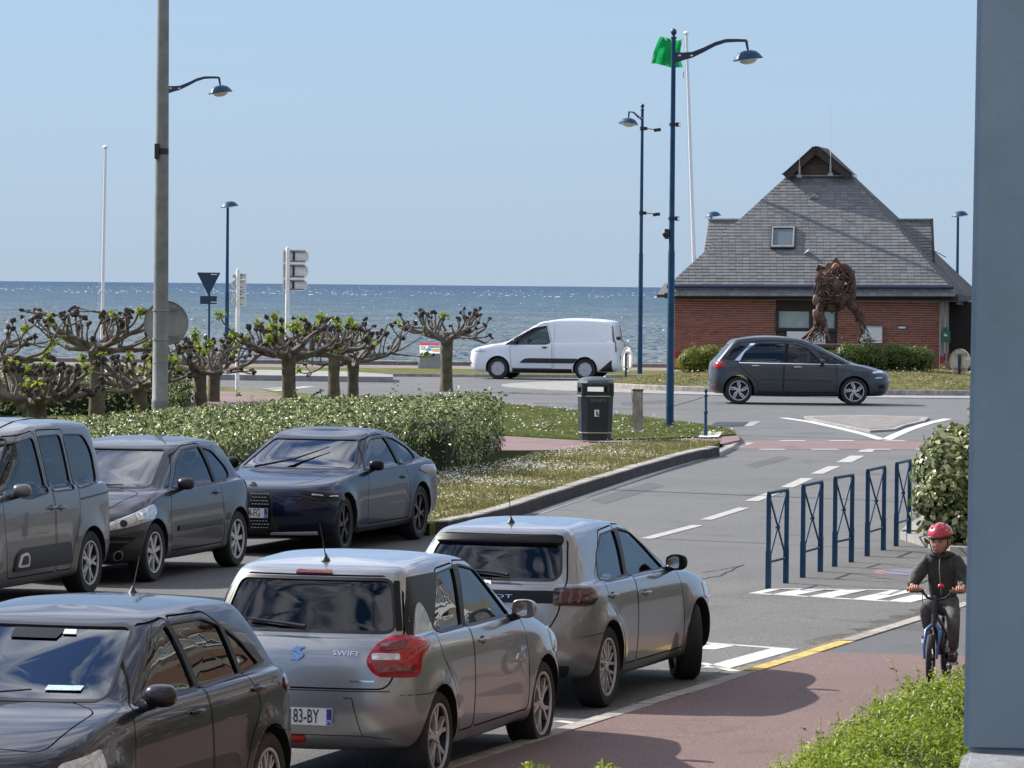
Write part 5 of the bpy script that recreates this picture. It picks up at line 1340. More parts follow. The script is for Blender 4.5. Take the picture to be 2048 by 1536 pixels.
# pad the sides so that the sheet reaches far beyond the frame
V = np.concatenate(V); nrw = len(rows); ii = np.arange(nrw-1)[:, None]*ncol + np.arange(ncol-1)[None]
Fq = np.stack([ii, ii+1, ii+ncol+1, ii+ncol], -1).reshape(-1, 4)
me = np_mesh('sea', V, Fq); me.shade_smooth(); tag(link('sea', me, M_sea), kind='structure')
me = np_mesh('outer_sea', [(-70000,200,SEAZ-.7),(70000,200,SEAZ-.7),(70000,70000,SEAZ-.7),(-70000,70000,SEAZ-.7)], [(0,1,2,3)])
tag(link('outer_sea', me, M_sea), kind='structure')
# whitecaps: crests of foam standing on the water
M_foam = mat('sea_foam', (.62,.66,.70), .8, emit=None)
M_crest = mat('wave_face', (.058,.100,.140), .6, spec=.2)
def crests(name, n, m_, hmin, hmax, wmul, seed, power=1.0, ymin=300, ymax=9000):
    rr_ = np.random.RandomState(seed)
    # uniform in image height: 1/y uniform
    inv = rr_.uniform(1/ymax, 1/ymin, n) if power == 1 else (1/ymax + (1/ymin-1/ymax)*rr_.rand(n)**power)
    y = 1/inv; x = rr_.uniform(-.125, .125, n)*y
    hh = rr_.uniform(hmin, hmax, n) ; wd = hh * rr_.uniform(2.5, 8, n) * wmul
    V = []; Fc = []
    b0 = 0
    a = rr_.uniform(-.25, .25, n)
    prof = [(-1, 0, .0), (-.5, .05, .55), (-.1, .08, 1.0), (.35, .06, .7), (1, 0, .0)]
    for i in range(n):
        cx, sy_ = x[i], y[i]; ca, sa = math.cos(a[i]), math.sin(a[i])
        j = rr_.uniform(.6, 1.3, 5)
        for k, (u, d, h) in enumerate(prof):
            uu = u*wd[i]/2; V.append((cx+uu*ca, sy_+uu*sa, SEAZ - .25)); V.append((cx+uu*ca, sy_+uu*sa+.3, SEAZ + .05 + h*hh[i]*j[k])); V.append((cx+uu*ca, sy_+uu*sa+hh[i]*2.5, SEAZ - .25))
        for k in range(4):
            q = b0 + k*3; Fc.append((q, q+3, q+4, q+1)); Fc.append((q+1, q+4, q+5, q+2))
        b0 += 15
    return tag(link(name, np_mesh(name, V, Fc), m_), kind='stuff')
crests('dark_wave_crests', 11000, M_crest, .03, .085, 2.4, 21, 1.15, 300, 9000)
crests('whitecaps', 800, M_foam, .03, .085, .75, 22, 2.3, 600, 9000)
crests('small_whitecaps', 200, M_foam, .02, .045, 1.2, 23, 1.8, 450, 3000)
crests('far_whitecaps', 800, M_foam, .10, .32, 1.5, 24, 1.0, 3000, 16000)
# shallow breakers near the beach
crests('shore_breakers', 45, mat('shore_foam', (.34,.38,.38), .8), .03, .06, 12, 25, .8, 262, 420)
# ------------------------------------------------------------------ hedges, bushes, pollarded planes
def leaf_mat(name, c1, c2, edge=None, rough=.38, transl=.25, scale=3.0):
    m, t, b, lk = node_mat(name); b.inputs['Roughness'].default_value = rough; b.inputs['Specular IOR Level'].default_value = .35
    geo = N(t, 'ShaderNodeNewGeometry'); r = N(t, 'ShaderNodeValToRGB'); e = r.color_ramp.elements
    e[0].color = (*c1, 1); e[1].color = (*c2, 1); lk(geo.outputs['Random Per Island'], r.inputs['Fac'])
    if edge: e[1].position = .56; q = e.new(.78); q.color = (*edge, 1)
    src = r.outputs['Color']
    lk(src, b.inputs['Base Color'])
    tr = N(t, 'ShaderNodeBsdfTranslucent'); lk(src, tr.inputs['Color']); mxs = N(t, 'ShaderNodeMixShader'); mxs.inputs['Fac'].default_value = transl
    o = t.nodes['Material Output']; lk(b.outputs['BSDF'], mxs.inputs[1]); lk(tr.outputs['BSDF'], mxs.inputs[2]); lk(mxs.outputs['Shader'], o.inputs['Surface'])
    return m
M_leafvar = leaf_mat('variegated_leaf', (.022,.038,.011), (.12,.165,.034), (.52,.54,.25), .32, .18)
M_leafdark = leaf_mat('dark_leaf', (.022,.036,.014), (.055,.072,.026), None, .35, .15)
M_leafbright = leaf_mat('bright_leaf', (.11,.17,.012), (.25,.33,.035), (.36,.42,.08), .4, .5)
M_leafplane = leaf_mat('plane_leaf', (.12,.18,.014), (.24,.32,.026), (.32,.36,.03), .5, .5)
M_leafivy = leaf_mat('ivy_leaf', (.05,.075,.020), (.17,.20,.06), (.50,.50,.28), .3, .25)
M_twig = mat('twig_wood', (.045,.033,.024), .9)
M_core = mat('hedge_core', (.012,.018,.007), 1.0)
def leaves(name, P0, nrm, size, mat_, parent=None, seed=1, aspect=.45, jitter=.7, droop=0.0, kind='stuff', fold=.25):
    """P0 (n,3) leaf bases, nrm (n,3) facing; every leaf is a folded kite of four triangles"""
    rs = np.random.RandomState(seed); n = len(P0)
    nn = nrm + rs.normal(0, jitter, (n, 3)); nn /= np.linalg.norm(nn, axis=1)[:, None] + 1e-9
    ax = rs.normal(0, 1, (n, 3)); ax[:, 2] -= droop; ax -= nn * (ax * nn).sum(1)[:, None]; ax /= np.linalg.norm(ax, axis=1)[:, None] + 1e-9
    sd_ = np.cross(nn, ax); s = size * rs.uniform(.45, 1.45, n)
    a = P0; b_ = P0 + ax * (s*.5)[:, None] + sd_ * (s*aspect*.5)[:, None] + nn * (s*fold*.3)[:, None]; c_ = P0 + ax * s[:, None] - nn*(s*.12)[:, None]; d_ = P0 + ax * (s*.5)[:, None] - sd_ * (s*aspect*.5)[:, None] + nn * (s*fold*.3)[:, None]
    mid = P0 + ax * (s*.5)[:, None]
    V = np.stack([a, b_, c_, d_, mid], 1).reshape(-1, 3); i = np.arange(n)*5
    Fc = np.stack([np.stack([i, i+1, i+4], 1), np.stack([i+1, i+2, i+4], 1), np.stack([i+2, i+3, i+4], 1), np.stack([i+3, i, i+4], 1)], 1).reshape(-1, 3)
    o = link(name, np_mesh(name, V, Fc), mat_, parent)
    if kind: o['kind'] = kind
    return o
def hedge_block(root, name, poly, h, mat_, n_top, n_side, size, seed, zf=gz, mat_side=None, undul=.08, round_=.25, aspect=.45):
    """clipped hedge on a plan outline: dark core + leaf shell"""
    poly = ccw(poly); inn = grow(densify(poly, .5), -.22)
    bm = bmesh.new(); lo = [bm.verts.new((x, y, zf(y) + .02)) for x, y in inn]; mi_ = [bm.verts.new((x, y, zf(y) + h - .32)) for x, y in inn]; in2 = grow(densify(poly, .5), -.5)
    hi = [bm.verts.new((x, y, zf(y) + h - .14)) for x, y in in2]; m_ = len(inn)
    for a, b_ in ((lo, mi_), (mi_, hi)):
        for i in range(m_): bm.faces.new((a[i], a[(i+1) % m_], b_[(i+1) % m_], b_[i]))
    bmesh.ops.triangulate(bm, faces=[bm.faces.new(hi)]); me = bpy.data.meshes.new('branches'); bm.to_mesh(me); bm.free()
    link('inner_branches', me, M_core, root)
    rs = random.Random(seed); xs_ = [p[0] for p in poly]; ys_ = [p[1] for p in poly]
    P_ = []; Nn = []
    edges = [(Vector(poly[i]), Vector(poly[(i+1) % len(poly)])) for i in range(len(poly))]
    def edist(p):
        d = 9
        for a, b_ in edges:
            e = b_ - a; t = max(0, min(1, (p - a).dot(e) / e.length_squared)); d = min(d, (p - a - e*t).length)
        return d
    k = 0
    while k < n_top:
        x = rs.uniform(min(xs_), max(xs_)); y = rs.uniform(min(ys_), max(ys_))
        if not in_poly((x, y), poly): continue
        if noise.noise(Vector((x*2.6, y*2.6, seed*1.3))) < -.34 and rs.random() < .5: continue
        d = edist(Vector((x, y))); rd = max(0, 1 - d/round_); u = undul * (noise.noise(Vector((x*1.1, y*1.1, seed))) + .6*noise.noise(Vector((x*3.3, y*3.3, seed))))
        P_.append((x, y, zf(y) + h - .16*rd*rd + u + rs.uniform(-.11, .03))); Nn.append((0, 0, 1)); k += 1
    Ls = [(b_ - a).length for a, b_ in edges]; tot = sum(Ls)
    for (a, b_), Lh in zip(edges, Ls):
        e = (b_ - a).normalized(); nrm = Vector((e.y, -e.x))
        for _ in range(int(n_side * Lh / tot)):
            t = rs.random(); z = h * rs.random()**.9; p = a + (b_ - a)*t
            if noise.noise(Vector((p.x*2.2, p.y*2.2, z*3.5 + seed))) < -.22 and rs.random() < .8: continue
            u = undul*1.4*noise.noise(Vector((p.x*1.2, p.y*1.2, z*2.2 + seed))) + rs.uniform(-.12, .03) - (.10 if z < .2*h else 0)*(1 - z/(.2*h))
            zz = max(0, (z - (h-.2))/.2); u -= .10*zz*zz
            P_.append((p.x + nrm.x*u, p.y + nrm.y*u, zf(p.y) + z)); Nn.append((nrm.x, nrm.y, .25))
    P_ = np.array(P_); Nn = np.array(Nn, dtype=float)
    leaves(name, P_, Nn, size, mat_, root, seed, aspect, .75, .5)
# main hedge behind the parked row
hm_ = empty('clipped_hedge', (0, 0, 0), 0, 'long clipped variegated hedge running behind the row of parked cars', 'hedge')
hx, hy = math.sin(YAW), math.cos(YAW)
fr_c = Vector((-.94, 68.3)); bk_c = Vector((-.14, 77.6))
front_far = fr_c - Vector((hx, hy)) * 26
poly = [tuple(front_far), tuple(fr_c + Vector((-.25,-.3))), tuple(fr_c + Vector((.15, .6))), tuple(bk_c), tuple(bk_c + Vector((-.4, 1.6))), (-3.6, 75.6), (-6.3, 66.5), tuple(front_far + Vector((-4.6, 2)))]
hedge_block(hm_, 'hedge_leaves', poly, 1.08, M_leafvar, 88000, 46000, .062, 31, undul=.06)
# long loose shoots above the hedge
sh = []; 
for i in range(70):
    while True:
        x = rnd.uniform(-9, 0); y = rnd.uniform(52, 79)
        if in_poly((x, y), poly): break
    hgt = rnd.uniform(.10, .30)
    for k in range(9): sh.append((x + rnd.uniform(-.04,.04), y + rnd.uniform(-.04,.04), gz(y) + 1.06 + hgt*k/9))
leaves('loose_shoots', np.array(sh), np.tile([0, -.3, .6], (len(sh), 1)), .085, M_leafvar, hm_, 77, .45, .9)
# second hedge further back on the left
h2 = empty('back_hedge', (0, 0, 0), 0, 'darker hedge block behind the left plane trees', 'hedge')
a_ = Vector((PX(345, 97, 800), 97)); 
poly2 = [(-16, 92), (a_.x - 3, 94), tuple(a_ + Vector((0, -1))), tuple(a_ + Vector((.2, 6))), (a_.x - 4, 106), (-18, 104)]
hedge_block(h2, 'hedge_leaves', poly2, .85, M_leafvar, 12000, 12000, .085, 32, undul=.12)
# near shrub in the lower right corner
nb = empty('front_shrub', (0, 0, 0), 0, 'bright green shrub in the lower right corner beside the pavement', 'shrub')
def bush(root, name, cs_, mat_, n, size, seed, zf, twigs=60, aspect=.42, shoots=True, core=True, low=.15):
    """cs_: (x, y, z, rx, ry, rz) ellipsoids"""
    rs = np.random.RandomState(seed); Ps = []; Ns = []
    vol = np.array([c[3]*c[5] for c in cs_]); pr_ = vol/vol.sum()
    for c, q in zip(cs_, pr_):
        m_ = int(n*q); d = rs.normal(0, 1, (m_, 3)); d /= np.linalg.norm(d, axis=1)[:, None]; d[:, 2] = np.where(rs.rand(m_) < low, d[:, 2], np.abs(d[:, 2]))*.95
        r_ = rs.uniform(.78, 1.03, m_)
        lump = np.array([noise.noise(Vector((a*2.7+seed, b_*2.7, c_*2.7)))*.16 for a, b_, c_ in d])
        k = (r_ + lump)[:, None]
        Ps.append(np.array(c[:3]) + d * np.array(c[3:6]) * k); Ns.append(d)
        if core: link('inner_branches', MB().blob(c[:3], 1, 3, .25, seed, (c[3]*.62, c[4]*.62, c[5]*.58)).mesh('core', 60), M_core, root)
    Pn = np.concatenate(Ps); Nn = np.concatenate(Ns)
    if shoots:
        ex = []; en = []; stm = MB()
        for _ in range(twigs):
            i = rs.randint(len(Pn)); L_ = rs.uniform(.4, 1.0)*size*5
            if Nn[i][2] < .35: continue
            dr_ = Nn[i]*.3 + np.array([rs.normal(0,.15), rs.normal(0,.15), .9])
            stm.tube([Vector(Pn[i] - dr_*size*1.5), Vector(Pn[i] + dr_*L_)], [size*.035, size*.02], 3)
            for k in range(14): ex.append(Pn[i] + dr_*L_*k/14 + rs.normal(0, size*.12, 3)); en.append(dr_ + rs.normal(0, .5, 3))
        tag(link('twigs', stm.mesh('twigs', recalc=False), M_twig, root), kind='stuff')
        Pn = np.concatenate([Pn, np.array(ex)]); Nn = np.concatenate([Nn, np.array(en)])
    leaves(name, Pn, Nn, size, mat_, root, seed, aspect, .65)
def PB(px, py, d, r): p = P(px, py, d); return (p.x, p.y, p.z - r*.0, r, r, r)
cs = []
rs_ = random.Random(3)
for (px, py, d, rx, rz) in [(1660,1600,24.5,.45,.30),(1720,1520,25.2,.42,.34),(1790,1470,26,.42,.36),(1860,1420,26.8,.42,.34),(1930,1400,27.2,.45,.36),(1990,1440,26.5,.6,.4),(1820,1580,25,.6,.4),(1900,1540,25.4,.6,.45),(1740,1640,24,.6,.35),(1560,1680,23.8,.5,.28),(1960,1640,25,.8,.5),(1210,1572,23.2,.12,.14),(1060,1572,23.0,.12,.14)]:
    p = P(px, py + (62 if py < 1570 else 10), d); cs.append((p.x, p.y, p.z, rx, rx*1.2, rz))
bush(nb, 'shrub_leaves', cs, M_leafbright, 60000, .032, 41, gz, 330, .42)
# variegated bush right of the barriers
ib = empty('variegated_bush', (0, 0, 0), 0, 'pale variegated bush at the right behind the cyclist and the blue pillar', 'shrub')
cs = []
for (px, py, d, rx, rz) in [(1890,960,54.5,.42,.55),(1925,930,55,.5,.50),(1885,1020,54,.36,.45),(1960,1000,55,.6,.8),(1930,1060,54,.45,.4),(1900,905,55.5,.28,.30)]:
    p = P(px, py, d); cs.append((p.x, p.y, p.z, rx, rx, rz))
bush(ib, 'bush_leaves', cs, M_leafivy, 8000, .095, 42, gz, 20, .6, low=.35)
for (px, py) in [(1890,1065),(1905,1075),(1920,1060)]:
    p = P(px, py, 54); MB().tube([(p.x, p.y, gz(54)), (p.x+.05, p.y, p.z), (p.x+.2, p.y+.1, p.z+.5)], [.03,.025,.015], 6).build('stem', M_twig, ib)
# two clipped bushes on the roundabout
def rb(label, blobs, mt, n, seed, size=.06):
    o = empty('roundabout_bush', (0, 0, 0), 0, label, 'shrub', 'bushes on the roundabout'); cs = []
    for (px, py, d, rx, rz) in blobs: p = P(px, py, d); cs.append((p.x, p.y, p.z, rx, rx*.8, rz))
    bush(o, 'bush_leaves', cs, mt, int(n*1.6), size, seed, gz, 50, .45, low=.7)
rb('yellow-green bush on the roundabout, left of the dark people carrier', [(1385,725,126,.42,.42),(1420,722,126,.45,.45),(1460,725,127,.5,.45),(1500,728,127,.5,.4)], leaf_mat('yellow_green_leaf', (.08,.11,.015), (.24,.27,.04), (.34,.34,.07), .4, .4), 9000, 43)
rb('dark green bush on the roundabout under the right foot of the sculpture', [(1700,715,124,.45,.42),(1740,718,124,.5,.44),(1790,720,124.5,.55,.46),(1835,722,124.5,.5,.42),(1670,722,124,.4,.3)], leaf_mat('mid_green_leaf', (.035,.06,.014), (.11,.15,.03), (.20,.24,.05), .4, .3), 12000, 44)
# tiny plants in front of the building
# ---- pollarded plane trees
M_bark = mat('plane_bark', (.225,.190,.160), .9, noise_amt=0, col2=(.080,.066,.055), noise_scale=6, bump=.6, bump_scale=18, bump_dist=.02)
M_barkm = mat('mossy_bark', (.150,.122,.075), .95, col2=(.060,.052,.026), noise_scale=5, bump=.6, bump_scale=22, bump_dist=.02)
M_knob = mat('pollard_knob', (.085,.062,.050), .95, col2=(.028,.020,.018), noise_scale=14, bump=1.0, bump_scale=30, bump_dist=.02)
def wob(p, s, a): return Vector((noise.noise(Vector((p.x*s, p.y*s, p.z*s))), noise.noise(Vector((p.y*s+7, p.z*s, p.x*s))), noise.noise(Vector((p.z*s, p.x*s+3, p.y*s))))) * a
def pollard(px, d, base_py, fork_py, trunk_w, spread, top_py, label, seed, nl=9, leafy=.4, low=0.0, lean=0.0, extra=()):
    rs = random.Random(seed); bx = PX(px, d, 760); zb = gz(d) ; zf_ = P(px, fork_py, d).z; zt = P(px, top_py, d).z
    root = empty('plane_tree', (bx, d, zb), 0, label, 'tree', 'pollarded plane trees behind the hedge')
    hf = zf_ - zb; ht = zt - zb + .0
    T = [(0, 0, -.1), (0, 0, .12), (lean*.3, 0, hf*.5), (lean*.8, 0, hf*.85), (lean, 0, hf*1.0), (lean, 0, hf*1.05)]
    r0 = trunk_w/2
    tr = MB().tube([Vector(p) for p in T], [r0*1.45, r0*1.15, r0, r0*1.05, r0*1.18, r0*.5], 14)
    me = tr.mesh('trunk', 60)
    for v_ in me.vertices: v_.co += wob(v_.co + Vector((seed,0,0)), 6, r0*.22)
    link('trunk', me, M_barkm, root)
    tips = []
    def knob(mb, p, r_):
        for _ in range(rs.randint(2, 4)):
            q = p + Vector((rs.uniform(-1,1), rs.uniform(-1,1), rs.uniform(-.6,1)))*r_*.75
            mb.blob(q, r_*rs.uniform(.55, .95), 2, .7, rs.random()*50)
    def limb_path(mb, kn, p, dv, L_, r_, depth):
        n = 5; pts = [p.copy()]; q = p.copy(); dv = dv.normalized(); rads = [r_]
        bend = Vector((rs.uniform(-1,1), rs.uniform(-1,1), rs.uniform(-.4,.5)))*.22
        for k in range(1, n+1):
            dv = (dv + bend*(1 if k < 3 else -1) + Vector((rs.uniform(-1,1), rs.uniform(-1,1), rs.uniform(-.6,.9)))*.16 + Vector((0,0,(.03 + .05*depth) if k > 2 else -.05))).normalized()
            if q.z > ht - .3: dv.z = min(dv.z, .15)
            q = q + dv*L_/n
            if q.z > ht: q.z = ht - rs.random()*.05
            pts.append(q.copy()); rads.append(r_*(1 - .34*k/n)*(1 + rs.uniform(-.08,.14)))
        mb.tube(pts, rads, 9 if depth == 0 else 7)
        for k in range(1, n):
            if rs.random() < .35: mb.blob(pts[k] + Vector((rs.uniform(-1,1), rs.uniform(-1,1), rs.uniform(-1,1)))*rads[k]*.6, rads[k]*.8, 1, .6, rs.random()*30)
        e = pts[-1]
        if depth >= 2 or (depth == 1 and rs.random() < .3):
            knob(kn, e, rads[-1]*1.5 + .026); tips.append(e)
            if rs.random() < .4: knob(kn, pts[-2] + Vector((0,0,rads[-2])), rads[-2]*.9 + .01)
            return
        side = dv.cross(Vector((0,0,1))).normalized()
        nb = rs.choice((2, 2, 3)) if depth == 0 else rs.choice((1, 2, 2, 3))
        for b_ in range(nb):
            sp_ = (b_ - (nb-1)/2) * rs.uniform(.8, 1.2)
            nd = (dv*.8 + side*sp_*.75 + Vector((0,0,rs.uniform(-.28, .55)))).normalized()
            limb_path(mb, kn, e - dv*rads[-1]*.5, nd, L_*rs.uniform(.6, .9), rads[-1]*rs.uniform(.72, .88), depth+1)
        if depth == 0:
            for k in (2, 3, 4):
                if rs.random() < .5: limb_path(mb, kn, pts[k], (dv*.3 + side*rs.uniform(-.5,.5) + Vector((0,0,1))).normalized(), min(max(.15, (ht-pts[k].z)*rs.uniform(.5,.95)), .6), rads[k]*.5, 2)
    for i in range(nl):
        az = 2*PI*i/nl + rs.uniform(-.35, .35); dx, dy = math.cos(az), math.sin(az)
        p0 = Vector((lean + dx*r0*.5, dy*r0*.5, hf*rs.uniform(.94, 1.06)))
        el = rs.uniform(.0, .50) - low*.4
        mb = MB(); kn = MB()
        limb_path(mb, kn, p0, Vector((dx, dy*.9, el)), spread*rs.uniform(.50, .72), r0*rs.uniform(.40, .54), 0)
        limb = mb.build('limb', M_bark, root, sm=60)
        tag(kn.build('knuckles', M_knob, limb, sm=60), kind='stuff')
    kb = MB()
    for _ in range(5): kb.blob((lean+rs.uniform(-1,1)*r0*.7, rs.uniform(-1,1)*r0*.7, hf*rs.uniform(.92,1.08)), r0*rs.uniform(.5,.8), 2, .5, rs.random()*9)
    kb.build('crown_head', M_bark, root, sm=60)
    # leaf tufts
    lp_ = []; ln = []
    for e in tips:
        if rs.random() < leafy:
            for _ in range(rs.randint(14, 34)):
                dv = Vector((rs.gauss(0,1), rs.gauss(0,1), rs.gauss(0.3,1))).normalized(); lp_.append(tuple(e + dv*rs.uniform(.02,.14) + Vector((0,0,.03)))); ln.append(tuple(dv + Vector((0,0,.5))))
    if lp_: leaves('foliage', np.array(lp_), np.array(ln), .085, M_leafplane, root, seed, .8, .5)
    for e in tips[:0]: pass
    return root
pollard(193, 90, 830, 700, .29, 1.30, 604, 'pollarded plane tree at far left with a thick mossy trunk and wide level limbs', 51, 11, .10, .25)
pollard(75, 84, 850, 800, .46, .95, 668, 'low spreading plane tree with short dark trunk at the left edge', 52, 11, .30, .1, -.1)
pollard(292, 86, 830, 775, .26, .80, 690, 'small leaning plane tree partly hidden by the grey pole', 53, 8, .3, .1, -.15)
pollard(402, 99, 812, 742, .26, 1.0, 640, 'plane tree just right of the round sign, left of a pair', 54, 9, .22, .15, -.03)
pollard(427, 104, 808, 745, .26, .95, 628, 'plane tree standing close behind its twin near the round sign', 55, 8, .18, .1, .02)
pollard(578, 100, 806, 712, .30, 1.10, 612, 'leafiest plane tree in front of the direction signs', 56, 12, .5, .1)
pollard(668, 106, 795, 705, .27, .95, 600, 'plane tree second from the right group, left of a slim neighbour', 57, 9, .2, .0)
pollard(706, 108, 792, 722, .27, 1.15, 628, 'plane tree with long drooping right limbs near the blank sea front', 58, 8, .10, .2)
pollard(893, 118, 778, 676, .29, 1.05, 598, 'bare plane tree standing alone left of the white van', 59, 9, .03, .0)

pollard(-45, 87, 830, 715, .30, 1.30, 606, 'plane tree at the left edge, only its spreading limbs inside the picture', 60, 10, .25, .15)
# ------------------------------------------------------------------ lamps, poles, signs
M_blue = mat('lamp_blue', (.010,.055,.120), .5, noise_amt=.25, noise_scale=3, spec=.3)
M_navy_pole = mat('navy_pole', (.012,.022,.060), .4, coat=.2)
M_galv = mat('galvanised_steel', (.20,.20,.185), .6, metal=.15, noise_amt=.18, noise_scale=4)
M_signback = mat('sign_back_grey', (.30,.30,.29), .55, noise_amt=.12, noise_scale=5)
M_signwhite = mat('sign_back_white', (.78,.77,.72), .5, noise_amt=.1, noise_scale=6)
M_polewhite = mat('white_pole', (.72,.72,.74), .35)
M_lampglass = mat('lamp_glass', (.62,.60,.55), .15, coat=.5)
def lamp(px, d, top_py, arm_az, arm_len, label, base_py=None, head=.58, bits=(), lean=0.0):
    x = PX(px, d, 600); zb = gz(d); zt = P(px, top_py, d).z - zb; r0 = .073
    posttop = arm_len < .6
    root = empty('street_lamp', (x, d, zb), 0, label, 'street lamp', 'blue street lamps along the seafront')
    MB().lathe([(.13, 0), (.13, .03), (r0*1.08, .05), (r0*1.05, 1.2), (r0, 1.25), (r0*.92, zt*.45), (r0*.78, zt*.46), (r0*.60, zt-.15), (r0*.62, zt-.14)], 20).build('pole', M_blue, root)
    if not posttop: MB().lathe([(.02, zt-.15), (.06, zt-.13), (.06, zt-.10), (.025, zt-.08), (.03, zt-.06), (.055, zt-.03), (.062, zt), (.05, zt+.045), (.02, zt+.07), (.001, zt+.075)], 16).build('finial', M_navy_pole, root)
    ca, sa = math.cos(arm_az), math.sin(arm_az)
    if posttop:
        c = Vector((.06, -.10, zt - .13)); T = Matrix.Rotation(R(-8), 3, 'Y'); R_ = head/2
        hd = MB().lathe([(.001, .17), (R_*.30, .165), (R_*.66, .125), (R_*.88, .06), (R_*.96, .015), (R_*1.04, .0), (R_*1.04, -.018), (R_*.95, -.02), (R_*.9, -.01)], 28, M=T, c=c).build('lamp_head', M_blue, root, sm=45)
        MB().lathe([(R_*.93, -.015), (R_*.6, -.03), (R_*.3, -.05), (.001, -.055)], 24, M=T, c=c).build('lamp_shade', M_lampglass, hd, sm=60)
        return root
    za = zt - .42 * (arm_len/1.45)**.3
    def A(u, z): return Vector((ca*u, sa*u, z))
    prof = [(0, -.10), (.25, -.06), (.45, -.03), (.72, .07), (1.0, .19), (1.25, .255), (1.5, .265), (1.75, .262)]
    k = arm_len/1.45; m_ = MB()
    hs = [.16, .11, .085, .07, .06, .052, .044, .038]
    v = []; f = []
    for (u, z), h in zip(prof, hs):
        for sx, sz in ((-1,-1),(1,-1),(1,1),(-1,1)):
            p = A(u*k*.83, za + z*k + sz*h*.7*k); q = Vector((-sa, ca, 0))*sx*.022; v.append(p + q)
    n = len(prof)
    for i in range(n-1):
        for j in range(4): f.append((i*4+j, i*4+(j+1)%4, (i+1)*4+(j+1)%4, (i+1)*4+j))
    f += [(0,3,2,1), ((n-1)*4, (n-1)*4+1, (n-1)*4+2, (n-1)*4+3)]
    m_.add(v, f); arm = m_.build('arm', M_navy_pole, root)
    for u in (.12, .36): MB().lathe([(.03, -.026), (.03, .026)], 12, M=Matrix((Vector((ca,sa,0)), Vector((0,0,1))*.55, Vector((-sa,ca,0)))).transposed(), c=A(u*k, za-.045*k)).build('arm_opening', M_signwhite, arm)
    hc = A(1.75*k*.83, za + .265*k)
    st = MB().tube([hc, hc + Vector((0,0,-.04)), hc + A(.03,-.20)], [.03,.028,.022], 8).build('stem', M_navy_pole, arm)
    T = Matrix.Rotation(R(-8), 3, Vector((-sa, ca, 0)))
    R_ = head/2; c = hc + A(.03, -.36)
    hd = MB().lathe([(.001, .17*head/.58), (R_*.30, .165*head/.58), (R_*.66, .125*head/.58), (R_*.88, .06*head/.58), (R_*.96, .015), (R_*1.04, .0), (R_*1.04, -.018), (R_*.95, -.02), (R_*.9, -.01)], 28, M=T, c=c).build('lamp_head', M_blue, root, sm=45)
    MB().lathe([(R_*.93, -.015), (R_*.6, -.035), (R_*.55, -.07), (R_*.3, -.105), (.001, -.115)], 24, M=T, c=c).build('lamp_shade', M_lampglass, hd, sm=60)
    for (zz, side, kind) in bits:
        z = P(px, zz, d).z - zb
        if kind == 'clamp':
            MB().lathe([(r0*1.0, z-.03), (r0*1.0, z+.03)], 12).box((side*.09, 0, z), (.05, .05, .09)).box((side*.13, 0, z+.03), (.05,.02,.015)).box((side*.13,0,z-.03), (.05,.02,.015)).build('clamp', M_black, root)
        elif kind == 'flood':
            b = MB().lathe([(r0*1.0, z-.06), (r0*1.0, z+.06)], 12).box((side*.10, 0, z), (.12, .08, .10)); b.tube([(side*.15,0,z), (side*.30,0,z-.02), (side*.36,0,z-.03)], .015, 6); b = b.build('bracket', M_black, root)
            MB().box((side*.47, 0, z-.04), (.22, .10, .10), M=Matrix.Rotation(-side*R(8), 3, 'Y')).build('floodlight', M_black, b)
        elif kind == 'box':
            MB().box((side*.10, 0, z), (.08, .12, .20)).blob((side*.11,0,z), .08, 2).build('control_box', M_black, root)
    return root
lamp(1342, 89.8, 64, 0.0, 1.45, 'tall blue lamp post on the verge between grey bin post and slim bollard', bits=[(249, 1, 'clamp'), (437, 1, 'clamp'), (468, -1, 'box')])
lamp(1281, 140, 212, R(-125), .75, 'tall blue lamp post with two small floodlights left of the roundabout', bits=[(257, 1, 'flood'), (426, 1, 'flood')])
lamp(329, 111, 140, 0.05, 1.30, 'blue lamp post hidden behind the grey mast, only its arm and head showing')
lamp(454, 150, 405, R(-75), .45, 'blue lamp post between the yield sign and the nearer signs stack')
lamp(1421, 166, 425, R(-70), .50, 'blue lamp post behind the left dormer of the beach station')
lamp(1914, 160, 424, R(-95), .45, 'blue lamp post behind the right corner of the beach station')
# grey mast
x = PX(320, 72, 825); zb = gz(72); gm_ = empty('grey_mast', (x, 72, zb), 0, 'thick grey steel mast in front of the plane trees, rising out of the picture', 'pole')
Lt = 11.0; lean = .0
MB().lathe([(.20,0),(.20,.02),(.142,.03),(.135,1.1),(.135,1.15),(.128,1.16),(.118,3.0),(.095,7.0),(.07,Lt),(.001,Lt+.02)], 24).build('shaft', M_galv, gm_)
for py in (620, 678): 
    z = P(320, py, 72).z - zb; MB().lathe([(.131, z-.012), (.134, z-.012), (.134, z+.012), (.131, z+.012)], 24, close=True).build('band', M_signback, gm_)
z = P(322, 303, 72).z - zb
MB().box((-.075, -.09, z), (.07, .10, .24)).lathe([(.108, z-.05), (.108, z+.05)], 20).build('junction_box', M_black, gm_)
for py in (725,): 
    z = P(320, py, 72).z - zb; MB().lathe([(.130, z-.004), (.133, z), (.130, z+.004)], 24).build('joint', M_galv, gm_)
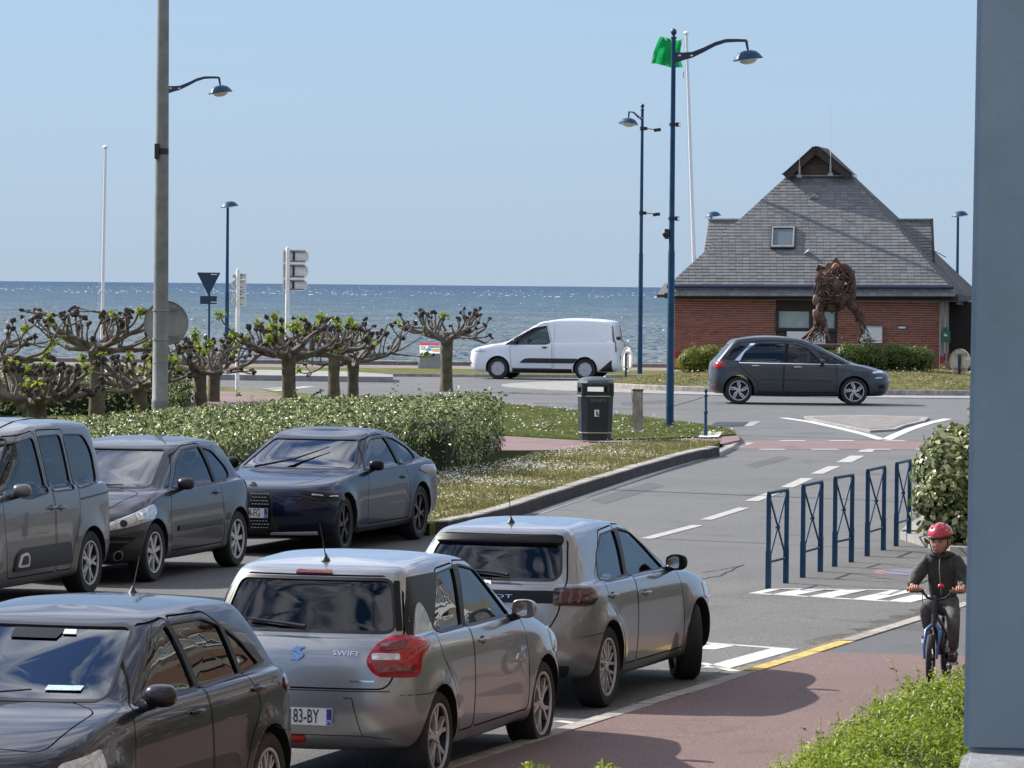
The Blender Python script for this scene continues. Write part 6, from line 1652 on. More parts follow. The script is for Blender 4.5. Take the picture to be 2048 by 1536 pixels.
# round sign seen from behind, on the mast
def disc_sign(name, c, r_, label, rz=0.0, m_=None, holder=None):
    root = empty(name, c, rz, label, 'road sign')
    M = Matrix(((1,0,0),(0,0,-1),(0,1,0)))
    MB().lathe([(.001,-.012),(r_-.02,-.012),(r_-.012,-.004),(r_-.008,.0),(r_-.006,.022),(r_,.022),(r_,-.03),(.001,-.03)][::-1], 40, M=M).build('plate', m_ or M_signback, root)
    for zz in (-.62*r_, .62*r_):
        MB().box((0, -.03, zz), (r_*1.15, .03, .035)).build('rail', M_galv, root)
    return root
c = P(332, 646, 72.35); disc_sign('round_sign', (c.x, 72.35 + .03, c.z), .36, 'large round sign seen from behind, fixed to the grey mast')
# yield sign from behind with plaque
yx = PX(417, 140, 600); zb = gz(140); ys_ = empty('yield_sign', (yx, 140, zb), 0, 'dark back of a triangular yield sign with a small plaque beneath', 'road sign')
zT = P(417, 545, 140).z - zb; zB = P(417, 590, 140).z - zb
M = Matrix(((1,0,0),(0,0,-1),(0,1,0)))
tri = roundpoly([(-.37, zT), (.37, zT), (0, zB - .03)], .05)
MB().prism(tri, -.02, .02, M=M).build('triangle', mat('sign_back_blue', (.012,.035,.075), .4), ys_)
z1 = P(417, 592, 140).z - zb; z2 = P(417, 608, 140).z - zb
MB().box((0, 0, (z1+z2)/2), (.52, .03, z1-z2)).build('plaque', MATS['sign_back_blue'], ys_)
MB().tube([(.02, .05, 0), (.02, .05, zT)], .035, 10).build('pole', M_blue, ys_)
for zz in (zT-.06, z2+.06): MB().box((.17, -.03, zz), (.2, .012, .025)).build('clip', M_signwhite, ys_)
# direction signs (backs)
def arrows(px, d, top_py, pole_px_w, boards, label, flip=1, pole_off=0):
    x = PX(px, d, 600); zb = gz(d); root = empty('direction_sign', (x, d, zb), 0, label, 'direction sign', 'direction sign stacks seen from behind')
    zt = P(px, top_py, d).z - zb
    MB().lathe([(.055,0),(.055,zt),(.04,zt+.04),(.001,zt+.05)], 14).build('pole', M_signwhite, root)
    s = F/d
    for (x0, x1, y0, y1) in boards:
        za = P(px, y0, d).z - zb; zc = P(px, y1, d).z - zb; xa = (x0-px)/s; xb = (x1-px)/s; h = za - zc
        if flip > 0: poly = [(xa, zc), (xb-.10, zc), (xb-.02, zc+h*.22), (xb, zc+h*.5), (xb-.02, zc+h*.78), (xb-.10, za), (xa, za)]
        else: poly = [(xb, zc), (xb, za), (xa+.10, za), (xa+.02, zc+h*.78), (xa, zc+h*.5), (xa+.02, zc+h*.22), (xa+.10, zc)]
        bo = MB().prism(ccw(poly), -.012, .012, M=M, c=(0,.07,0)).build('board', M_signwhite, root)
        # folded rims and rails behind the board
        pl = ccw(poly); o_ = pl; i_ = grow(pl, -.028); n = len(pl); v = []; f = []
        for q, hh in ((o_, .012), (o_, .05), (i_, .05), (i_, .012)): v += [M @ Vector((p[0], p[1], hh)) + Vector((0,.07,0)) for p in q]
        for j in range(3):
            for i in range(n): f.append((j*n+i, j*n+(i+1)%n, (j+1)*n+(i+1)%n, (j+1)*n+i))
        MB().add(v, f).build('board_rim', M_signwhite, bo)
        for zz in (zc + h*.16, za - h*.16): MB().box(((xa+xb)/2, .035, zz), (xb-xa-.2, .03, .02)).build('rail', M_galv, bo)
        MB().box((xa+(xb-xa)*.42, .04, (za+zc)/2), (.05, .02, h*.8)).build('stiffener', M_black, bo)
arrows(575, 112, 497, 9, [(565,617,499,526),(565,616,527,557),(565,615,558,582)], 'stack of three arrow boards on a white pole, right of the slim sign stack', 1)
arrows(476, 115, 541, 8, [(463,492,547,558),(462,492,559,578),(463,492,580,591),(462,492,592,612)], 'stack of four small arrow boards on a grey pole beside the blue lamp', -1)
# flag poles
M_flag = mat('green_flag', (.01,.30,.085), .7, transl=.45, noise_amt=.15, noise_scale=3)
def mast(px_b, py_b, px_t, py_t, d, r0, r1, label):
    b = P(px_b, py_b, d); t = P(px_t, py_t, d); dirv = (t - b); zb = gz(min(d, 150)); k = (zb - b.z)/dirv.z; base = b + dirv*k
    root = empty('flagpole', base, 0, label, 'flagpole'); top = t - base
    MB().tube([Vector((0,0,0)), top*.5, top], [r0, (r0+r1)/2, r1], 14).build('shaft', M_polewhite, root, sm=60)
    MB().lathe([(.001,.10),(.07,.08),(.10,.03),(.08,0),(.02,-.02)], 14, c=top).build('cap', M_white, root, sm=60)
    MB().tube([top + Vector((-.06,-.08,-.1)), top*.5 + Vector((-.12,-.12,0)), Vector((-.1,-.1,.8))], .006, 5).build('halyard', M_signwhite, root)
    return root, top, base
fr_, ftop, fbase = mast(1388, 515, 1373, 68, 151.5, .085, .045, 'tall white flagpole behind the left edge of the beach station roof')
fp2, t2, b2 = mast(205, 615, 211, 296, 150, .06, .045, 'bare white flagpole standing alone at the left over the sea')
for s_ in (-1, 1): MB().tube([t2*.36 + Vector((0,0,.0)), t2*.345 + Vector((s_*.16, 0, -.10))], .012, 5).build('cleat', M_white, fp2)
def fpx(px, py): p = P(px, py, 151.3); return p
oc = [(1365,77),(1357,82),(1334,78),(1318,86),(1317,98),(1304,116),(1303,127),(1320,134),(1345,135),(1365,135)]
nxg, nyg = 18, 12; V = []; Fc = []
for j in range(nyg+1):
    for i in range(nxg+1):
        u, w_ = i/nxg, j/nyg
        tx = [1366 - (1366-1320)*u, 77 + 4*math.sin(u*5)]; bx_ = [1366 - (1366-1302)*u - 0, 134 - 6*u**2 + 2*math.sin(u*6)]
        px = tx[0]*(1-w_) + bx_[0]*w_ - 6*math.sin(w_*PI)*u*.4 - 5*math.sin(w_*PI)*(1-u); py = tx[1]*(1-w_) + bx_[1]*w_
        p = fpx(px, py); p.y += .16*math.sin(u*9 + w_*3) + .08*math.sin(u*17 - w_*5)
        V.append(p)
for j in range(nyg):
    for i in range(nxg): q = j*(nxg+1)+i; Fc.append((q, q+1, q+nxg+2, q+nxg+1))
me = np_mesh('flag', [tuple(p) for p in V], Fc); me.shade_smooth(); fo = link('flag', me, M_flag)
tag(fo, 'torn green flag blowing left from the tall flagpole', 'flag')
p = fpx(1368, 143); MB().tube([p, p + Vector((-.03,0,-.12)), p + Vector((.01,0,-.22))], .012, 5).build('flag_rope', M_black, fo)
# ------------------------------------------------------------------ bin, posts, barriers
M_bin = mat('bin_dark_green', (.006,.013,.020), .42, coat=.2, noise_amt=.15, noise_scale=5)
M_binband = mat('bin_band', (.42,.44,.28), .5)
M_bintop = mat('bin_hood', (.07,.09,.095), .45, noise_amt=.2, noise_scale=7)
bx = PX(1190, 82.6, 880); by_ = 82.6; zb = gz(by_) + .14
bn_ = empty('litter_bin', (bx, by_, zb), R(8), 'dark green plastic litter bin with rounded hood and open mouth on the verge', 'litter bin')
def oct_(w_, d, c): return [(-w_/2+c, -d/2), (w_/2-c, -d/2), (w_/2, -d/2+c), (w_/2, d/2-c), (w_/2-c, d/2), (-w_/2+c, d/2), (-w_/2, d/2-c), (-w_/2, -d/2+c)]
def octbody(name, secs, m_, par, cap=True):
    v = []; f = []
    for (w_, d, c, z) in secs: v += [(x, y, z) for x, y in oct_(w_, d, c)]
    n = len(secs)
    for i in range(n-1):
        for k in range(8): f.append((i*8+k, i*8+(k+1)%8, (i+1)*8+(k+1)%8, (i+1)*8+k))
    f += [tuple(range(8))[::-1], tuple((n-1)*8+k for k in range(8))]
    return MB().add(v, f).build(name, m_, par, sm=30)
octbody('base', [(.54,.54,.09,0), (.54,.54,.09,.13)], M_bin, bn_)
octbody('body', [(.56,.56,.09,.145), (.60,.60,.10,.80)], M_bin, bn_)
for z in (.13, .80): octbody('band', [(.565+.04*(z>.5),.565+.04*(z>.5),.09,z), (.565+.04*(z>.5),.565+.04*(z>.5),.09,z+.018)], M_binband, bn_)
for sx in (-1, 1):
    for sy in (-1, 1): MB().box((sx*.245, sy*.245, .92), (.10, .10, .22)).build('hood_post', M_bin, bn_)
for sx in (-1, 1): MB().box((sx*.285, 0, .845), (.02,.42,.07)).box((sx*.285,0,1.0),(.02,.42,.06)).build('side_frame', M_bin, bn_)
for sy in (-1, 1): MB().box((0, sy*.285, .845), (.42,.02,.07)).box((0, sy*.285, 1.005),(.42,.02,.05)).build('front_frame', M_bin, bn_)
octbody('hood', [(.60,.60,.10,1.02), (.62,.62,.10,1.05), (.58,.58,.11,1.10), (.44,.44,.10,1.145), (.26,.26,.06,1.16)], M_bintop, bn_)
tm = text_mesh('DÉCHETS', .07, .002); tm.transform(Matrix.Translation((0,-.302,.73)) @ Matrix.Rotation(PI/2, 4, 'X')); link('lettering', tm, mat('bin_letter', (.16,.17,.15), .5), bn_)
pz = MB().box((-.02,-.296,.50), (.085,.006,.125)).build('pictogram', M_white, bn_)
MB().blob((-.02,-.303,.535), .012, 1).box((-.015,-.302,.495), (.03,.006,.05)).box((.0,-.302,.465), (.045,.006,.02)).build('pictogram_figure', M_ink, pz)
MB().box((.296,-.02,.55), (.006,.06,.30)).build('side_plate', M_signback, bn_)
px_ = PX(1275, 87, 870); pst = empty('concrete_post', (px_, 87, gz(87)+.10), R(-6), 'short square concrete post with rusty stained top beside the bin', 'post')
pm = MB().box((0,0,.41), (.20,.20,.84), taper=.93).mesh('shaft'); bevel_mesh(pm, .015, 2); link('shaft', pm, mat('stained_concrete', (.42,.37,.30), .9, col2=(.22,.17,.13), noise_scale=9, bump=.4, stretch=(1,1,.5)), pst)
mb = MB().box((0,0,.835), (.205,.205,.03)); mb.tube([(-.10,-.10,.6),(-.11,-.12,.84),(-.05,-.12,.86)], .006, 5); mb.build('rusty_cap', mat('rust', (.12,.055,.03), .95, noise_amt=.4, noise_scale=25), pst)
bxx = PX(1411, 85.2, 880); bo = empty('slim_bollard', (bxx, 85.2, gz(85.2)+.12), 0, 'slim blue bollard with a small ball finial at the kerb corner', 'bollard')
MB().lathe([(.035,0),(.035,.12),(.030,.14),(.028,.42),(.040,.44),(.040,.47),(.026,.49),(.024,.74),(.034,.76),(.034,.79),(.018,.81),(.018,.825),(.034,.85),(.036,.87),(.02,.90),(.001,.905)], 14).build('post', M_blue, bo, sm=40)
# X barriers
bar0 = None
feet = [((1536,1178),(1572,1167)), ((1605,1156),(1641,1144)), ((1669,1134),(1703,1125)), ((1734,1113),(1767,1101)), ((1792,1093),(1818,1083))]
labs = ['nearest blue X-braced pedestrian barrier, left of the painted ladder', 'second nearest blue X-braced barrier in the row of five', 'middle one of the five blue X-braced barriers', 'fourth blue X-braced barrier, next to the farthest', 'farthest blue X-braced barrier, beside the variegated bush']
def barrier(wd):
    root = empty('crossing_barrier', (0,0,0)); H = 1.0
    for s_ in (-1, 1):
        MB().box((s_*wd/2, 0, H/2), (.030,.045,H)).box((s_*(wd/2-.010), 0, .19), (.056,.052,.42)).build('post', M_navy_pole if False else M_blue, root)
    MB().tube([(-wd/2-.025,0,H+.012),(wd/2+.025,0,H+.012)], .018, 10).build('top_rail', M_blue, root, sm=50)
    MB().box((0,0,.28), (wd-.10,.022,.022)).build('lower_rail', M_blue, root)
    for s_ in (-1, 1): MB().tube([(s_*(wd/2-.03),0,.98),(-s_*(wd/2-.04),0,.30)], .011, 8).build('brace', M_blue, root, sm=50)
    MB().blob((0,0,.63), .034, 2, sc=(1,.8,1)).build('boss', M_blue, root, sm=60)
    return root
for i, (a, b_) in enumerate(feet):
    A = G(*a); B = G(*b_)
    dv = Vector((math.sin(YAW+R(-2)), math.cos(YAW+R(-2)), 0)); mid_ = (A + B)/2
    if bar0 is None:
        bar0 = barrier(.86); o = bar0
    else: o = copy_tree(bar0)
    ax_ = B - A; Lh = ax_.length
    o.location = mid_; o.rotation_euler = (0,0,math.atan2(ax_.y, ax_.x))
    o.scale = (Lh/.86 if .5 < Lh/.86 < 1.6 else 1, 1, 1)
    tag(o, labs[i], 'barrier', 'blue X-braced barriers along the pavement')
# info panel on the seafront
ipx = PX(859, 146, 735); zb = gz(146)+.07; ip = empty('information_desk', (ipx, 146, zb), R(4), 'pale information desk with sloping red-headed panel on the promenade', 'sign')
v = [(-.36,-.2,0),(.36,-.2,0),(.36,.3,0),(-.36,.3,0),(-.34,-.2,.48),(.34,-.2,.48),(.30,.3,.80),(-.30,.3,.80)]
MB().add(v, [(0,3,2,1),(4,5,6,7),(0,1,5,4),(1,2,6,5),(2,3,7,6),(3,0,4,7)]).build('body', M_signback, ip)
Ms = Matrix.Rotation(math.atan2(.32,.5), 3, 'X')
pn = MB().box((0,.05,.66), (.64,.62,.02), M=Ms).build('panel', M_signwhite, ip)
def onp(x0,x1,v0,v1,m_,nm):
    c = Vector((0,.05,.66)) + Ms @ Vector(((x0+x1)/2, (v0+v1)/2, .013)); MB().box(c, (x1-x0, v1-v0, .004), M=Ms).build(nm, m_, pn)
onp(-.32,.32,.17,.31, mat('panel_red', (.55,.03,.04), .5), 'red_header'); onp(-.05,.30,.02,.14, mat('panel_photo', (.12,.25,.35), .5, noise_amt=.6, noise_scale=14), 'panel_photo')
onp(-.10,.05,-.14,-.02, mat('panel_blue', (.02,.16,.42), .5), 'panel_block'); onp(.08,.30,-.20,-.04, mat('panel_orange', (.62,.30,.04), .5), 'panel_block'); onp(-.29,-.14,-.10,.12, mat('panel_text', (.4,.4,.4), .5, noise_amt=.5, noise_scale=60), 'panel_text')
# promenade railing pieces behind the plane trees
rl = empty('promenade_bench', (PX(640, 149, 730), 149, gz(150)+.07), 0, 'low dark green railing between the plane trees on the promenade', 'railing')
for i in range(9): MB().box((i*.28-1.1, 0, .42), (.04,.04,.84)).build('post', M_blue, rl)
for z in (.45,.8): MB().box((0,0,z), (2.6,.04,.05)).build('rail', M_blue, rl)
# round sign backs near the roundabout
def rsign(px, py, d, r_, rz, label, m_):
    c = P(px, py, d); zb = mound_h(c.x, d); root = disc_sign('round_sign', (c.x, d, c.z), r_, label, rz, m_)
    MB().box((0, -.035, (-(c.z - zb) + r_*.5)/2), (.06,.05, c.z - zb + r_*.5)).build('post', M_black, root)
M_cream = mat('cream_sign_back', (.52,.46,.34), .6, noise_amt=.12, noise_scale=7)
rsign(1254, 719, 131.5, .36, R(-68), 'round sign seen nearly edge-on behind the white van', M_signwhite)
rsign(1920, 722, 123, .33, R(-38), 'cream back of a round sign at the right by the blue pillar', M_cream)
# ------------------------------------------------------------------ foreground pillar and parapet
M_pillar = mat('blue_grey_paint', (.185,.250,.310), .6, noise_amt=.13, noise_scale=5, bump=.35, bump_scale=200, bump_dist=.002)
d = 3.0
zl = P(1990, 1506, d).z
pa = P(1951, 0, d); pb_ = P(1926, 1508, d)
root = empty('porch_pillar', (pb_.x, d, zl), R(-9), 'blue-grey painted square pillar filling the right edge', 'pillar')
v = []; lo = Vector((0,0,0)); hi = Vector((pa.x - pb_.x + .004, 0, pa.z - zl + .5))
lo = Vector((0,0,0)); wdp = .20
V = []
for base, z in ((0, 0), (hi.x, hi.z)):
    V += [(base, 0, z), (base+wdp, 0, z), (base+wdp, wdp, z), (base, wdp, z)]
me = MB().add(V, [(0,3,2,1),(4,5,6,7),(0,1,5,4),(1,2,6,5),(2,3,7,6),(3,0,4,7)]).mesh('shaft'); bevel_mesh(me, .004, 3); link('shaft', me, M_pillar, root)
MB().add([(.055,-.0012,.001),(.0572,-.0012,.001),(.0572,.002,.001),(.055,.002,.001),(.055+hi.x,-.0012,hi.z-.01),(.0572+hi.x,-.0012,hi.z-.01),(.0572+hi.x,.002,hi.z-.01),(.055+hi.x,.002,hi.z-.01)], [(0,3,2,1),(4,5,6,7),(0,1,5,4),(1,2,6,5),(2,3,7,6),(3,0,4,7)]).build('board_joint', M_pillar, root)
M_ledge = mat('ledge_concrete', (.22,.23,.24), .85, noise_amt=.15, noise_scale=20, bump=.3, bump_scale=80)
e0 = P(1868, 1536, 2.6); e1 = P(1930, 1507, 3.05)
lg_ = [(e0.x-.02, e0.y-.4), (e0.x+.5, e0.y-.4), (e0.x+.8, 3.5), (e1.x+.06, 3.25), (e1.x, 3.06), (e0.x, e0.y)]
me = MB().prism(ccw(lg_), zl-.12, zl).mesh('parapet'); bevel_mesh(me, .008, 3)
tag(link('parapet', me, M_ledge), 'grey rounded ledge under the blue-grey pillar in the bottom right corner', 'ledge')
# ------------------------------------------------------------------ beach station
BA = R(11); B0 = P(1349, 600, 148.4); BZ0 = gz(148.4)
ua = Vector((math.cos(BA), -math.sin(BA))); va = Vector((math.sin(BA), math.cos(BA)))
def loc_(px, py, v_):
    """local (u, v, z) of the station seen at a pixel at depth v behind the front wall"""
    d0 = ray(px, py); o = Vector((B0.x, 148.4)) + va*v_
    # ray t*d0.xy = o + ua*u
    A = np.array([[d0.x, -ua.x], [d0.y, -ua.y]]); t, u = np.linalg.solve(A, np.array([o.x, o.y]))
    return Vector((u, v_, CAMZ + d0.z*t - BZ0))
bs = empty('beach_station', (B0.x, 148.4, BZ0), -BA, 'red brick beach station with a steep grey slate roof behind the roundabout', 'building')
M_brick = mat('brick', (.29,.085,.055), .85, obj_var=.25, noise_amt=.2, noise_scale=9)
M_brick_s = mat('brick_mass', (.29,.085,.055), .85, col2=(.20,.055,.03), noise_scale=5)
M_mortar = mat('mortar', (.60,.45,.37), .9)
M_slate = mat('slate', (.172,.173,.172), .8, obj_var=.16, spec=.25)
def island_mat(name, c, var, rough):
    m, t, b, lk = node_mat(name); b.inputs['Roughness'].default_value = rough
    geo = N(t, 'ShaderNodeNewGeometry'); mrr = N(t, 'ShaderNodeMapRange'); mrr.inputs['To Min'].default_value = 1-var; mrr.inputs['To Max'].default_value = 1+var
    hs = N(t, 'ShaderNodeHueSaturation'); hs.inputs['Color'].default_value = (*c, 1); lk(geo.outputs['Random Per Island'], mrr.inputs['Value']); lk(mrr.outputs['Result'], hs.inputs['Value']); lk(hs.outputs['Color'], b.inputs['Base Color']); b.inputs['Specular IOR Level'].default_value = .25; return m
M_brick_s = island_mat('brick_mass', (.29,.085,.055), .28, .85)
M_slate_s = island_mat('slate_mass', (.172,.173,.172), .17, .8)
M_brown = mat('dark_brown_board', (.045,.028,.022), .7, noise_amt=.2, noise_scale=5)
M_lead = mat('lead_flashing', (.30,.31,.31), .6, noise_amt=.25, noise_scale=6)
M_wood = mat('weathered_boards', (.16,.11,.075), .85, col2=(.08,.055,.04), noise_scale=4, stretch=(.4,1,4))
M_curtain = mat('frosted_pane', (.40,.46,.45), .35, coat=.5, noise_amt=.12, noise_scale=3)
aL = loc_(1349, 598, 0); aR = loc_(1880, 600, 0); WT = aL.z; WL = aR.x
wl = loc_(1551, 640, 0).x; wr = loc_(1675, 640, 0).x; wz0 = loc_(1600, 700, 0).z
# backing walls
mb = MB().box((wl/2, .15, WT/2), (wl, .26, WT)).box(((wr+WL)/2, .15, WT/2), (WL-wr, .26, WT)).box(((wl+wr)/2, .15, wz0/2), (wr-wl, .26, wz0))
mb.box((WL-.13, 3.2, WT/2), (.26, 5.8, WT)).box((.13, 3.2, WT/2), (.26, 5.8, WT)).box((WL/2, 6.1, WT/2), (WL, .26, WT))
mb.build('wall', M_mortar, bs)
# bricks
ch = .0765; bl = .232; br_v = MB(); nb_ = 0; pieces = []
for j in range(int(WT/ch)):
    z = (j+.5)*ch; x = -(bl/2 if j % 2 else 0)
    while x < WL:
        x0 = max(0, x) + .005; x1 = min(WL, x+bl) - .005; x += bl
        spans = [(x0, x1)]
        if z > wz0: spans = [(a, b_) for a, b_ in ((x0, min(x1, wl-.004)), (max(x0, wr+.004), x1)) if b_ - a > .03]
        for a, b_ in spans:
            if b_ - a > .03: pieces.append(((a+b_)/2, z, b_-a))
pieces.sort(key=lambda q: -q[1] - .35*q[0]*0)
bm_full = MB().box((0,0,0), (bl-.016, .05, ch-.025)).mesh('brick'); bm_full.materials.append(M_brick)
indiv = [p for p in pieces if p[2] > .2][:300]; ids = set(id(p) for p in indiv)
for p in indiv: link('brick', bm_full, None, bs, (p[0], .012 + rnd.uniform(-.004,.004), p[1]))
for p in pieces:
    if id(p) not in ids: br_v.box((p[0], .012 + rnd.uniform(-.004,.004), p[1]), (p[2]-.006, .05, ch-.025))
tag(link('brickwork', br_v.mesh('brickwork', recalc=False), M_brick_s, bs), kind='stuff')
# window
wc = (wl+wr)/2; ww = wr-wl
wo = MB().box((wc, .10, (WT + loc_(1600,622,0).z)/2), (ww, .10, WT - loc_(1600,622,0).z)).build('window', M_brown, bs)
zt_ = loc_(1600,623,0).z; zb_ = loc_(1600,656,0).z
fm = MB().box((wl+.05,.05,(zt_+zb_)/2), (.09,.14,zt_-zb_)).box((wr-.05,.05,(zt_+zb_)/2), (.09,.14,zt_-zb_)).box((wc+.15,.05,(zt_+zb_)/2), (.12,.13,zt_-zb_)).box((wc,.05,zb_-.05), (ww,.16,.10)); fm.build('frame', M_brown, wo)
MB().box(((wl+wc)/2+.1, .08, (zt_+zb_)/2), (wc-wl+.05, .02, zt_-zb_)).build('pane', M_curtain, wo); MB().box(((wr+wc)/2+.08, .08, (zt_+zb_)/2), (wr-wc-.1, .02, zt_-zb_)).build('pane', M_curtain, wo)
MB().box((wc, .10, (zb_-.1+wz0)/2), (ww, .08, zb_-.1-wz0)).build('lower_panel', M_brown, wo)
zs0 = loc_(1610,684,0).z; zs1 = loc_(1610,663,0).z; xs0 = loc_(1574,670,0).x; xs1 = loc_(1651,670,0).x
bn2 = MB().box(((xs0+xs1)/2, -.03, (zs0+zs1)/2 - .1), (xs1-xs0, .03, zs1-zs0+.2)).build('banner', M_white, bs)
tm = text_mesh('POSTE DE SECOURS', .17, .002); tm.transform(Matrix.Diagonal((.8,1,1,1))); tm.transform(Matrix.Translation(((xs0+xs1)/2, -.05, zs0+.02)) @ Matrix.Rotation(PI/2, 4, 'X')); link('banner_lettering', tm, mat('banner_red', (.28,.02,.03), .6), bn2)
a = loc_(1721,653,0); b_ = loc_(1765,686,0); cb = MB().box(((a.x+b_.x)/2, -.10, (a.z+b_.z)/2), (b_.x-a.x, .22, a.z-b_.z)).build('meter_cabinet', M_signwhite, bs)
MB().box(((a.x+b_.x)/2, -.11, a.z+.015), (b_.x-a.x+.04, .26, .03)).build('cabinet_lid', M_signback, cb)
a = loc_(1795,651,0); b_ = loc_(1816,659,0); mb = MB().box(((a.x+b_.x)/2, -.03, (a.z+b_.z)/2), (b_.x-a.x, .02, a.z-b_.z)); pq = mb.build('small_plaque', mat('plaque_green', (.05,.11,.08), .5), bs)
MB().prism(ccw([(-.12,-.03),(.10,-.03),(.10,.03),(-.12,.03),(-.15,0)]), 0, .004, M=Matrix(((1,0,0),(0,0,-1),(0,1,0))), c=((a.x+b_.x)/2, -.045, (a.z+b_.z)/2)).build('plaque_arrow', M_white, pq)
# roof planes
eL = loc_(1338,569,-.55); eR = loc_(1897,571,-.55); tR = loc_(1703,353,3.0); tL = loc_(1573,353,3.0); ap = loc_(1632,298,2.7)
apb = ap + Vector((.25, 1.2, -.05))
oR1 = loc_(1792,440,5.2); oR2 = loc_(1936,596,5.6); lf = loc_(1913,592,-.45)
roof = MB().add([eL, eR, tR, tL], [(0,1,2,3)]); bkL = loc_(1350,569,9.5); bkR = oR2 + Vector((.2,4,0)); roof.add([eL, tL, ap, apb, bkL], [(0,1,2,3,4)]); roof.add([bkL, apb, bkR], [(0,1,2)])
off = Vector((0,.03,-.10)); 
rfo = roof.build('roof', M_slate, bs, recalc=False)
M_slate_d = mat('shaded_slate', (.10,.105,.11), .6, obj_var=.2)
MB().add([eR, lf, oR2, oR1, apb, ap, tR, bkR], [(0,1,2), (0,2,3), (0,3,6), (6,3,4), (6,4,5), (2,7,4,3)]).build('roof', mat('shade_toned_slate_roof', (.075,.075,.068), .9, noise_amt=.3, noise_scale=3), bs, recalc=False)  # slate colour darkened to carry the shade of the right slope
MB().add([loc_(1314,590,2.5), loc_(1350,590,2.5), loc_(1350,566,3.4), loc_(1329,566,3.4)], [(0,1,2,3)]).build('roof', M_slate, bs, recalc=False)
MB().bar(loc_(1314,592,2.5), loc_(1350,592,2.5), .1, .10).build('fascia', M_brown, bs)
# slates on the front slope
sl = []
rows = 36
for j in range(rows):
    t0 = j/rows; t1 = (j+1.12)/rows
    a0 = eL.lerp(tL, t0); b0 = eR.lerp(tR, t0); a1 = eL.lerp(tL, min(1, t1)); b1 = eR.lerp(tR, min(1, t1))
    Lw = (b0 - a0).length; sw_ = .225; x = -(sw_/2 if j % 2 else 0) - rnd.uniform(0,.03)
    Lt_ = (b1-a1).length
    while x < Lw - .02:
        x0 = max(0, x); x1 = min(Lw, x + sw_); x += sw_
        if x1 - x0 < .04: continue
        # keep slate edges parallel to the slope line
        c_ = (eL + eR)/2; ud = (eR-eL).normalized(); up_ = ((tL+tR)/2 - c_)/rows*1.12
        p0 = a0 + (b0-a0)*(x0/Lw); p1 = a0 + (b0-a0)*(x1/Lw)
        q0 = p0 + up_; q1 = p1 + up_
        # trim at the hips
        uL = (a1 - c_).dot(ud); uR = (b1 - c_).dot(ud); 
        if (q0-c_).dot(ud) < uL: q0 += ud*(uL-(q0-c_).dot(ud))
        if (q1-c_).dot(ud) > uR: q1 += ud*(uR-(q1-c_).dot(ud))
        if (q1-q0).dot(ud) < .01: q1 = q0 + ud*.01
        sl.append((p0 + ud*.004, p1 - ud*.004, q1 - ud*.004, q0 + ud*.004, j))
nrm = ((eR-eL).cross(tL-eL)).normalized()
if nrm.y > 0: nrm = -nrm
def slate_geo(mb, q, lift=.022):
    r_ = rnd.uniform(-.004, .006); p0, p1, q1, q0 = q[:4]; n_ = nrm
    v = [p0+n_*(lift+r_), p1+n_*(lift+r_*.3), q1+n_*.006, q0+n_*.006, p0-n_*.004, p1-n_*.004]
    mb.add(v, [(0,1,2,3), (4,5,1,0), (4,0,3), (1,5,2)])
mass = MB(); order = sorted(sl, key=lambda q: abs(q[4]-9)); keep = set(id(q) for q in order[:300])
for q in sl:
    if id(q) in keep:
        mb = MB(); c0 = (q[0]+q[2])/2; slate_geo(mb, [p - c0 for p in q[:4]]); o = link('slate', mb.mesh('slate', recalc=False), M_slate, bs, c0)
    else: slate_geo(mass, q)
tag(link('slate_courses', mass.mesh('slate_courses', recalc=False), M_slate_s, bs), kind='stuff')
def slate_rows(A, B_, C, D, rows_, wd, m_=None, nm='side_slates'):
    """A-B lower edge, D-C upper edge"""
    mb = MB(); n_ = (B_-A).cross(D-A).normalized()
    if n_.y > 0: n_ = -n_
    for j in range(rows_):
        a0 = A.lerp(D, j/rows_); b0 = B_.lerp(C, j/rows_); a1 = A.lerp(D, min(1,(j+1.1)/rows_)); b1 = B_.lerp(C, min(1,(j+1.1)/rows_))
        k = max(1, round((b0-a0).length/wd)); o_ = .5 if j % 2 else 0
        for i in range(-1, k+1):
            s0 = max(0, (i+o_)/k + .012/k*0 + .015/k); s1 = min(1, (i+1+o_)/k - .015/k)
            if s1 - s0 < .1/k: continue
            lf_ = rnd.uniform(.016,.026)
            mb.add([a0.lerp(b0,s0)+n_*lf_, a0.lerp(b0,s1)+n_*lf_, a1.lerp(b1,s1)+n_*.004, a1.lerp(b1,s0)+n_*.004, a0.lerp(b0,s0)-n_*.004, a0.lerp(b0,s1)-n_*.004], [(0,1,2,3),(4,5,1,0)])
    return tag(link(nm, mb.mesh(nm, recalc=False), m_ or M_slate_s, bs), kind='stuff')
# slated skirt under the gutter
s0 = loc_(1345,592,-.86); s1 = loc_(1912,593,-.86); s2 = loc_(1905,578,-.52); s3 = loc_(1345,577,-.52)
MB().add([s0,s1,s2,s3, s0+Vector((0,.1,0)), s1+Vector((0,.1,0)), s2+Vector((0,.1,0)), s3+Vector((0,.1,0))], [(0,1,2,3),(4,7,6,5),(0,4,5,1),(1,5,6,2),(3,2,6,7)]).build('skirt_board', M_brown, bs, recalc=True)
slate_rows(s0 + Vector((0,-.005,0)), s1 + Vector((0,-.005,0)), s2 + Vector((0,-.005,0)), s3 + Vector((0,-.005,0)), 2, .235, nm='skirt_slates')
slate_rows(eR, lf, oR2.lerp(lf, .0) if False else loc_(1913,592,-.45), eR, 1, .3) if False else None
